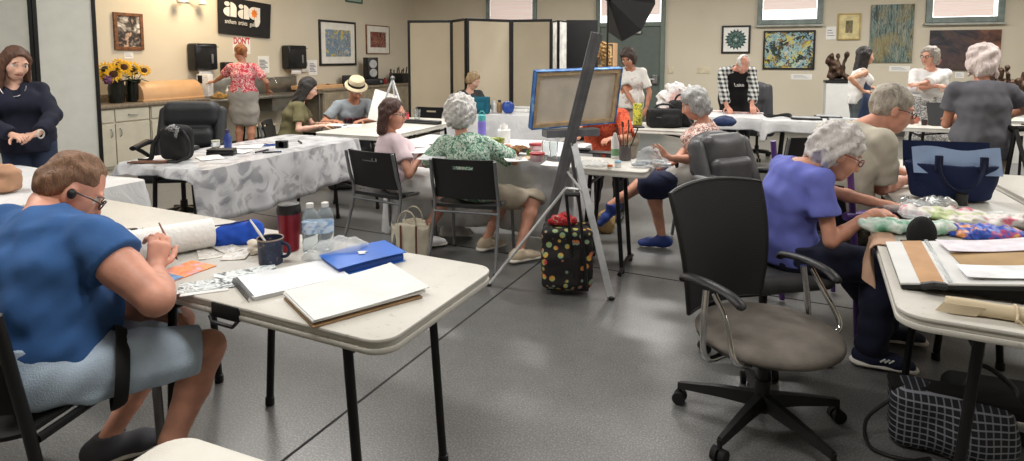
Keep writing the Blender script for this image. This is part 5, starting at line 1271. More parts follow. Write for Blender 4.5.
def plaid(q):
    a = q.node('ShaderNodeTexWave', bands_direction='X', i_Scale=5.5); b = q.node('ShaderNodeTexWave', bands_direction='Z', i_Scale=5.5)
    for x in (a, b): q.link(q.tc.outputs['Object'], x.inputs['Vector'])
    ca = q.ramp(a.outputs[0], [(.4, (0, 0, 0)), (.6, (255, 255, 255))]); cb = q.ramp(b.outputs[0], [(.4, (0, 0, 0)), (.6, (255, 255, 255))]); m_ = q.mix(.5, ca, cb); q.col(q.ramp(m_, [(.1, (30, 34, 36)), (.3, (84, 90, 90)), (.8, (196, 196, 192))]))
f.shirt(custom('plaid_shirt', plaid, .9), sleeve=1.8, inf=.022, lo=-.12, name='plaid_shirt')
D = SDF(.013, .05); f.torso(D, .036, lo=-.3, hi=.75); f.legs(D, .03, t1=.6, k=.09); D.cut(f.B(.4), -f.front); ap = f.wear('apron', D, FABN('black_apron', (20, 20, 22)))
text_mesh('apron_lettering', 'Lake', .075, mat('letter_grey', (196, 196, 190), .8), ap, Vector(f.B(.74) + f.front * .175), (R(62), 0, R(4)), bold=.002)
f.trousers(FABN('charcoal', (48, 48, 52))); f.hair(hairmat('white', (176, 172, 166), (228, 225, 220), 40), 'balding', amp=.004); f.shoes(BLACK)
f = Fig((4.66, 8.05), (4.66, 8.05, .92), (4.68, 8.05, 1.35), hip=105, tor=105, head=(100, 8, 0), S=.97, bw=.98, fem=True, h=.013)
f.set_arm(1, W(864, 92, 7.78), pole=(-.6, -.5, -.8), d=(.9, .2, .1), n=(0, .2, -1), curl=25); f.set_arm(-1, (4.92, 8.2, 1.08), pole=(-.3, .8, -.6), curl=25)
f.set_leg(1, (4.66, 7.97, .08), pole=(1, 0, 0)); f.set_leg(-1, (4.66, 8.13, .08), pole=(1, 0, 0))
f.body('person', 'person with long black hair in white tank top and denim apron facing right', SK5, bare_legs=False, brow=EYED)
f.shirt(FABN('white_tank', (222, 220, 216), var=.03), sleeve=.12, inf=.012, lo=-.1, name='tank_top', neck=.085, bare=True); f.trousers(FABN('grey_jeans', (84, 90, 94)))
D = SDF(.013, .05); f.torso(D, .03, lo=-.3, hi=.6); f.legs(D, .026, t1=.5, k=.09); D.cut(f.B(.4) + f.front * .02, -f.front); f.wear('denim_apron', D, FABN('denim_dark', (54, 68, 96)))
f.hair(hairmat('black', (18, 15, 14), (44, 36, 32)), 'long', L=.3, amp=.003, front=-.02); f.shoes(BLACK)
f = Fig((5.25, 7.55), (5.25, 7.55, .91), (5.24, 7.52, 1.34), hip=212, tor=212, head=(250, 6, 0), S=.96, bw=1.16, fem=True, h=.013)
f.set_arm(1, W(936, 86, 7.22), pole=(-.8, -.2, -.9), d=(.8, -.3, 0), n=(0, .5, -.6), curl=20); f.set_arm(-1, W(916, 85, 7.24), pole=(.9, -.2, -.9), d=(-.8, -.3, 0), n=(0, .5, -.6), curl=20)
f.set_leg(1, (5.15, 7.55, .08), pole=(-.3, -1, 0)); f.set_leg(-1, (5.33, 7.58, .08), pole=(-.3, -1, 0))
f.body('person', 'person with crossed arms and glasses in white blouse and patterned skirt', SK4)
f.shirt(FABN('white_blouse', (226, 224, 222), var=.03), sleeve=1.35, inf=.022, lo=.08, name='blouse', flare=.02)
f.skirt(printed('grey_zigzag', [(206, 204, 200), (120, 120, 120), (222, 220, 216), (150, 150, 150)], 22), t1=1.1, top=.22, inf=.028, flare=.03); f.hair(hairmat('ash', (120, 112, 104), (186, 176, 164)), 'bob', amp=.006, vol=1.04); f.glasses(BLKF); f.shoes(BLACK)
f = Fig((-.62, 9.0), (-.64, 9.02, .55), (-.64, 8.98, 1.0), hip=165, tor=160, head=(120, 26, 0), S=.95, bw=.95, fem=True, h=.013)
f.set_arm(1, W(462, 104, 8.72), pole=(-1, .2, -.8), d=(.3, -.9, 0), n=(0, 0, -1)); f.set_arm(-1, W(476, 104, 8.72), pole=(1, .2, -.8), d=(-.3, -.9, 0), n=(0, 0, -1))
f.set_leg(1, (-.68, 8.75, .08), pole=(0, -1, .6)); f.set_leg(-1, (-.5, 8.75, .08), pole=(0, -1, .6))
f.body('person', 'person with blond curls in charcoal top seated behind the teal tote', SK2, bare_legs=False)
f.shirt(FABN('charcoal_top', (58, 60, 62)), sleeve=1.5, inf=.018, lo=-.1, name='top'); f.trousers(FABN('charcoal', (48, 48, 52))); f.hair(hairmat('sandy', (120, 92, 62), (190, 164, 122), 40), 'curly', amp=.009, fq=65, vol=.98); f.shoes(BLACK)
# person partly hidden by the canvas
f = Fig((.88, 5.72), (.88, 5.78, .56), (.86, 5.66, 1.0), hip=195, tor=195, head=(198, 40, 0), S=.97, bw=1.05, h=.013)
f.set_arm(1, W(578, 139, 5.2), pole=(-1, .3, -.6), d=(-.5, -.6, 0), n=(0, 0, -1), curl=25); f.set_arm(-1, W(612, 139, 5.25), pole=(1, .4, -.6), d=(-.6, -.6, 0), n=(0, 0, -1), curl=25)
f.set_leg(1, (.75, 5.55, .08), pole=(0, -1, .6)); f.set_leg(-1, (1.0, 5.5, .08), pole=(0, -1, .6))
f.body('person', 'person in orange red shirt mostly hidden behind the blue-edged canvas', SK3, bare_legs=False)
f.shirt(printed('orange_batik', [(176, 62, 38), (206, 92, 56), (150, 50, 36)], 18), sleeve=.9, inf=.024, lo=-.1, name='shirt'); f.trousers(FABN('charcoal', (48, 48, 52))); f.hair(hairmat('sandy', (120, 92, 62), (190, 164, 122), 40), 'short'); f.shoes(BLACK)
# ================================================================ THINGS ON THE TABLES AND AROUND
ZT = .7405
def put(px, py, z=ZT): p = at(px, py, z); return (p.x, p.y, z)
GLASS = mat('clear_glass', (235, 240, 240), .05, var=0, trans=.92, ior=1.2)
CLEARP = mat('clear_plastic_film', (226, 230, 232), .25, var=.05, trans=.55, ior=1.1, alpha=.55)
def sheet(name, label, cat, px, py, w, h, rz, m, th=.0015, curl=0.0, group=None, dz=0.0, part=None):
    p = put(px, py, ZT + dz); mb = MB(); mb.grid(lambda a, b: ((a - .5) * w, (b - .5) * h, th + curl * ((2 * a - 1) ** 2) * (.4 + .6 * b)), 8, 6, th)
    o = mb.build(name, m, None, p, R(rz)); return tag(o, label, cat, group)
# ---- front left table
SKW = mat('sketch_paper', (216, 216, 214), .8, var=.03); BRD = mat('brown_board', (148, 118, 84), .85, var=.12)
t = thing('sketch_pad', 'large white sketch pad stacked on brown boards at the table corner', 'sketch pad', put(355, 297), R(-52))
MB().box(-.12, .14, -.185, .165, 0, .006, .002).build('back_board', BRD, t); MB().box(-.13, .12, -.175, .17, .006, .013, .002).build('corrugated_card', mat('card_brown', (122, 94, 66), .9, var=.2), t)
MB().box(-.125, .135, -.185, .18, .013, .021, .002).build('inner_pages', SKW, t)
m = MB(); m.grid(lambda a, b: (-.13 + .27 * a, -.18 + .37 * b, .024 + .012 * (b ** 3) * (1 - .4 * a)), 8, 8, .002); m.build('cover_sheet', SKW, t)
t = thing('spiral_notebook', 'white spiral sketchbook half under the large sketch pad', 'notebook', put(292, 281), R(-52))
MB().box(-.11, .1, -.15, .16, 0, .012, .002).build('pages', mat('notebook_pages', (206, 206, 206), .8), t); MB().box(-.112, .102, -.152, .162, .012, .014).build('cover', mat('notebook_cover', (226, 228, 230), .5, var=.05), t)
m = MB(); pts = []
for i in range(26 * 6): a = i / 6 * 2 * math.pi; pts.append((-.1 + .2 * i / 156, -.156 + .012 * math.cos(a), .008 + .012 * math.sin(a)))
m.tube(pts, .0014, 5); m.build('spiral_wire', GREYM, t)
BLUF = mat('folder_blue', (34, 98, 190), .35, var=.06)
t = thing('blue_folder', 'thick bright blue folder with small white emblem behind the sketch pad', 'folder', put(363, 262), R(-52))
MB().box(-.09, .09, -.13, .13, .0, .004, .002).build('back_cover', BLUF, t); MB().box(-.085, .085, -.125, .125, .004, .028, .004).build('pockets', mat('folder_blue_dark', (24, 70, 150), .5), t)
m = MB(); m.grid(lambda a, b: ((a - .5) * .185, (b - .5) * .265, .03 + .006 * math.sin(b * 2)), 6, 6, .003); fc = m.build('front_cover', BLUF, t)
m = MB(); m.prism([(-.02, -.012), (.012, -.02), (.022, .004), (.006, .002), (.004, .02), (-.01, .008)], .0365, .0385); m.build('white_emblem', WHITE, fc)
t = thing('insulated_tumbler', 'tall dark red insulated tumbler with black lid', 'tumbler', put(290, 250))
m = MB(); m.lathe([(.032, 0), (.036, .004), (.044, .15), (.0445, .152)], 28); m.build('body', mat('tumbler_red', (132, 30, 42), .3, .3, var=.04), t)
m = MB(); m.lathe([(.0455, .15), (.0465, .156), (.0465, .17), (.043, .176), (.043, .186), (.03, .19), (0, .19)], 28); m.build('lid', BLACK, t)
t0 = thing('water_bottle', 'clear water bottle with blue label, right of the other beside the red tumbler', 'bottle', put(326, 250), 0, 'water bottles by the tumbler')
prof = [(.026, 0), (.031, .006), (.030, .03), (.0315, .034), (.030, .05), (.0315, .07), (.0315, .12), (.030, .124), (.0315, .13), (.024, .158), (.0125, .172), (.0125, .18)]
m = MB(); m.lathe(prof, 20); m.build('body', mat('bottle_clear', (225, 236, 242), .08, var=0, trans=.85, ior=1.15), t0)
m = MB(); m.lathe([(.0322, .075), (.0326, .08), (.0326, .116), (.0322, .12)], 20); m.build('label_band', custom('label_blue', lambda q: q.col(q.ramp(q.noise(q.map((1, 1, 2)), 30, 3).outputs[0], [(.42, (120, 160, 205)), (.55, (210, 224, 238))])), .4), t0)
m = MB(); m.lathe([(.0145, .174), (.0145, .19), (.012, .192), (0, .192)], 16); m.build('cap', WHITE, t0)
copy_tree(t0, None, put(311, 251), .8, 'clear water bottle with blue label between red tumbler and the other bottle')
t = thing('paint_mug', 'dark blue paint-stained tin mug holding a brush', 'mug', put(271, 263))
m = MB(); m.lathe([(.040, 0), (.042, .004), (.045, .092), (.0465, .095), (.0435, .094), (.040, .01), (0, .008)], 26); m.build('body', custom('mug_stained', lambda q: q.col(q.ramp(q.noise(q.map(), 26, 4, .7).outputs[0], [(.42, (26, 36, 62)), (.6, (40, 52, 80)), (.68, (150, 120, 100))])), .5), t)
m = MB(); m.lathe([(.0465, .092), (.048, .095), (.0465, .098), (.044, .096), (.0465, .092)], 26, caps=False); m.build('rim', mat('mug_rim', (150, 132, 116), .5), t)
m = MB(); m.tube(bez([(.042, .0, .075), (.08, .0, .08), (.08, 0, .02), (.043, 0, .025)], 10), .006, 8); m.build('handle', mat('mug_blue', (28, 38, 64), .5), t)
def brush(name, label, p, q, r, m, tip=None, group=None):
    p, q = Vector(p), Vector(q); t = thing(name, label, 'brush', p, 0, group); d = q - p
    MB().tube([(0, 0, 0), d * .3, d * .8], [r * .6, r, r * .8], 8).build('handle', m, t); MB().tube([d * .8, d * .9], r * .85, 8).build('ferrule', STEEL, t); MB().tube([d * .9, d * .95, d], [r * .85, r, r * .2], 8).build('bristles', tip or mat('bristle_brown', (90, 60, 40), .8), t); return t
WOODL = mat('wood_light', (206, 182, 150), .5, var=.08)
p = Vector(put(271, 263)); brush('paint_brush', 'pale brush leaning out of the dark blue paint mug', p + Vector((-.085, .03, .155)), p + Vector((.02, 0, .02)), .005, mat('brush_white', (226, 222, 214), .4))
e_, w_ = man.location, None
# the brush in the hand
hp = atY(157, 252, 2.08); brush('fine_brush', 'fine brush with reddish handle held by the person in blue', hp + Vector((.0, .02, .10)), hp + Vector((.02, .09, -.06)), .004, mat('brush_rose', (176, 140, 130), .4))
t = thing('paper_towel_roll', 'white paper towel roll lying behind the blue pouch', 'paper towels', put(173, 239, ZT + .058)); t.rotation_euler = (0, 0, R(40))
PT = mat('towel_white', (232, 231, 226), .9, var=.02, bump=.5, bscale=70)
m = MB(); m.lathe([(.022, -.14), (.056, -.14), (.057, -.13), (.057, .13), (.056, .14), (.022, .14), (.022, -.14)], 28, axis='x', caps=False); m.build('roll', PT, t)
m = MB(); m.lathe([(.022, -.141), (.018, -.141), (.018, .141), (.022, .141), (.022, -.141)], 20, axis='x', caps=False); m.build('core', mat('cardboard_core', (120, 92, 66), .9), t)
m = MB(); m.grid(lambda a, b: (-.145 + .02 * math.sin(b * 5) - .07 * a, .058 - .02 - .12 * b + .06 * b * b, .04 + .018 * math.cos(b * 3) - .09 * b * b), 8, 10, .002); m.build('loose_sheet', PT, t)
t = thing('zip_pouch', 'bright blue fabric pencil pouch on the front left table', 'pouch', put(231, 244)); t.rotation_euler = (0, 0, R(24))
s = SDF(.006, .03); s.flat((-.075, 0, .035), (.075, .0, .042), (.042, .036), (.045, .05), (0, 1, 0), cap=1.2); s.wrinkle(.006, 60, 4); s.cut((0, 0, 0), (0, 0, -1)); sdf_obj('body', s, FABN('pouch_blue', (30, 76, 176), var=.1), t)
MB().tube([(-.07, -.01, .083), (.0, -.012, .087), (.075, -.01, .094)], .003, 6).build('zip', mat('zip_navy', (20, 40, 100), .5), t)
def blob(name, label, cat, p, r, m, amp, fq, h=.007, seed=1, rz=0, group=None, prims=None, part='body', flatz=True):
    s = SDF(h, .03)
    if prims:
        for c, rr_ in prims: s.ell(c, rr_)
    else: s.ell((0, 0, r[2] * .8), r)
    s.wrinkle(amp, fq, seed)
    if flatz: s.cut((0, 0, 0.001), (0, 0, -1))
    o = sdf_obj(name, s, m, None, p, rz); return tag(o, label, cat, group)
blob('crumpled_tissue', 'crumpled off-white tissue beside the dark blue mug', 'tissue', put(256, 254), (.03, .025, .032), mat('tissue_cream', (214, 206, 190), .9), .006, 110, .005, 2)
blob('wipes_packet', 'pale green plastic packet in front of the paper towel roll', 'packet', put(192, 244), (.062, .03, .016), mat('packet_green', (176, 206, 190), .35, var=.12, nscale=30), .006, 80, .006, 3, R(20))
blob('black_cloth', 'small black rag in front of the pale green packet', 'cloth', put(186, 251), (.055, .02, .014), BLACKM, .006, 70, .006, 5, R(15))
t = thing('plastic_vial', 'small clear upright plastic container by the blue pouch', 'container', put(200, 250)); MB().lathe([(.014, 0), (.016, .002), (.016, .075), (.014, .078)], 18).build('body', GLASS, t); MB().lathe([(.0165, .072), (.0165, .084), (0, .085)], 18).build('lid', CLEARP, t)
t = thing('paint_bottle', 'black paint bottle with white collar lying left of the paper towel', 'bottle', put(131, 233, ZT + .02)); t.rotation_euler = (0, R(90), R(20)); MB().lathe([(.0, -.05), (.02, -.048), (.02, .02), (.014, .026)], 18).build('body', BLACK, t); MB().lathe([(.0145, .024), (.0145, .034), (.0205, .036), (.0205, .042)], 18).build('collar', WHITE, t); MB().lathe([(.0145, .042), (.0145, .06), (0, .061)], 16).build('cap', BLACK, t)
PAINT1 = palette('art_orange', [(236, 140, 84), (240, 160, 104), (232, 128, 76), (196, 170, 190), (236, 150, 90)], 9)
o = sheet('orange_study', 'small orange and blue painted study by the painting hand', 'painting', 183, 271, .13, .17, -25, PAINT1, .003)
MB().box(-.065, .065, -.085, -.045, .004, .0052).build('blue_strip', mat('paint_sky', (110, 150, 190), .7, var=.2, nscale=30), o)
sheet('green_study', 'yellow green painted sheet under the arm of the person in blue', 'painting', 104, 283, .15, .12, -25, palette('art_meadow', [(196, 186, 90), (120, 150, 80), (222, 190, 110), (150, 170, 110), (220, 140, 90)], 16), .003)
for i, (px, py, rz, w, h, lb) in enumerate(((212, 252, 30, .10, .17, 'stack of cut paper strips in front of the blue pouch'), (238, 254, 8, .09, .14, 'kraft-edged paper sheet right of the paper strips'), (225, 248, 50, .07, .16, 'grey printed sheet lying under the blue pouch'))):
    sheet('loose_paper', lb, 'paper', px, py, w, h, rz, palette('paper_print_%d' % i, [(206, 204, 198), (226, 224, 220), (180, 174, 164), (214, 206, 192)], 18), .0012, .006, dz=.0015 * i)
PHO = palette('photo_sheet', [(70, 74, 78), (190, 200, 204), (226, 228, 228), (120, 140, 140), (206, 204, 200)], 14)
sheet('reference_photo', 'strip of reference photos in clear sleeve right of the orange study', 'photo', 212, 285, .1, .2, -68, PHO, .0015, .003); sheet('reference_photo', 'second photo sleeve lying between the mug and the spiral sketchbook', 'photo', 247, 276, .14, .2, -60, palette('photo_sheet_b', [(150, 170, 170), (226, 228, 228), (206, 214, 214), (60, 64, 70)], 12), .0015, .004, dz=.002)
sheet('reference_photo', 'white card strip at the front edge left of the spiral sketchbook', 'photo', 205, 291, .05, .14, -68, SKW, .002)
s = [((0, 0, .03), (.08, .05, .032)), ((.05, .03, .035), (.06, .05, .035)), ((-.06, -.03, .02), (.05, .04, .022))]
blob('plastic_bag', 'crumpled clear plastic bag in front of the water bottles', 'bag', put(337, 258), None, CLEARP, .01, 70, .006, 6, 0, None, s)
# ---- tools and straps on the floral table
t = thing('shoulder_bag', 'black cloth shoulder bag standing on the silver floral cloth', 'bag', put(178, 160, .747)); t.rotation_euler = (0, 0, -.2)
s = SDF(.012, .03); s.box((0, 0, .125), (.10, .075, .125), .05); s.ell((.02, -.02, .2), (.07, .06, .06)); s.wrinkle(.006, 34, 3); s.cut((0, 0, 0), (0, 0, -1)); sdf_obj('body', s, BLACKM, t)
MB().tube(spline([(.09, -.05, .22), (.16, -.08, .16), (.17, -.1, .06), (.1, -.12, .012), (.02, -.12, .01)], 6), .012, 8, flat=(.6, 1.3)).build('strap', BLACK, t)
MB().tube(spline([(-.08, -.05, .22), (-.13, -.08, .12), (-.14, -.1, .02), (-.24, -.1, .008)], 6), .012, 8, flat=(.6, 1.3)).build('strap', BLACK, t)
blob('knotted_scarf', 'small grey patterned scarf knotted on top of the black shoulder bag', 'scarf', (t.location.x + .01, t.location.y - .05, .747 + .215), None, printed('scarf', [(40, 40, 42), (150, 150, 150), (80, 80, 84)], 40), .008, 80, .008, 8, 0, None, [((0, 0, .02), (.05, .05, .03)), ((.03, -.03, .0), (.02, .02, .04))], flatz=False)
t = thing('water_flask', 'small blue water flask on the floral cloth', 'bottle', put(228, 149, .747)); MB().lathe([(.026, 0), (.03, .005), (.03, .1), (.014, .13), (.014, .14)], 18).build('body', mat('flask_blue', (60, 80, 150), .2, var=.1, trans=.3), t); MB().lathe([(.018, .138), (.018, .16), (0, .162)], 14).build('cap', mat('flask_cap', (60, 50, 90), .4), t)
t = thing('black_case', 'low black case in front of the blue water flask', 'case', put(222, 155, .747)); t.rotation_euler = (0, 0, .1); MB().box(-.1, .1, -.05, .05, 0, .035, .008).build('base', BLACK, t); MB().box(-.1, .1, -.05, .05, .036, .05, .008).build('lid', BLACK, t)
t = thing('pill_jar', 'small clear jar on top of the low black case', 'jar', tuple(Vector(put(216, 154, .747)) + Vector((0, 0, .05)))); MB().lathe([(.028, 0), (.032, .004), (.032, .04), (.028, .045)], 18).build('body', GLASS, t); MB().lathe([(.031, .044), (.031, .058), (0, .06)], 18).build('lid', mat('jar_lid', (190, 190, 170), .4), t)
BLUS = mat('scissor_blue', (40, 70, 140), .4)
t = thing('scissors', 'blue-handled scissors lying on the floral cloth', 'scissors', put(268, 145, .749)); t.rotation_euler = (0, 0, .7)
for s_ in (-1, 1):
    MB().tube([(s_ * .025 + .025 * math.cos(a), -.05 + .03 * math.sin(a), .006) for a in np.linspace(0, 6.28, 14, endpoint=False)], .006, 6, True).build('handle', BLUS, t); MB().tube([(s_ * .012, -.02, .005), (-s_ * .008, .1, .005)], [.006, .002], 6).build('blade', STEEL, t)
for i, (px, py, w, h, rz, lb) in enumerate(((250, 147, .2, .15, 10, 'white sheet of paper left of the blue scissors'), (210, 158, .16, .2, 40, 'white drawing sheet in front of the low black case'), (238, 152, .2, .12, -20, 'white envelope between the flask and the scissors'))):
    p = at(px, py, .75); o = MB().grid(lambda a, b: ((a - .5) * w, (b - .5) * h, .003 + .008 * a * b), 4, 4, .0015).build('loose_paper', PAPER, None, p, R(rz)); tag(o, lb, 'paper')
t = thing('compact_camera', 'small black camera on the floral cloth near its far end', 'camera', put(282, 148, .747)); MB().box(-.05, .05, -.018, .018, 0, .062, .006).build('body', BLACK, t); MB().lathe([(.024, 0), (.024, .03), (.02, .034), (0, .03)], 18, (0, -.018, .03), 'y').build('lens', GREYM, t)
for i, (px, py, lb) in enumerate(((272, 152, 'dark marker pen nearest edge of floral cloth'), (262, 151, 'second dark marker pen left of the first on floral cloth'), (300, 142, 'dark pen lying at the far end of floral cloth'))):
    p = at(px, py, .755); t = thing('marker_pen', lb, 'pen', p, R(20 + 50 * i)); t.rotation_euler = (0, 0, R(20 + 50 * i)); MB().tube([(-.07, 0, 0), (.04, 0, 0)], .007, 8).build('barrel', BLACK, t); MB().tube([(.04, 0, 0), (.07, 0, 0)], .008, 8).build('cap', mat('pen_cap', (40, 50, 80), .4), t)
t = thing('wooden_sticks', 'bundle of reddish brown wooden sticks beside the black bag', 'sticks', put(148, 162, .757)); t.rotation_euler = (0, 0, .1)
for i in range(4): MB().tube([(-.13 + .02 * i, -.015 + .011 * i, .004 * (i % 2)), (.13, -.02 + .012 * i, 0)], .007, 8).build('stick', mat('stick_brown', (112, 76, 60), .6), t)
t = thing('black_box', 'tiny black gadget with raised pad at the bulky chair', 'gadget', put(190, 150, .747)); MB().box(-.06, .06, -.04, .04, 0, .03, .006).build('base', BLACK, t); MB().box(-.05, .05, -.03, .03, .03, .036, .003).build('pad', GREYM, t)
# ---- things on the sunflower counter
zc = .9
SUNY = mat('petal_yellow', (240, 180, 30), .6, var=.1); SUNB = mat('sun_disc', (70, 42, 22), .9); LEAF = mat('leaf_green', (52, 74, 34), .6, var=.25, nscale=30); STEM = mat('stem_green', (70, 92, 44), .7)
def vase(label, p, heads, seed, gl):
    t = thing('sunflower_vase', label, 'flowers', p, 0, 'vases of sunflowers'); rs = random.Random(seed)
    MB().lathe([(.075, 0), (.09, .01), (.1, .2), (.085, .26), (.1, .3), (.095, .3), (.08, .26), (.085, .02), (0, .015)], 22).build('vase', gl, t)
    for x, y, z, r in heads:
        c = Vector((x, y, z)); d = Vector((x * 1.5 + .5, y * 1.2 - .8, .35)).normalized(); q = d.to_track_quat('Z', 'Y').to_matrix()
        MB().tube(bez([(0, 0, .1), (x * .3, y * .3, z * .7), c - d * .02], 8), .005, 6).build('stem', STEM, t)
        fm = MB(); fm.ell(c, (r * .42, r * .42, r * .16), 14, q); fl = fm.build('flower_disc', SUNB, t)
        pm = MB()
        for ring, (k, rr_, dz) in enumerate(((15, 1.0, 0), (13, .85, .006))):
            for i in range(k):
                a = 2 * math.pi * i / k + ring * .2 + rs.uniform(-.05, .05); rx, ry = math.cos(a), math.sin(a); L = r * rr_
                pts = [(rx * r * .35 - ry * .0, ry * r * .35, dz), (rx * L * .7 - ry * r * .13, ry * L * .7 + rx * r * .13, dz + .008), (rx * L, ry * L, dz - .004), (rx * L * .7 + ry * r * .13, ry * L * .7 - rx * r * .13, dz + .008)]
                vs = [c + q @ Vector(v) for v in pts] + [c + q @ (Vector(v) - Vector((0, 0, .0015))) for v in pts]
                pm._add(vs, [(0, 1, 2, 3), (7, 6, 5, 4), (0, 4, 5, 1), (1, 5, 6, 2), (2, 6, 7, 3), (3, 7, 4, 0)])
        pm.build('petals', SUNY, fl, smooth=False)
    lm_ = MB()
    for i in range(26):
        a = rs.uniform(0, 6.28); r = rs.uniform(.05, .19); z = rs.uniform(.28, .46); c = Vector((r * math.cos(a), r * math.sin(a), z)); d = Vector((math.cos(a), math.sin(a), rs.uniform(-.6, .5))).normalized(); sd = d.cross(Vector((0, 0, 1))).normalized()
        L = rs.uniform(.05, .09); up = sd.cross(d) * .003
        vs = [c - d * L * .5, c + sd * L * .3, c + d * L * .6, c - sd * L * .3]; lm_._add([v + up for v in vs] + [v - up for v in vs], [(0, 1, 2, 3), (7, 6, 5, 4), (0, 4, 5, 1), (1, 5, 6, 2), (2, 6, 7, 3), (3, 7, 4, 0)])
    lm_.build('leaves', LEAF, t, smooth=False)
    return t
VG = mat('vase_dark_glass', (24, 26, 24), .12, var=.1)
def on_counter(px, du=.3, zz=.9):       # a spot on the left counter below the pixel column
    lo_, hi_ = 2.0, 13.0
    for _ in range(50):
        md = (lo_ + hi_) / 2; p = RW(uF - du, md); x = 512 + 600 * p.x / p.y
        if x < px: lo_ = md
        else: hi_ = md
    return RW(uF - du, md, zz)
v1 = vase('dark vase of sunflowers nearest the folding screen on the counter', on_counter(116, .28), [(-.09, -.06, .44, .115), (.04, -.1, .38, .12), (.13, -.02, .47, .105), (-.13, .02, .36, .1), (.0, .08, .5, .1)], 1, VG)
v2 = vase('dark vase with one facing sunflower beside the curved wooden box', on_counter(133, .3), [(.03, -.06, .44, .12), (.14, .03, .42, .09)], 2, VG)
MB().tube(bez([(0, 0, .25), (-.03, 0, .45), (-.06, 0, .5), (-.1, 0, .42)], 10), .006, 6).build('curled_twig', mat('twig', (70, 50, 36), .8), v2); MB().tube(bez([(0, 0, .25), (.06, 0, .5), (.12, 0, .48), (.13, 0, .42)], 10), .006, 6).build('curled_twig', mat('twig', (70, 50, 36), .8), v2)
blob('purple_flowers', 'small bunch of purple filler flowers at the left vase', 'flowers', tuple(on_counter(108, .2, 1.17)), (.05, .05, .05), mat('purple_bloom', (112, 72, 104), .9, var=.3, nscale=60), .014, 120, .008, 5, flatz=False)
p = on_counter(165, .3); t = thing('curved_wooden_box', 'long pale wooden box with curved roll top on the counter', 'box', p, -YAW + math.pi / 2)
WBX = mat('beech', (206, 164, 120), .45, var=.03, nscale=6)
def rolltop(w, d, h): return [(-d / 2, 0), (d / 2, 0), (d / 2, h * .25)] + [(d / 2 - d * (1 - math.cos(a)) * .5 if False else d / 2 * math.cos(a) , h * .25 + h * .75 * math.sin(a)) for a in np.linspace(.15, math.pi - .15, 12)] + [(-d / 2, h * .25)]
wb = (on_counter(196, .3) - on_counter(136, .3)).length
MB().prism(rolltop(wb, .38, .27), -wb / 2, wb / 2, .012, plane='yz').build('roll_top', WBX, t); MB().box(-wb / 2 - .015, wb / 2 + .015, -.2, .2, 0, .03, .006).build('base', WBX, t)
t = thing('white_carton', 'white carton with printed pattern below the left towel dispenser', 'box', on_counter(205, .38), -YAW + .3); MB().box(-.09, .09, -.07, .07, 0, .34, .006).build('body', printed('carton', [(226, 224, 220), (230, 228, 224), (190, 186, 180)], 12), t); MB().box(-.07, .0, -.075, -.066, .2, .32).build('dark_label', BLACKM, t)
t = thing('spray_bottle', 'small white pump bottle on the sink counter left of the floral blouse', 'bottle', on_counter(227, .25, .86)); MB().lathe([(.03, 0), (.034, .005), (.034, .11), (.014, .13), (.012, .15)], 16).build('body', WHITE, t); MB().tube([(0, 0, .15), (0, 0, .185), (.05, -.01, .185)], .008, 8).build('pump', WHITE, t)
blob('sponge_pile', 'yellow brown sponges beside the white pump bottle', 'sponges', tuple(on_counter(219, .22, .86)), None, mat('sponge', (176, 140, 84), .95, var=.25, nscale=50), .008, 80, .008, 7, 0, None, [((-.06, 0, .03), (.06, .05, .035)), ((.05, .02, .03), (.055, .05, .04)), ((0, 0, .07), (.05, .04, .03))])
# stereo, clutter near the corner
p = on_counter(371, .3); t = thing('loudspeaker', 'tall black loudspeaker with two silver cones under the reddish picture', 'speaker', RW(uv(p)[0], uv(p)[1], 1.03), R(40))
SPK = mat('speaker_black', (24, 24, 26), .5); MB().box(-.12, .12, -.12, .12, 0, .46, .008).build('cabinet', SPK, t)
for z in (.13, .32): MB().lathe([(.085, -.005), (.09, .0), (.075, .012), (.03, .002), (.025, .01), (0, .012)], 22, (0, -.12, z), 'y').build('cone', mat('cone_silver', (170, 172, 174), .4, .4), t)
for c in t.children:
    if c.name.startswith('cone'): pass
t = thing('amplifier', 'black stereo amplifier under the tall loudspeaker', 'amplifier', tuple(p), R(40)); MB().box(-.22, .22, -.18, .18, .01, .128, .006).build('case', SPK, t); MB().lathe([(.03, 0), (.03, .02), (0, .022)], 16, (.14, -.2, .07), 'y').build('dial', GREYM, t)
p = on_counter(352, .35); t = thing('radio', 'black radio with round speaker left of the loudspeaker', 'radio', tuple(p), R(14)); MB().box(-.2, .2, -.1, .1, 0, .22, .02).build('case', SPK, t); MB().lathe([(.06, 0), (.065, .01), (.02, .006), (0, .01)], 18, (.1, -.11, .11), 'y').build('cone', mat('cone_silver', (170, 172, 174), .4, .4), t)
for i, (px, c, r, h, lb) in enumerate(((362, (200, 120, 130), .035, .16, 'pink plastic bottle between radio and amplifier'), (385, (150, 40, 40), .04, .12, 'dark red jar right of the amplifier'), (328, (150, 60, 50), .06, .07, 'low red tub at the sink end of the taupe counter'), (391, (60, 40, 34), .035, .3, 'tall brown bottle near the corner on the counter'))):
    p = on_counter(px, .3); t = thing('counter_jar', lb, 'jar', tuple(p)); mm_ = mat('jar_col_%d' % i, c, .4); MB().lathe([(r * .9, 0), (r, .006), (r, h * .75), (r * .5, h * .9), (r * .5, h)], 16).build('body', mm_, t); MB().lathe([(r * .55, h * .96), (r * .55, h * 1.08), (0, h * 1.09)], 14).build('cap', BLACK, t)
p = on_counter(400, .3); t = thing('tool_caddy', 'black caddy stuffed with dark tools in the corner of the counter', 'caddy', tuple(p), -YAW); MB().box(-.2, .2, -.16, .16, 0, .22, .02).build('bin', BLACK, t)
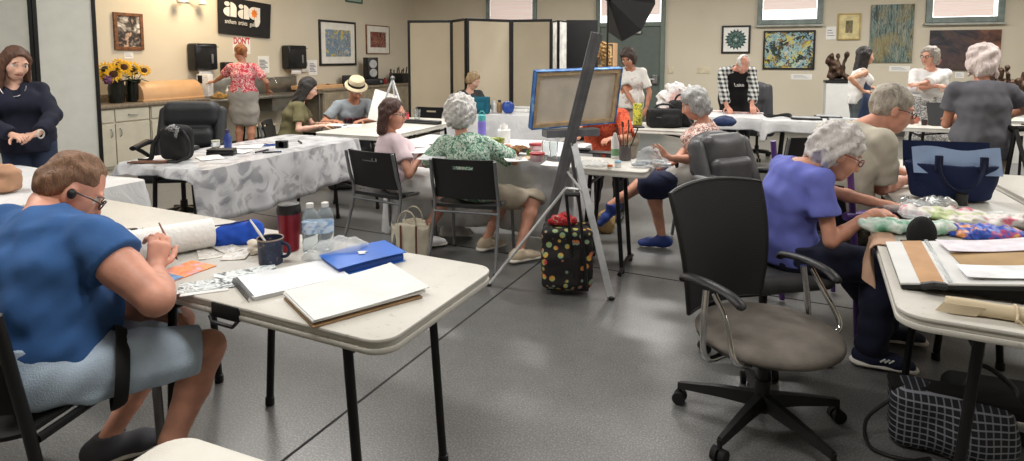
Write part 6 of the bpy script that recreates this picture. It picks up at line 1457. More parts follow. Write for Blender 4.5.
for i in range(6): MB().tube([(-.14 + .055 * i, .03 * (i % 3) - .03, .15), (-.16 + .065 * i, .05 * (i % 2), .3 + .035 * (i % 3))], .014, 7).build('tool_handle', mat('tool_dark', (36, 32, 32), .6), t)
p = on_counter(318, .3); t = thing('wooden_tray', 'shallow wooden tray on the taupe counter behind young woman', 'tray', tuple(p), -YAW + math.pi / 2); MB().box(-.5, .5, -.2, .2, 0, .02, .004).build('base', WBX, t)
for x0, x1, y0, y1 in ((-.5, .5, -.2, -.185), (-.5, .5, .185, .2), (-.5, -.485, -.185, .185), (.485, .5, -.185, .185)): MB().box(x0, x1, y0, y1, .02, .07, .003).build('side', WBX, t)
p = on_counter(258, -.25, 0); t = thing('folding_step', 'dark folding stool with pale seat beside the floral-bloused woman', 'stool', (p.x, p.y, 0), -YAW); MB().box(-.2, .2, -.16, .16, .42, .45, .01).build('seat', mat('seat_pale', (190, 176, 150), .6), t)
for x in (-.17, .17):
    for y in (-.13, .13): MB().tube([(x, y, .42), (x * 1.15, y * 1.3, .01)], .014, 8).build('leg', LEGM, t)
# ---- easel with the canvas (seen from behind)
ALU = mat('easel_aluminium', (206, 208, 210), .32, .5); MAST = mat('easel_mast_grey', (122, 123, 126), .4, .35)
apex = atY(571, 140, 3.98); el = Vector((apex.x, apex.y, 0))
t = thing('easel', 'tall grey studio easel on white tripod legs holding the blue-edged canvas', 'easel', el)
L_ = lambda v: Vector(v) - el
mt, mb_ = atY(597, 33, 3.84), atY(550, 222, 4.02)
d = (mt - mb_); sx = Vector((1, 0, 0))
def bar(mb, a, b, w, th, side):
    a, b = Vector(a), Vector(b); dd = (b - a).normalized(); s_ = (side - dd * side.dot(dd)).normalized(); n_ = dd.cross(s_)
    vs = [p + s_ * (i * w / 2) + n_ * (j * th / 2) for p in (a, b) for i, j in ((-1, -1), (1, -1), (1, 1), (-1, 1))]
    mb._add(vs, [(3, 2, 1, 0), (4, 5, 6, 7), (0, 1, 5, 4), (1, 2, 6, 5), (2, 3, 7, 6), (3, 0, 4, 7)]); return mb
m = MB(); bar(m, L_(mb_), L_(mt), .075, .022, sx); bar(m, L_(mb_) + Vector((-.018, -.014, 0)), L_(mt) + Vector((-.018, -.014, 0)), .012, .008, sx); bar(m, L_(mb_) + Vector((.018, -.014, 0)), L_(mt) + Vector((.018, -.014, 0)), .012, .008, sx); m.build('mast', MAST, t, smooth=False)
feet = [at(611, 300, 0), atY(486, 291, 3.95), Vector((.56, 4.34, 0))]; feet[1].z = 0; feet[1] = at(489, 286, 0)
m = MB(); bar(m, L_(apex) + Vector((.01, -.03, 0)), L_(feet[0]) + Vector((0, 0, .01)), .042, .024, sx); lg = m.build('leg', ALU, t, smooth=False); MB().ell(L_(feet[0]) + Vector((0, 0, .014)), (.026, .02, .014), 10).build('foot_cap', BLACK, lg)
hin = atY(566, 188, 3.96)
m = MB(); m.tube([L_(hin), L_(feet[1]) + Vector((0, 0, .01))], .011, 8); lg = m.build('leg', ALU, t); MB().ell(L_(feet[1]) + Vector((0, 0, .01)), (.018, .018, .01), 10).build('foot_cap', BLACK, lg)
m = MB(); m.tube([L_(apex) + Vector((0, .05, -.05)), L_(feet[2]) + Vector((0, 0, .01))], .013, 8); lg = m.build('leg', MAST, t); MB().ell(L_(feet[2]) + Vector((0, 0, .012)), (.02, .02, .012), 10).build('foot_cap', BLACK, lg)
m = MB(); m.tube([L_(hin), L_(atY(590, 190, 3.86))], .009, 8); m.tube([L_(atY(566, 170, 3.97)), L_(atY(592, 205, 3.84))], .009, 8); m.build('spreader', ALU, t)
cc = atY(577, 98, 4.02); cw, ch = .66, .40
cv = thing('stretched_canvas', 'back of a blue-edged canvas on wooden stretcher bars standing on the easel', 'canvas', cc + Vector((0, .03, 0))); cv.rotation_euler = (R(14), R(-1.5), R(24))
CB = mat('canvas_back', (230, 220, 203), .9, var=.04, bump=.2, bscale=200); STW = mat('stretcher_pine', (208, 180, 142), .6, var=.1, nscale=20)
BLE = custom('painted_blue_edge', lambda q: q.col(q.ramp(q.noise(q.map(), 14, 4, .6).outputs[0], [(.35, (38, 94, 168)), (.55, (70, 136, 204)), (.7, (170, 204, 230))])), .6)
x, z = cw / 2, ch / 2
MB().box(-x, x, .012, .03, -z, z).box(-x, -x + .006, -.022, .03, -z, z).box(x - .006, x, -.022, .03, -z, z).box(-x, x, -.022, .03, z - .006, z).box(-x, x, -.022, .03, -z, -z + .006).build('painted_cloth', BLE, cv, smooth=False)
MB().box(-x + .006, x - .006, .008, .0119, -z + .006, z - .006).build('canvas_back', CB, cv, smooth=False)
for a in ((-x + .006, x - .006, z - .034, z - .006), (-x + .006, x - .006, -z + .006, -z + .034), (-x + .006, -x + .034, -z + .034, z - .034), (x - .034, x - .006, -z + .034, z - .034)): MB().box(a[0], a[1], -.014, .008, a[2], a[3], .002).build('stretcher_bar', STW, cv, smooth=False)
tp = atY(572, 132, 3.98); m = MB(); m.T = Matrix.Translation(L_(tp)) @ Matrix.Rotation(R(17), 4, 'Z'); m.box(-.19, .19, -.03, .07, -.03, .02, .004); m.build('canvas_ledge', MAST, t, smooth=False)
# ---- floral trolley bag
FLB = custom('floral_bag', lambda q: (lambda x, n: q.col(q.mix(q.ramp(x.outputs['Distance'], [(.34, (255, 255, 255)), (.42, (0, 0, 0))]), (26, 22, 22), n)))((lambda x: (q.link(q.map(), x.inputs['Vector']), x)[1])(q.node('ShaderNodeTexVoronoi', i_Scale=21.0)), q.ramp((lambda x: (q.link(q.map(), x.inputs['Vector']), x)[1])(q.node('ShaderNodeTexNoise', i_Scale=9.0)).outputs[0], [(.36, (190, 60, 90)), (.44, (214, 160, 60)), (.52, (150, 170, 110)), (.58, (120, 160, 150)), (.66, (206, 120, 70))])), .85)
p = at(562, 296, 0); p = Vector((p.x, p.y, 0)) + V * .10; t = thing('trolley_bag', 'black floral wheeled bag with raised handle beside the easel leg', 'bag', p, -YAW + R(18))
s = SDF(.009, .04); s.box((0, 0, .235), (.16, .11, .195), .04); s.box((-.03, -.10, .17), (.115, .035, .11), .03); s.wrinkle(.004, 30, 5); sdf_obj('body', s, FLB, t)
MB().box(-.13, .13, -.09, .09, .03, .055, .01).build('base', BLACK, t)
for x in (.02, .095): MB().tube([(x + .03, -.125, .05), (x - .03, -.13, .66)], .010, 8).build('handle_rail', BLACK, t)
MB().tube([(-.02, -.13, .66), (.075, -.13, .66)], .017, 8, flat=(1, .9)).build('grip', BLACK, t)
for x in (-.1, .1): MB().tube([(x - .012, .09, .03), (x + .012, .09, .03)], .03, 14).build('wheel', BLACK, t)
blob('red_bandana', 'red patterned cloth bulging from the top of the floral trolley bag', 'cloth', tuple(p + Vector((-.03, 0, .43))), (.085, .05, .04), printed('bandana', [(160, 26, 40), (206, 60, 60), (120, 20, 30), (216, 170, 160)], 40), .009, 70, .008, 3, flatz=False)
# ---- cream tote under the table
t = thing('canvas_tote', 'cream canvas tote with dark side stripes standing beside the black chair', 'bag', at(411, 258, 0), R(-12)); t.location.z = 0
s = SDF(.009, .02); s.flat((0, 0, .02), (0, 0, .27), (.145, .07), (.155, .085), (1, 0, 0), cap=.3); s.wrinkle(.004, 30, 9); s.cut((0, 0, .0), (0, 0, -1)); s.box((0, 0, .30), (.145, .062, .06), .02, op='-', k=.005); sdf_obj('body', s, FABN('tote_cream', (206, 198, 178), var=.06), t)
for x in (-.05, .07): MB().box(x, x + .012, -.094, -.08, .03, .27, .003).build('stripe', mat('tote_stripe', (110, 64, 48), .8), t)
for y in (-.07, .07): MB().tube(bez([(-.07, y, .25), (-.08, y, .42), (.08, y, .42), (.07, y, .25)], 12), .008, 8, flat=(1.4, .5)).build('handle', FABN('tote_cream', (206, 198, 178)), t)
# ---- centre table
ZT = .749
t = thing('drink_flask', 'lavender drink flask with teal lid on the white cloth', 'flask', put(482, 144)); MB().lathe([(.034, 0), (.037, .005), (.037, .19), (.03, .21)], 22).build('body', mat('flask_lavender', (122, 112, 196), .35), t); MB().lathe([(.032, .205), (.034, .21), (.034, .25), (.02, .262), (0, .264)], 20).build('lid', mat('lid_teal', (70, 158, 158), .4), t); MB().tube(bez([(-.02, 0, .26), (-.02, 0, .3), (.02, 0, .3), (.02, 0, .26)], 8), .006, 8).build('carry_loop', mat('lid_teal', (70, 158, 158), .4), t)
t = thing('paper_cup', 'green and yellow patterned paper cup of supplies on the white cloth', 'cup', put(497, 152)); MB().lathe([(.045, 0), (.048, .003), (.062, .11), (.064, .112), (.06, .11), (.045, .006), (0, .005)], 22).build('body', printed('cup_leaf', [(96, 130, 50), (186, 196, 90), (226, 226, 200), (140, 160, 60)], 30), t)
t = thing('tissue_box', 'white tissue box behind the green patterned cup', 'box', put(504, 143)); MB().box(-.055, .055, -.055, .055, 0, .12, .006).build('carton', WHITE, t); MB().grid(lambda a, b: ((a - .5) * .07, .015 * math.sin(a * 7), .12 + .06 * b * (1 - .4 * abs(2 * a - 1))), 8, 5, .002).build('tissue', PAPER, t)
blob('brown_bread', 'lumpy brown raffia bundle beside the green patterned cup', 'raffia', put(503, 155), None, mat('raffia', (122, 88, 56), .95, var=.3, nscale=60, bump=.5), .008, 90, .007, 3, 0, None, [((-.06, 0, .03), (.06, .05, .035)), ((.05, .0, .03), (.08, .05, .035))])
blob('brown_moss', 'small tuft of brown raffia right of the larger bundle', 'raffia', put(521, 152), (.07, .04, .03), mat('raffia', (122, 88, 56), .95), .008, 90, .007, 5)
REDT = mat('tub_red', (170, 40, 52), .4, trans=.2)
for px, py, lb in ((536, 151, 'red-lidded tub behind the other on white cloth'), (537, 161, 'red-lidded tub nearest the table edge by the easel')):
    t = thing('plastic_tub', lb, 'tub', put(px, py)); MB().lathe([(.045, 0), (.05, .004), (.055, .05), (.052, .052)], 20).build('body', mat('tub_clear', (220, 190, 190), .2, trans=.5), t); MB().lathe([(.057, .048), (.058, .052), (.058, .062), (0, .064)], 20).build('lid', REDT, t)
for px, py, lb in ((546, 157, 'clear drinking glass left of the pair by the easel mast'), (553.5, 158, 'clear drinking glass right of the pair by the easel mast')):
    t = thing('drinking_glass', lb, 'glass', put(px, py)); MB().lathe([(.024, 0), (.028, .004), (.034, .12), (.0355, .121), (.033, .119), (.026, .012), (0, .01)], 20).build('bowl', GLASS, t)
for i, (px, py, w, h, rz, c, lb) in enumerate(((415, 151, .3, .24, 10, (226, 226, 226), 'drawing paper under the hand of the person in pink'), (434, 157, .2, .26, -8, (216, 218, 220), 'sheet of paper between the pink and the green blouse'), (516, 160, .16, .12, 12, (222, 220, 214), 'white card palette in front of the raffia'), (553, 164, .14, .16, -20, (216, 208, 206), 'pinkish crumpled paper behind the easel mast'), (527, 158, .1, .1, 40, (190, 160, 130), 'tan card beside the red tubs'))):
    sheet('loose_paper', lb, 'paper', px, py, w, h, rz, mat('paper_tint_%d' % i, c, .85), .001, .006, dz=.001)
for i, (px, py, r, h, c, lb) in enumerate(((513, 158, .03, .02, (226, 224, 216), 'small white dish in front of the raffia'), (519, 161, .026, .03, (230, 226, 220), 'tiny white pot at the front of the white cloth'), (525, 153, .022, .035, (60, 60, 62), 'black paint pot behind the tan card'), (529, 156, .02, .04, (90, 140, 60), 'small green paint pot beside the red tubs'), (510, 162, .03, .012, (200, 196, 190), 'shallow pale lid at the edge of the white cloth'))):
    t = thing('paint_pot', lb, 'pot', put(px, py)); mm_ = mat('pot_%d' % i, c, .4); MB().lathe([(r * .85, 0), (r, .003), (r, h), (r * .9, h), (r * .8, .004), (0, .004)], 16).build('body', mm_, t)
    MB().lathe([(r * .8, h * .6), (0, h * .62)], 14).build('paint', mat('pot_paint_%d' % i, tuple(v * .7 for v in c), .4), t)
t = thing('phone', 'black pen-like phone beside the elbow of the person in pink', 'phone', put(436, 146)); t.rotation_euler = (0, 0, .5); MB().box(-.04, .04, -.075, .075, 0, .009, .003).build('case', BLACK, t); MB().box(-.036, .036, -.07, .07, .009, .0095).build('screen', mat('screen_dark', (20, 22, 26), .1), t)
hw = Vector(man.location)
# ---- small table with the clear bag
ZT = .7405
t = thing('brush_jar', 'glass jar crowded with brushes on the small white table', 'jar', put(625, 160)); MB().lathe([(.04, 0), (.045, .005), (.045, .1), (.042, .105), (.04, .1), (.04, .01), (0, .008)], 20).build('body', mat('jar_grey', (110, 104, 104), .15, trans=.4), t)
for i in range(9):
    a = i * 2.39; r = .02 + .012 * (i % 3); c, s_ = math.cos(a), math.sin(a); hgt = .2 + .02 * (i % 4); st_ = MB(); st_.tube([(c * .012, s_ * .012, .02), (c * r * 2, s_ * r * 2, hgt)], .004, 6); b_ = st_.build('brush_handle', [WOODL, mat('wood_dark_red', (110, 50, 40), .5), BLACK][i % 3], t); MB().tube([(c * r * 2, s_ * r * 2, hgt), (c * r * 2.3, s_ * r * 2.3, hgt + .035)], [.005, .0055], 6).build('bristles', mat('bristle_brown', (90, 60, 40), .8), b_)
t = thing('glue_bottle', 'tall white and green bottle standing left of the brush jar', 'bottle', put(615, 158)); MB().lathe([(.028, 0), (.03, .004), (.03, .15), (.014, .175), (.012, .19), (0, .192)], 18).build('body', WHITE, t); MB().lathe([(.0305, .02), (.0308, .022), (.0308, .07), (.0305, .072)], 18).build('label_band', mat('label_green', (120, 160, 120), .5), t)
blob('zip_bag', 'clear zip bag full of silvery paint tubes on the small white table', 'bag', put(650, 167), None, CLEARP, .008, 70, .007, 4, 0, None, [((0, 0, .03), (.13, .07, .035)), ((-.01, .0, .08), (.08, .05, .06)), ((.09, .02, .02), (.05, .05, .025))])
TUBE_C = [(190, 194, 200), (206, 208, 212), (120, 150, 190), (176, 180, 184), (214, 190, 180)]
bp = Vector(put(650, 167))
for i in range(7):
    t = thing('paint_tube', 'silver paint tube showing through the clear zip bag', 'paint tube', bp + Vector((-.085 + .03 * i, -.02 + .02 * (i % 3), .022 + .014 * (i % 2))), R(40 * i), 'paint tubes in the zip bag'); t.rotation_euler = (0, 0, R(25 * i)); mm_ = mat('tube_%d' % (i % 5), TUBE_C[i % 5], .3, .4)
    MB().tube([(-.045, 0, 0), (.02, 0, 0), (.035, 0, 0)], [.012, .012, .006], 10).build('body', mm_, t); MB().tube([(.035, 0, 0), (.048, 0, 0)], .007, 8).build('cap', WHITE, t)
t = thing('round_lid', 'orange capped little jar at the front of the small table', 'jar', put(610, 169)); MB().lathe([(.016, 0), (.018, .003), (.018, .018)], 14).build('body', WHITE, t); MB().lathe([(.019, .017), (.019, .03), (0, .031)], 14).build('cap', mat('cap_orange', (206, 120, 60), .4), t)
t = thing('round_lid', 'pale blue capped little jar beside the clear zip bag', 'jar', put(618, 167)); MB().lathe([(.02, 0), (.024, .004), (.024, .03)], 14).build('body', WHITE, t); MB().ell((0, 0, .035), (.024, .024, .014), 14).build('cap', mat('cap_sky', (150, 190, 210), .4), t)
blob('crumpled_wrap', 'crumpled white plastic wrap at the left of the small table', 'wrap', put(595, 166), (.1, .05, .02), CLEARP, .009, 80, .007, 4)
t = thing('black_tray', 'long black tray on the white cloth right of the easel mast', 'tray', put(596, 153, .752)); t.rotation_euler = (0, 0, -YAW); MB().box(-.2, .2, -.06, .06, 0, .012, .004).build('base', BLACK, t); MB().box(-.19, -.05, -.04, .04, .012, .03, .008).build('tool_block', BLACKM, t)
# ---- far tables
def camera_bag(label, px, py, w, h, rz=0, z=.742):
    t = thing('camera_bag', label, 'bag', at(px, py, z), rz); s = SDF(.012, .03); s.box((0, 0, h / 2), (w / 2, .11, h / 2), .04); s.box((w * .1, -.1, h * .4), (w * .25, .05, h * .3), .03); s.wrinkle(.005, 30, 2); s.cut((0, 0, 0), (0, 0, -1)); sdf_obj('body', s, BLACKM, t)
    MB().tube(bez([(-w * .3, 0, h * .95), (-w * .3, 0, h * 1.35), (w * .3, 0, h * 1.35), (w * .3, 0, h * .95)], 10), .012, 8).build('handle', BLACK, t); MB().box(-w * .3, w * .3, -.118, -.108, h * .55, h * .6).build('zip', GREYM, t); return t
camera_bag('wide black camera bag left of the grey-haired person on the far table', 664, 127, .36, .2); camera_bag('taller black camera bag just behind the grey hair', 681, 126, .24, .28)
MB_ = MB().tube(spline([(0, 0, .2), (.02, -.1, .1), (.06, -.38, -.1), (.02, -.4, -.35), (.1, -.42, -.3), (.08, -.38, -.06)], 6), .008, 6)
tag(MB_.build('hanging_strap', BLACK, None, at(684, 127, .745)), 'black strap dangling over edge of the far table', 'strap')
t = thing('tall_can', 'tall yellow patterned can at the left end of the far table', 'can', at(637.5, 125.5, .742)); MB().lathe([(.05, 0), (.052, .004), (.052, .24), (.05, .244), (.046, .24), (0, .24)], 20).build('body', printed('can_yellow', [(186, 178, 50), (214, 206, 80), (110, 120, 50), (226, 220, 120)], 16), t); MB().tube([(.0, 0, .24), (.01, 0, .3)], .005, 6).build('straw', WHITE, t)
t = thing('black_tablet', 'flat black board lying left of the camera bags', 'tablet', at(628, 127, .742)); MB().box(-.16, .16, -.1, .1, 0, .014, .004).build('slab', BLACK, t)
blob('bag_heap', 'heap of white and pink plastic bags behind the camera bags', 'bags', tuple(at(676, 118, .742)), None, custom('bags_pale', lambda q: q.col(q.ramp(q.noise(q.map(), 5, 3).outputs[0], [(.38, (222, 178, 170)), (.48, (228, 222, 222)), (.6, (232, 230, 228)), (.7, (206, 180, 150))])), .5), .03, 36, .012, 4, 0, None, [((0, 0, .14), (.23, .15, .16)), ((.0, 0, .3), (.15, .11, .12)), ((-.14, 0, .24), (.1, .1, .1)), ((.16, 0, .3), (.1, .09, .1))])
for i, (px, py, w, h, c, lb) in enumerate(((716, 111, .16, .2, (226, 222, 220), 'paper with red marks left of the plaid-shirted hands'), (737, 112.5, .3, .2, (216, 190, 186), 'red speckled sheet between the plaid-shirted hands'), (757, 113, .16, .16, (230, 228, 226), 'white sheet right of the plaid-shirted hands'))):
    o = MB().box(-w / 2, w / 2, -h / 2, h / 2, 0, .003).build('loose_paper', printed('red_marks_%d' % i, [c, c, (190, 70, 70), c], 12), None, at(px, py, .752), -YAW, False); tag(o, lb, 'paper')
def coil(label, px, py, z=.75): m = MB(); m.tube([((.16 + .01 * math.sin(5 * a)) * math.cos(a), .1 * math.sin(a), .02 + .012 * math.sin(3 * a)) for a in np.linspace(0, 12.4, 50)], .014, 7); return tag(m.build('coiled_strap', BLACKM, None, at(px, py, z), 0), label, 'strap')
coil('coiled black strap on white cloth right of the plaid shirt', 778, 117)
blob('navy_pouch', 'navy blue pouch on the far table beside the grey hair', 'pouch', tuple(at(724, 126, .744)), (.14, .08, .06), mat('pouch_navy', (36, 54, 92), .7), .006, 40, .01, 2)
for px, py, w, lb in ((806, 119, .34, 'black folder lying on white cloth behind the purple post'), (828, 117.5, .3, 'black flat case next to the black folder on white cloth'), (842, 121, .3, 'dark rolled umbrella on white cloth near the beige shirt')):
    t = thing('black_folder', lb, 'folder', at(px, py, .752)); t.rotation_euler = (0, 0, -YAW); MB().box(-w / 2, w / 2, -.1, .1, 0, .018, .005).build('cover', BLACK, t); MB().box(-w / 2 + .02, w / 2 - .02, -.09, .1, .018, .024).build('papers', mat('pages_grey', (160, 162, 164), .8), t)
t = thing('tablet_case', 'black tablet standing in folded case on the far right table', 'tablet', at(948, 125.5, .742), -YAW + .1); m = MB(); m.grid(lambda a, b: ((a - .5) * .36, .02 + .09 * b, .01 + .235 * b), 2, 2, .012); m.build('screen_back', BLACK, t, smooth=False); MB().box(-.18, .18, -.08, .12, 0, .01, .003).build('keyboard_flap', BLACK, t)
for px, py, r, h, c, lb in ((910, 124, .035, .09, (220, 214, 204), 'white cup on the far right table left of the tablet'), (916, 123, .03, .07, (200, 120, 100), 'pink pot beside the white cup on the far right table'), (924, 125, .03, .06, (60, 40, 40), 'dark pot just left of the black tablet')):
    t = thing('cup', lb, 'cup', at(px, py, .742)); MB().lathe([(r * .8, 0), (r, h), (r * .92, h), (r * .7, .008), (0, .008)], 16).build('body', mat('cup_%d_%d' % (px, py), c, .5), t); MB().tube([(r * .9, 0, h * .75), (r * 1.5, 0, h * .6), (r * .9, 0, h * .3)], .005, 6).build('handle', mat('cup_%d_%d' % (px, py), c, .5), t)
# table by the screen
TEAL = FABN('teal_canvas', (24, 92, 112), var=.08)
t = thing('teal_tote', 'teal open tote on the white cloth before the folding screen', 'tote', at(474, 113, .752), -.1); s = SDF(.012, .02); s.box((0, 0, .11), (.21, .1, .13), .03); s.cut((0, 0, 0), (0, 0, -1)); s.cut((0, 0, .22), (0, 0, 1)); s.box((0, 0, .25), (.195, .085, .08), .02, op='-', k=.005); sdf_obj('body', s, TEAL, t)
MB().box(-.17, -.05, -.115, -.1, .04, .15, .004).box(.03, .16, -.115, -.1, .04, .15, .004).build('front_pocket', TEAL, t)
for i, (px, r, h, c, cc_, lb) in enumerate(((494, .035, .16, (222, 220, 214), (226, 226, 226), 'white bottle right of the teal tote'), (499.5, .035, .17, (150, 120, 80), (40, 36, 34), 'amber bottle with dark cap beside the white bottle'), (488, .03, .13, (60, 60, 64), (190, 190, 190), 'dark bottle touching the teal tote'))):
    t = thing('art_bottle', lb, 'bottle', at(px, 112.5, .752)); MB().lathe([(r * .9, 0), (r, .005), (r, h * .7), (r * .5, h * .85)], 16).build('body', mat('artb_%d' % i, c, .35), t); MB().lathe([(r * .6, h * .82), (r * .6, h), (0, h * 1.01)], 14).build('cap', mat('artc_%d' % i, cc_, .4), t)
blob('blue_helmet', 'round blue bag beside the amber bottle', 'bag', tuple(at(508, 113, .752)), (.085, .08, .09), mat('ball_blue', (36, 70, 150), .35), .004, 40, .01, 2)
t = thing('paper_stack', 'stack of white paper at the right end of the cloth by the screen', 'paper', at(520, 111, .752), -YAW); MB().box(-.16, .16, -.12, .12, 0, .05, .003).build('sheets', PAPER, t, smooth=False); MB().box(-.17, .17, -.13, .13, .05, .058, .002).build('top_board', mat('board_grey', (180, 180, 176), .7), t, smooth=False)
# tripod table easel near the straw hat
t = thing('table_easel', 'small aluminium table easel behind the person in pink', 'easel', at(393, 121.5, .742), 0); 
for a, b in (((-.17, -.06, 0), (0, .02, .5)), ((.17, -.06, 0), (0, .02, .5)), ((0, .2, 0), (0, .03, .5))): MB().tube([a, b], .012, 8).build('leg', ALU, t)
MB().ell((0, .02, .51), (.03, .03, .03), 12).build('head_joint', GREYM, t)
t = thing('small_canvas', 'white canvas board leaning on the small aluminium easel', 'canvas', at(379, 121.8, .742), 0); t.rotation_euler = (R(-8), R(18), R(28)); MB().box(-.14, .14, -.012, .012, 0, .36, .003).build('board', PAPER, t); MB().box(-.12, .12, .012, .02, .02, .34).build('backing', mat('kraft', (170, 140, 100), .8), t)
t = thing('long_black_case', 'long flat black case on the white table right of the person in pink', 'case', at(422, 123.5, .742), -YAW - R(4)); MB().box(-.24, .24, -.05, .05, 0, .04, .01).build('shell', BLACK, t); MB().box(-.24, .24, -.052, .052, .019, .022).build('seam', GREYM, t)
t = thing('paint_jar', 'small jar with red lid beside the table easel', 'jar', at(405, 121, .742)); MB().lathe([(.045, 0), (.05, .005), (.05, .08), (.045, .085)], 18).build('body', mat('jar_pinkred', (206, 60, 70), .4), t); MB().lathe([(.046, .083), (.046, .1), (0, .101)], 16).build('lid', mat('lid_red', (176, 40, 50), .4), t)
t = thing('clear_cup', 'clear plastic cup right of the red-lidded jar', 'cup', at(417, 119, .742)); MB().lathe([(.035, 0), (.045, .12), (.043, .12), (.033, .005), (0, .005)], 18).build('body', GLASS, t)
for px, py, w, h, rz, lb in ((338, 125, .28, .2, -20, 'drawing sheet under the hands of the young woman in olive'), (352, 126, .2, .28, 10, 'white paper in front of the straw-hatted person')):
    o = MB().box(-w / 2, w / 2, -h / 2, h / 2, 0, .003).build('loose_paper', PAPER, None, at(px, py, .742), R(rz), False); tag(o, lb, 'paper')
# ---- right hand tables
NVB = FABN('navy_canvas', (24, 36, 72), var=.08); LBL = FABN('pale_blue', (150, 172, 206), var=.05)
pt = at(964, 204, .7405); t = thing('navy_tote', 'large navy canvas tote lined in pale blue on the right table', 'tote', pt + Vector((0, .1, 0)), R(-16))
s = SDF(.008, .02); s.flat((0, 0, .02), (0, 0, .2), (.185, .085), (.225, .11), (1, 0, 0), cap=.25); s.wrinkle(.003, 26, 4); s.cut((0, 0, 0.001), (0, 0, -1)); s.cut((0, 0, .2), (0, 0, 1)); s.flat((0, 0, .05), (0, 0, .25), (.175, .072), (.215, .1), (1, 0, 0), op='-', k=.004, cap=.1); sdf_obj('body', s, NVB, t)
m = MB(); m.grid(lambda a, b: (-.2 + .4 * a, -.075 + .05 * b - .012 * math.sin(a * 3.1), .15 + .13 * b + .01 * math.sin(a * 8) * b), 14, 6, .004); m.build('lining_flap', LBL, t)
m = MB(); m.grid(lambda a, b: (-.205 + .41 * a, .07 + .03 * b, .16 + .14 * b), 14, 4, .005); m.build('rear_panel', NVB, t)
m = MB(); m.tube(bez([(-.10, -.105, .235), (-.11, -.16, .02), (.09, -.16, .02), (.10, -.105, .235)], 14), .013, 8, flat=(1.2, .5)); m.build('handle', FABN('navy_strap', (18, 26, 54)), t)
for x in (-.1, .1): MB().box(x - .018, x + .018, -.117, -.1, .17, .25, .004).build('handle_patch', FABN('navy_strap', (18, 26, 54)), t)
t = thing('small_black_cup', 'small dark pot standing in front of the navy tote', 'pot', at(961, 205, .7405)); MB().lathe([(.025, 0), (.028, .003), (.028, .06), (.024, .06), (.022, .005), (0, .005)], 16).build('body', mat('pot_dark', (46, 46, 44), .5), t); MB().lathe([(.022, .04), (0, .041)], 14).build('contents', BLACKM, t)
# portfolio with papers
PFO = Vector((1.275, 1.91, .742)); PFR = (0, -R(9), -R(27))
pf = thing('open_portfolio', 'open black portfolio with white sheets at the front of the right table', 'portfolio', PFO, rot=PFR)
MB().box(0, .72, 0, .5, 0, .012, .004).build('cover_board', BLACK, pf); MB().box(0, .72, .006, .5, .012, .02, .002).build('page_block', SKW, pf)
MB().prism([(.03, 0), (.7, 0), (.69 * math.cos(R(9)), -.69 * math.sin(R(9)))], .03, .48, plane='xz').build('case_body', BLACKM, pf, smooth=False)
MB().box(.055, .12, .008, .498, .0201, .0225, .001).build('spine_strip', mat('card_tan', (188, 148, 110), .8, var=.06), pf)
MB().box(.13, .142, .008, .498, .0201, .027, .001).build('clear_sleeve', CLEARP, pf)
MB().tube([(.06, -.003, .012), (.09, -.018, .022), (.12, -.003, .012)], .013, 8).build('clasp', BLACK, pf)
from mathutils import Euler
PFM = Matrix.Translation(PFO) @ Euler(PFR).to_matrix().to_4x4()
def onpf(mb, name, m_, x, y, z, a, lb, cat): o = mb.build(name, m_, None); M_ = PFM @ Matrix.Translation((x, y, z)) @ Matrix.Rotation(R(a), 4, 'Z'); o.location = M_.translation; o.rotation_euler = M_.to_euler(); return tag(o, lb, cat)
onpf(MB().box(-.19, .19, -.085, .085, 0, .004, .001), 'brown_envelope', mat('kraft_env', (172, 142, 102), .8, var=.06), .38, .26, .0205, 4, 'brown kraft sheet lying on the white pages of the portfolio', 'envelope')
def pfg(w, h, c): return MB().grid(lambda a, b: ((a - .5) * w, (b - .5) * h, c * (2 * a - 1) ** 2 + .005 * math.sin(b * 6) * a), 8, 6, .0015)
onpf(pfg(.34, .15, .01), 'loose_paper', mat('paper_lilac', (222, 216, 224), .8, var=.06, nscale=20), .34, .40, .029, 8, 'wrinkled lilac-tinted white sheet at the back of the portfolio', 'paper')
onpf(pfg(.3, .13, .006), 'loose_paper', mat('paper_cool', (226, 228, 230), .8), .33, .1, .029, 3, 'blank white sheet at the front of the portfolio below the kraft sheet', 'paper')
t = thing('canvas_roll', 'cream canvas brush roll tied with a cord in front of the portfolio', 'brush roll', (1.42, 1.69, .7405 + .022), R(-27)); CRL = FABN('roll_cream', (206, 190, 160), var=.05)
m = MB(); m.lathe([(.012, -.13), (.022, -.13), (.023, -.08), (.021, .0), (.023, .08), (.022, .2), (.012, .2)], 18, axis='x'); m.build('roll', CRL, t); m = MB(); m.grid(lambda a, b: (-.14 + .1 * a - .02 * b, -.024 - .004 * math.sin(a * 4), .012 - .03 * b), 6, 4, .002); m.build('flap', CRL, t)
MB().tube([(.035, .0245 * math.cos(a), .0245 * math.sin(a)) for a in np.linspace(0, 6.28, 16, endpoint=False)], .004, 6, True).build('cord', CRL, t); MB().tube([(.035, -.024, .008), (.03, -.036, -.004), (.045, -.034, -.018)], .0035, 6).build('cord_end', CRL, t)
t = thing('sponge_bag', 'rounded black mesh sponge bag standing behind the portfolio', 'bag', at(921, 244, .7405)); s = SDF(.006, .02); s.ell((0, 0, .04), (.058, .04, .075)); s.cut((0, 0, 0.0), (0, 0, -1)); sdf_obj('body', s, mat('cap_black', (20, 20, 21), .85, bump=.4, bscale=300), t); MB().box(-.06, .06, -.04, .04, 0, .006, .002).build('base', BLACK, t)
p = [((0, 0, .02), (.10, .06, .028)), ((.09, .01, .02), (.08, .05, .025)), ((-.08, .0, .015), (.05, .05, .02))]
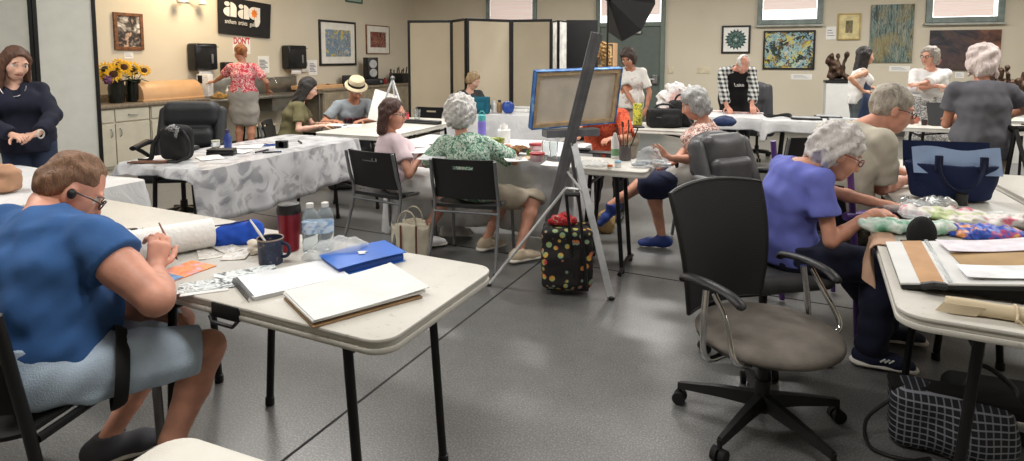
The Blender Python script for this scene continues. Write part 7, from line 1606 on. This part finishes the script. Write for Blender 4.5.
blob('painted_pouch', 'crinkled bright blue painted pouch with pink and yellow marks', 'pouch', tuple(at(982, 237, .7405)), None, custom('pouch_paint', lambda q: q.col(q.ramp(q.noise(q.map(), 14, 3, .6).outputs[0], [(.36, (226, 150, 90)), (.42, (40, 70, 170)), (.56, (60, 96, 196)), (.64, (206, 70, 110)), (.7, (216, 180, 90))])), .4), .008, 70, .006, 4, R(-15), None, p)
p = [((0, 0, .02), (.14, .07, .025)), ((.12, .03, .02), (.09, .06, .03)), ((-.1, -.01, .02), (.08, .06, .026))]
blob('green_packet', 'green and white wipes packet crumpled behind the black mesh bag', 'packet', tuple(at(906, 232, .7405)), None, custom('packet_print', lambda q: q.col(q.ramp(q.noise(q.map(), 12, 3, .6).outputs[0], [(.36, (90, 160, 130)), (.44, (170, 206, 186)), (.55, (222, 226, 218)), (.66, (150, 200, 170))])), .35), .008, 60, .007, 9, R(-15), None, p)
blob('patterned_tissue', 'crumpled tissue paper printed pink and green in front of the navy tote', 'paper', tuple(at(965, 221, .7405)), None, custom('tissue_print', lambda q: q.col(q.ramp(q.noise(q.map(), 10, 3, .6).outputs[0], [(.3, (120, 150, 90)), (.4, (190, 200, 150)), (.5, (228, 222, 214)), (.6, (222, 220, 216)), (.68, (214, 110, 130))])), .6), .012, 50, .007, 11, R(-20), None, [((0, 0, .015), (.2, .1, .022)), ((.2, 0, .015), (.2, .08, .02)), ((-.15, .02, .015), (.1, .08, .025))])
blob('silver_foil', 'crumpled silver foil wrapper beside the navy tote', 'foil', tuple(at(937, 207, .7405)), None, mat('foil', (190, 192, 190), .25, .6, bump=.3, bscale=40), .014, 70, .006, 12, 0, None, [((0, 0, .02), (.09, .05, .03)), ((-.12, 0, .015), (.08, .05, .022))])
blob('white_bag', 'pale plastic bag crumpled near the hand of the person in violet', 'bag', tuple(at(900, 211, .7405)), None, CLEARP, .012, 50, .007, 13, 0, None, [((0, 0, .02), (.1, .06, .025)), ((.1, -.02, .025), (.09, .06, .03))])
t = thing('plastic_dish', 'clear round plastic dish on the printed packets', 'dish', at(914, 217, .775)); MB().lathe([(.05, 0), (.065, .015), (.066, .018), (.062, .016), (.048, .003), (0, .003)], 22).build('bowl', CLEARP, t)
blob('flat_white_bag', 'flattened white and silver wrapper at the right edge of the table', 'wrapper', tuple(at(1008, 222, .7405)), (.14, .1, .016), mat('wrapper_white', (206, 208, 206), .35, var=.1, nscale=30), .01, 60, .007, 14)
sheet('loose_paper', 'peach coloured sheet at the right edge behind the portfolio', 'paper', 1012, 240, .16, .1, -20, mat('paper_peach', (222, 184, 156), .8), .002, .004)
t = thing('black_pen', 'long black pen lying in front of the painted pouch', 'pen', at(965, 243, .748), R(-5)); MB().tube([(-.12, 0, 0), (.1, 0, 0)], .005, 8).build('barrel', BLACK, t); MB().tube([(.1, 0, 0), (.13, 0, 0)], [.005, .001], 8).build('tip', GREYM, t)
# tan cloth hanging off the left edge
pe = P2 + V2 * .82 + U2 * .02
m = MB(); m.grid(lambda a, b: tuple(U2 * (.05 - .09 * min(1, b * 3) - .02 * math.sin(b * 5 + a * 4) * b) + V2 * ((a - .5) * .2 * (1 - .2 * b)) + Vector((0, 0, .008 - .26 * max(0, b - .25)))), 10, 14, .004)
tag(m.build('tan_cloth', FABN('tan_cloth', (176, 142, 118), var=.1), None, (pe.x, pe.y, .7405)), 'tan cloth hanging over the table edge by the navy-trousered knee', 'cloth')
# checked bag under the table
CHK = custom('checked_cloth', lambda q: (lambda a, b: q.col(q.mix(1.0, q.ramp(a.outputs[0], [(.86, (34, 36, 44)), (.93, (128, 132, 142))]), q.ramp(b.outputs[0], [(.86, (34, 36, 44)), (.93, (150, 154, 164))]), 'LIGHTEN')))((lambda x: (q.link(q.map(), x.inputs['Vector']), x)[1])(q.node('ShaderNodeTexWave', bands_direction='X', i_Scale=13.0)), (lambda x: (q.link(q.map(), x.inputs['Vector']), x)[1])(q.node('ShaderNodeTexWave', bands_direction='Z', i_Scale=13.0))), .8)
pb_ = at(938, 452, 0); t = thing('checked_bag', 'black and grey checked cloth bag slumped on floor under right table', 'bag', (pb_.x + .05, pb_.y + .02, 0), R(-24))
s = SDF(.008, .05); s.box((0, 0, .115), (.20, .085, .115), .05); s.ell((.06, -.02, .1), (.13, .11, .1)); s.wrinkle(.006, 22, 7); s.cut((0, 0, .004), (0, 0, -1)); sdf_obj('body', s, CHK, t)
MB().box(-.2, .22, -.045, .07, .2, .235, .012).build('zip_flap', BLACKM, t); MB().tube(spline([(-.19, -.02, .17), (-.28, -.06, .08), (-.27, -.13, .012), (-.16, -.16, .012), (-.08, -.13, .02)], 6), .007, 8).build('strap', BLACK, t); MB().tube(spline([(.05, .05, .22), (.12, .12, .3), (.22, .1, .24), (.2, .05, .2)], 6), .01, 8).build('handle', BLACK, t)
t = thing('black_backpack', 'black bag with metal buckles lying behind the checked bag under the table', 'bag', (1.98, 2.3, 0), R(-20)); s = SDF(.01, .04); s.box((0, 0, .09), (.2, .13, .09), .05); s.cut((0, 0, .003), (0, 0, -1)); sdf_obj('body', s, BLACKM, t); MB().box(-.03, .03, -.14, -.12, .08, .12, .004).build('buckle', CHROME, t); MB().tube(spline([(-.15, -.08, .16), (0, -.15, .2), (.15, -.08, .16)], 6), .012, 8).build('strap', BLACK, t)
# walking frame at the right edge
t = thing('walking_frame', 'black rollator with padded bar and bag behind the navy tote at right edge', 'walker', (3.74, 4.12, 0), R(-80))
for y in (-.25, .25):
    MB().tube(spline([(-.2, y, .03), (-.12, y, .45), (-.05, y, 1.0)], 5), .014, 8).build('frame_leg', BLACK, t); MB().tube(spline([(.3, y, .03), (.15, y, .45), (-.05, y, 1.0)], 5), .014, 8).build('frame_leg', BLACK, t)
    MB().tube([(-.05, y, 1.0), (-.2, y, 1.03)], .02, 8).build('hand_grip', BLACKM, t)
    for x in (-.2, .3): MB().tube([(x, y - .015, .085), (x, y + .015, .085)], .085, 16).build('wheel', BLACK, t)
MB().box(-.1, .12, -.23, .23, .5, .54, .01).build('seat', BLACKM, t); MB().tube([(-.08, -.25, 1.0), (-.08, .25, 1.0)], .022, 10).build('back_bar', BLACKM, t)
s = SDF(.012, .03); s.box((.18, 0, .8), (.05, .22, .12), .03); po_ = sdf_obj('pouch', s, BLACKM, t); MB().box(.228, .233, -.06, .06, .86, .87).build('white_logo_strip', WHITE, po_)
# pedestals and sculptures along the back wall
def sculpture(t, z, seed, m_):
    rs = random.Random(seed); s = SDF(.02, .05)
    for i in range(7):
        a = np.array([rs.uniform(-.13, .13), rs.uniform(-.1, .1), z + rs.uniform(.03, .12)]); b = np.array([rs.uniform(-.19, .19), rs.uniform(-.1, .1), z + rs.uniform(.15, .46)]); s.cone(a, b, .045, .018); s.ell(b, (.035, .035, .045))
    s.wrinkle(.01, 40, seed); s.cut((0, 0, z), (0, 0, -1)); return sdf_obj('figure', s, m_, t)
BRZ = mat('bronze', (66, 48, 36), .45, .4, var=.35, nscale=20); PED = mat('pedestal_white', (206, 206, 202), .7, var=.02)
t = thing('sculpture_pedestal', 'white pedestal box with dark cap left of the person in denim apron', 'pedestal', atY(838, 100, 10.3)); t.location.z = 0; t.rotation_euler = (0, 0, -YAW); MB().box(-.21, .21, -.2, .2, 0, 1.06, .005).build('box', PED, t, smooth=False); MB().box(-.22, .22, -.21, .21, 1.06, 1.1, .004).build('cap', BLACK, t)
p0_ = t.location.copy(); t = thing('bronze_sculpture', 'small dark bronze sculpture on the white pedestal', 'sculpture', p0_ + Vector((0, 0, 1.1))); sculpture(t, 0.0, 3, BRZ); MB().box(-.12, .12, -.09, .09, 0, .03, .004).build('base', BLACK, t)
t = thing('sculpture_pedestal', 'wide white plinth under a group of dark figurines at the right edge', 'pedestal', (7.15, 8.6, 0), -YAW); MB().box(-.45, .45, -.25, .25, 0, .86, .005).build('box', PED, t, smooth=False); MB().box(-.47, .47, -.27, .27, .86, .9, .004).build('cap', PED, t)
for i, (x, y) in enumerate(((-.33, -.05), (-.1, .05), (.12, -.06), (.33, .03))):
    t = thing('bronze_figurine', 'dark figurine among the group on the wide white plinth', 'sculpture', (7.15 + x * .93 + y * .37, 8.6 - x * .37 + y * .93, .9), 0, 'figurines on the wide plinth'); sculpture(t, 0, 10 + i, BRZ); MB().box(-.1, .1, -.08, .08, 0, .03, .004).build('base', BLACK, t)
t = thing('neon_bag', 'neon yellow-green bag hanging in front of the white plinth', 'bag', atY(1004, 118, 7.4)); t.location.z = .74; s = SDF(.012, .02); s.box((0, 0, .14), (.075, .05, .16), .02); sdf_obj('body', s, mat('neon', (190, 220, 30), .6), t); MB().tube(bez([(-.04, 0, .29), (-.04, 0, .36), (.04, 0, .36), (.04, 0, .29)], 8), .006, 6).build('handle', mat('neon', (190, 220, 30), .6), t)
t = thing('side_table', 'small white table under the neon bag behind the person in grey', 'table', (t.location.x, t.location.y, 0), -YAW); MB().box(-.3, .3, -.25, .25, .705, .738, .005).build('tabletop', PLAS, t)
for x in (-.26, .26):
    for y in (-.21, .21): MB().cyl((x, y, 0), (x, y, .705), .016, n=8).build('leg', LEGM, t)
# softbox on its stand
sp = atY(608, -3, 8.5); t = thing('softbox_light', 'black octagonal softbox on stand leaning over the green door', 'lamp', (sp.x, sp.y, 0))
ap = Vector((0, 0, sp.z)); ax = Vector((.78, .42, -.26)).normalized(); e1 = ax.cross(Vector((0, 0, 1))).normalized(); e2 = ax.cross(e1).normalized()
SFB = mat('softbox_black', (38, 38, 40), .5, bump=.05); rim = [ap + ax * .42 + (e1 * math.cos(2 * math.pi * i / 8) + e2 * math.sin(2 * math.pi * i / 8)) * .52 for i in range(8)]; bk = [ap + ax * .03 + (e1 * math.cos(2 * math.pi * i / 8) + e2 * math.sin(2 * math.pi * i / 8)) * .07 for i in range(8)]
m = MB(); vs = bk + rim + [v + ax * .008 + (ap - v).normalized() * .01 for v in bk] + [v - (v - ap).normalized() * .012 for v in rim]; m._add(vs, [(i, (i + 1) % 8, 8 + (i + 1) % 8, 8 + i) for i in range(8)] + [(16 + i, 24 + i, 24 + (i + 1) % 8, 16 + (i + 1) % 8) for i in range(8)] + [(8 + i, 8 + (i + 1) % 8, 24 + (i + 1) % 8, 24 + i) for i in range(8)]); m.build('hood', SFB, t, smooth=False)
m = MB(); m._add([v - (v - (ap + ax * .42)).normalized() * .06 - ax * .02 for v in rim] + [v - (v - (ap + ax * .42)).normalized() * .06 - ax * .024 for v in rim], [tuple(range(8)), tuple(range(15, 7, -1))] + [(i, (i + 1) % 8, 8 + (i + 1) % 8, 8 + i) for i in range(8)]); m.build('diffuser', mat('diffuser_white', (220, 220, 216), .8), t, smooth=False)
MB().tube([ap - ax * .14, ap + ax * .04], .055, 14).build('lamp_head', BLACK, t); MB().tube([ap - ax * .1, ap - ax * .1 + Vector((-.12, 0, .05))], .015, 8).build('tilt_lever', GREYM, t)
MB().cyl((0, 0, .9), ap + Vector((0, 0, -.03)), .013, n=10).build('upper_pole', BLACK, t); MB().cyl((0, 0, .1), (0, 0, .95), .018, n=10).build('lower_pole', BLACK, t)
for i in range(3): a = i * 2.094 + .5; MB().tube([(0, 0, .55), (math.cos(a) * .38, math.sin(a) * .38, .012)], .011, 8).build('leg', BLACK, t)
# straw bundle and shelf left of the door
t = thing('open_shelf', 'narrow wooden shelf stacked with boxes beside the green door', 'shelf', pY(606, 10.9) + (0,), -YAW)
for x in (-.17, .15): MB().box(x, x + .02, -.15, .15, 0, 1.75).build('side_panel', WBX, t, smooth=False)
for z in (.3, .75, 1.15, 1.5, 1.73): MB().box(-.15, .15, -.15, .15, z, z + .02).build('shelf_board', WBX, t, smooth=False)
for z, c, lb in ((1.17, (150, 120, 84), 'brown carton on the second shelf from top of the wooden shelf'), (1.52, (196, 176, 130), 'pale carton on the top shelf of the narrow wooden shelf')):
    b_ = thing('carton', lb, 'box', (t.location.x, t.location.y, z), -YAW); MB().box(-.13, .13, -.13, .12, .001, .19, .004).build('body', mat('carton_%d' % int(z * 100), c, .85), b_, smooth=False); MB().box(-.02, .02, -.132, .122, .19, .192).build('tape', mat('tape', (190, 170, 130), .4), b_)
blob('dried_grasses', 'tawny dried grass bundle beside the head of the white T-shirt', 'dried plants', tuple(atY(604, 56, 9.6)), None, mat('dry_grass', (150, 118, 76), .95, var=.4, nscale=40, bump=.6), .016, 90, .01, 6, 0, None, [((0, 0, .08), (.09, .06, .14)), ((.04, 0, -.08), (.08, .06, .12))], flatz=False)  # bundle floats free, nothing is modelled to hold it up
# odd bits
blob('paper_bag', 'crumpled brown paper at the very left edge on the white cloth', 'paper', tuple(at(3, 192, .752)), (.09, .07, .09), mat('paper_brown', (176, 136, 108), .85, var=.15), .012, 40, .008, 2)
blob('wicker_basket', 'small tan straw basket on floor behind the easel leg', 'basket', tuple(at(606, 232, 0)), (.08, .08, .11), mat('wicker_tan', (176, 146, 96), .85, bump=.5, bscale=90), .003, 60, .009, 3)
# ================================================================ LIGHT, CAMERA
def area(name, loc, size, power, color=(1, 1, 1), rot=(0, 0, 0), sy=None):
    l = bpy.data.lights.new(name, 'AREA'); l.energy = power; l.size = size; l.color = color
    if sy: l.shape = 'RECTANGLE'; l.size_y = sy
    o = bpy.data.objects.new(name, l); C.objects.link(o); o.location = loc; o.rotation_euler = rot; return o
for i, (u, v, p) in enumerate(((-4.5, 1.0, 85), (-.8, 1.0, 58), (3.2, 1.0, 36), (-4.5, 5.0, 100), (-.8, 5.0, 100), (3.2, 5.0, 85), (-4.5, 9.6, 95), (-.8, 9.6, 125), (3.2, 9.6, 150))):
    area('ceiling_light', RW(u, v, ZC - .06), 2.4, p, (1, .97, .93), (0, 0, -YAW), .35)
area('counter_light', RW(U0 + .9, 6.6, 3.2), .5, 45, (1, .78, .5), (0, R(35), -YAW), .5)
w = bpy.data.worlds.new('world'); bpy.context.scene.world = w; w.use_nodes = True
w.node_tree.nodes['Background'].inputs[0].default_value = (.8, .85, .9, 1); w.node_tree.nodes['Background'].inputs[1].default_value = .3
cam = bpy.data.cameras.new('camera'); co = bpy.data.objects.new('camera', cam); C.objects.link(co)
cam.sensor_width = 36; cam.lens = F / 1024 * 36; cam.clip_start = .05
cam.shift_y = -(230.5 - CY) / 1024
co.location = (0, 0, HCAM); co.rotation_euler = (R(90) - PITCH, 0, 0)
sc = bpy.context.scene; sc.camera = co
sc.view_settings.view_transform = 'Standard'; sc.view_settings.look = 'None'; sc.view_settings.gamma = 1; sc.view_settings.exposure = EXPO; sc.view_settings.use_curve_mapping = False
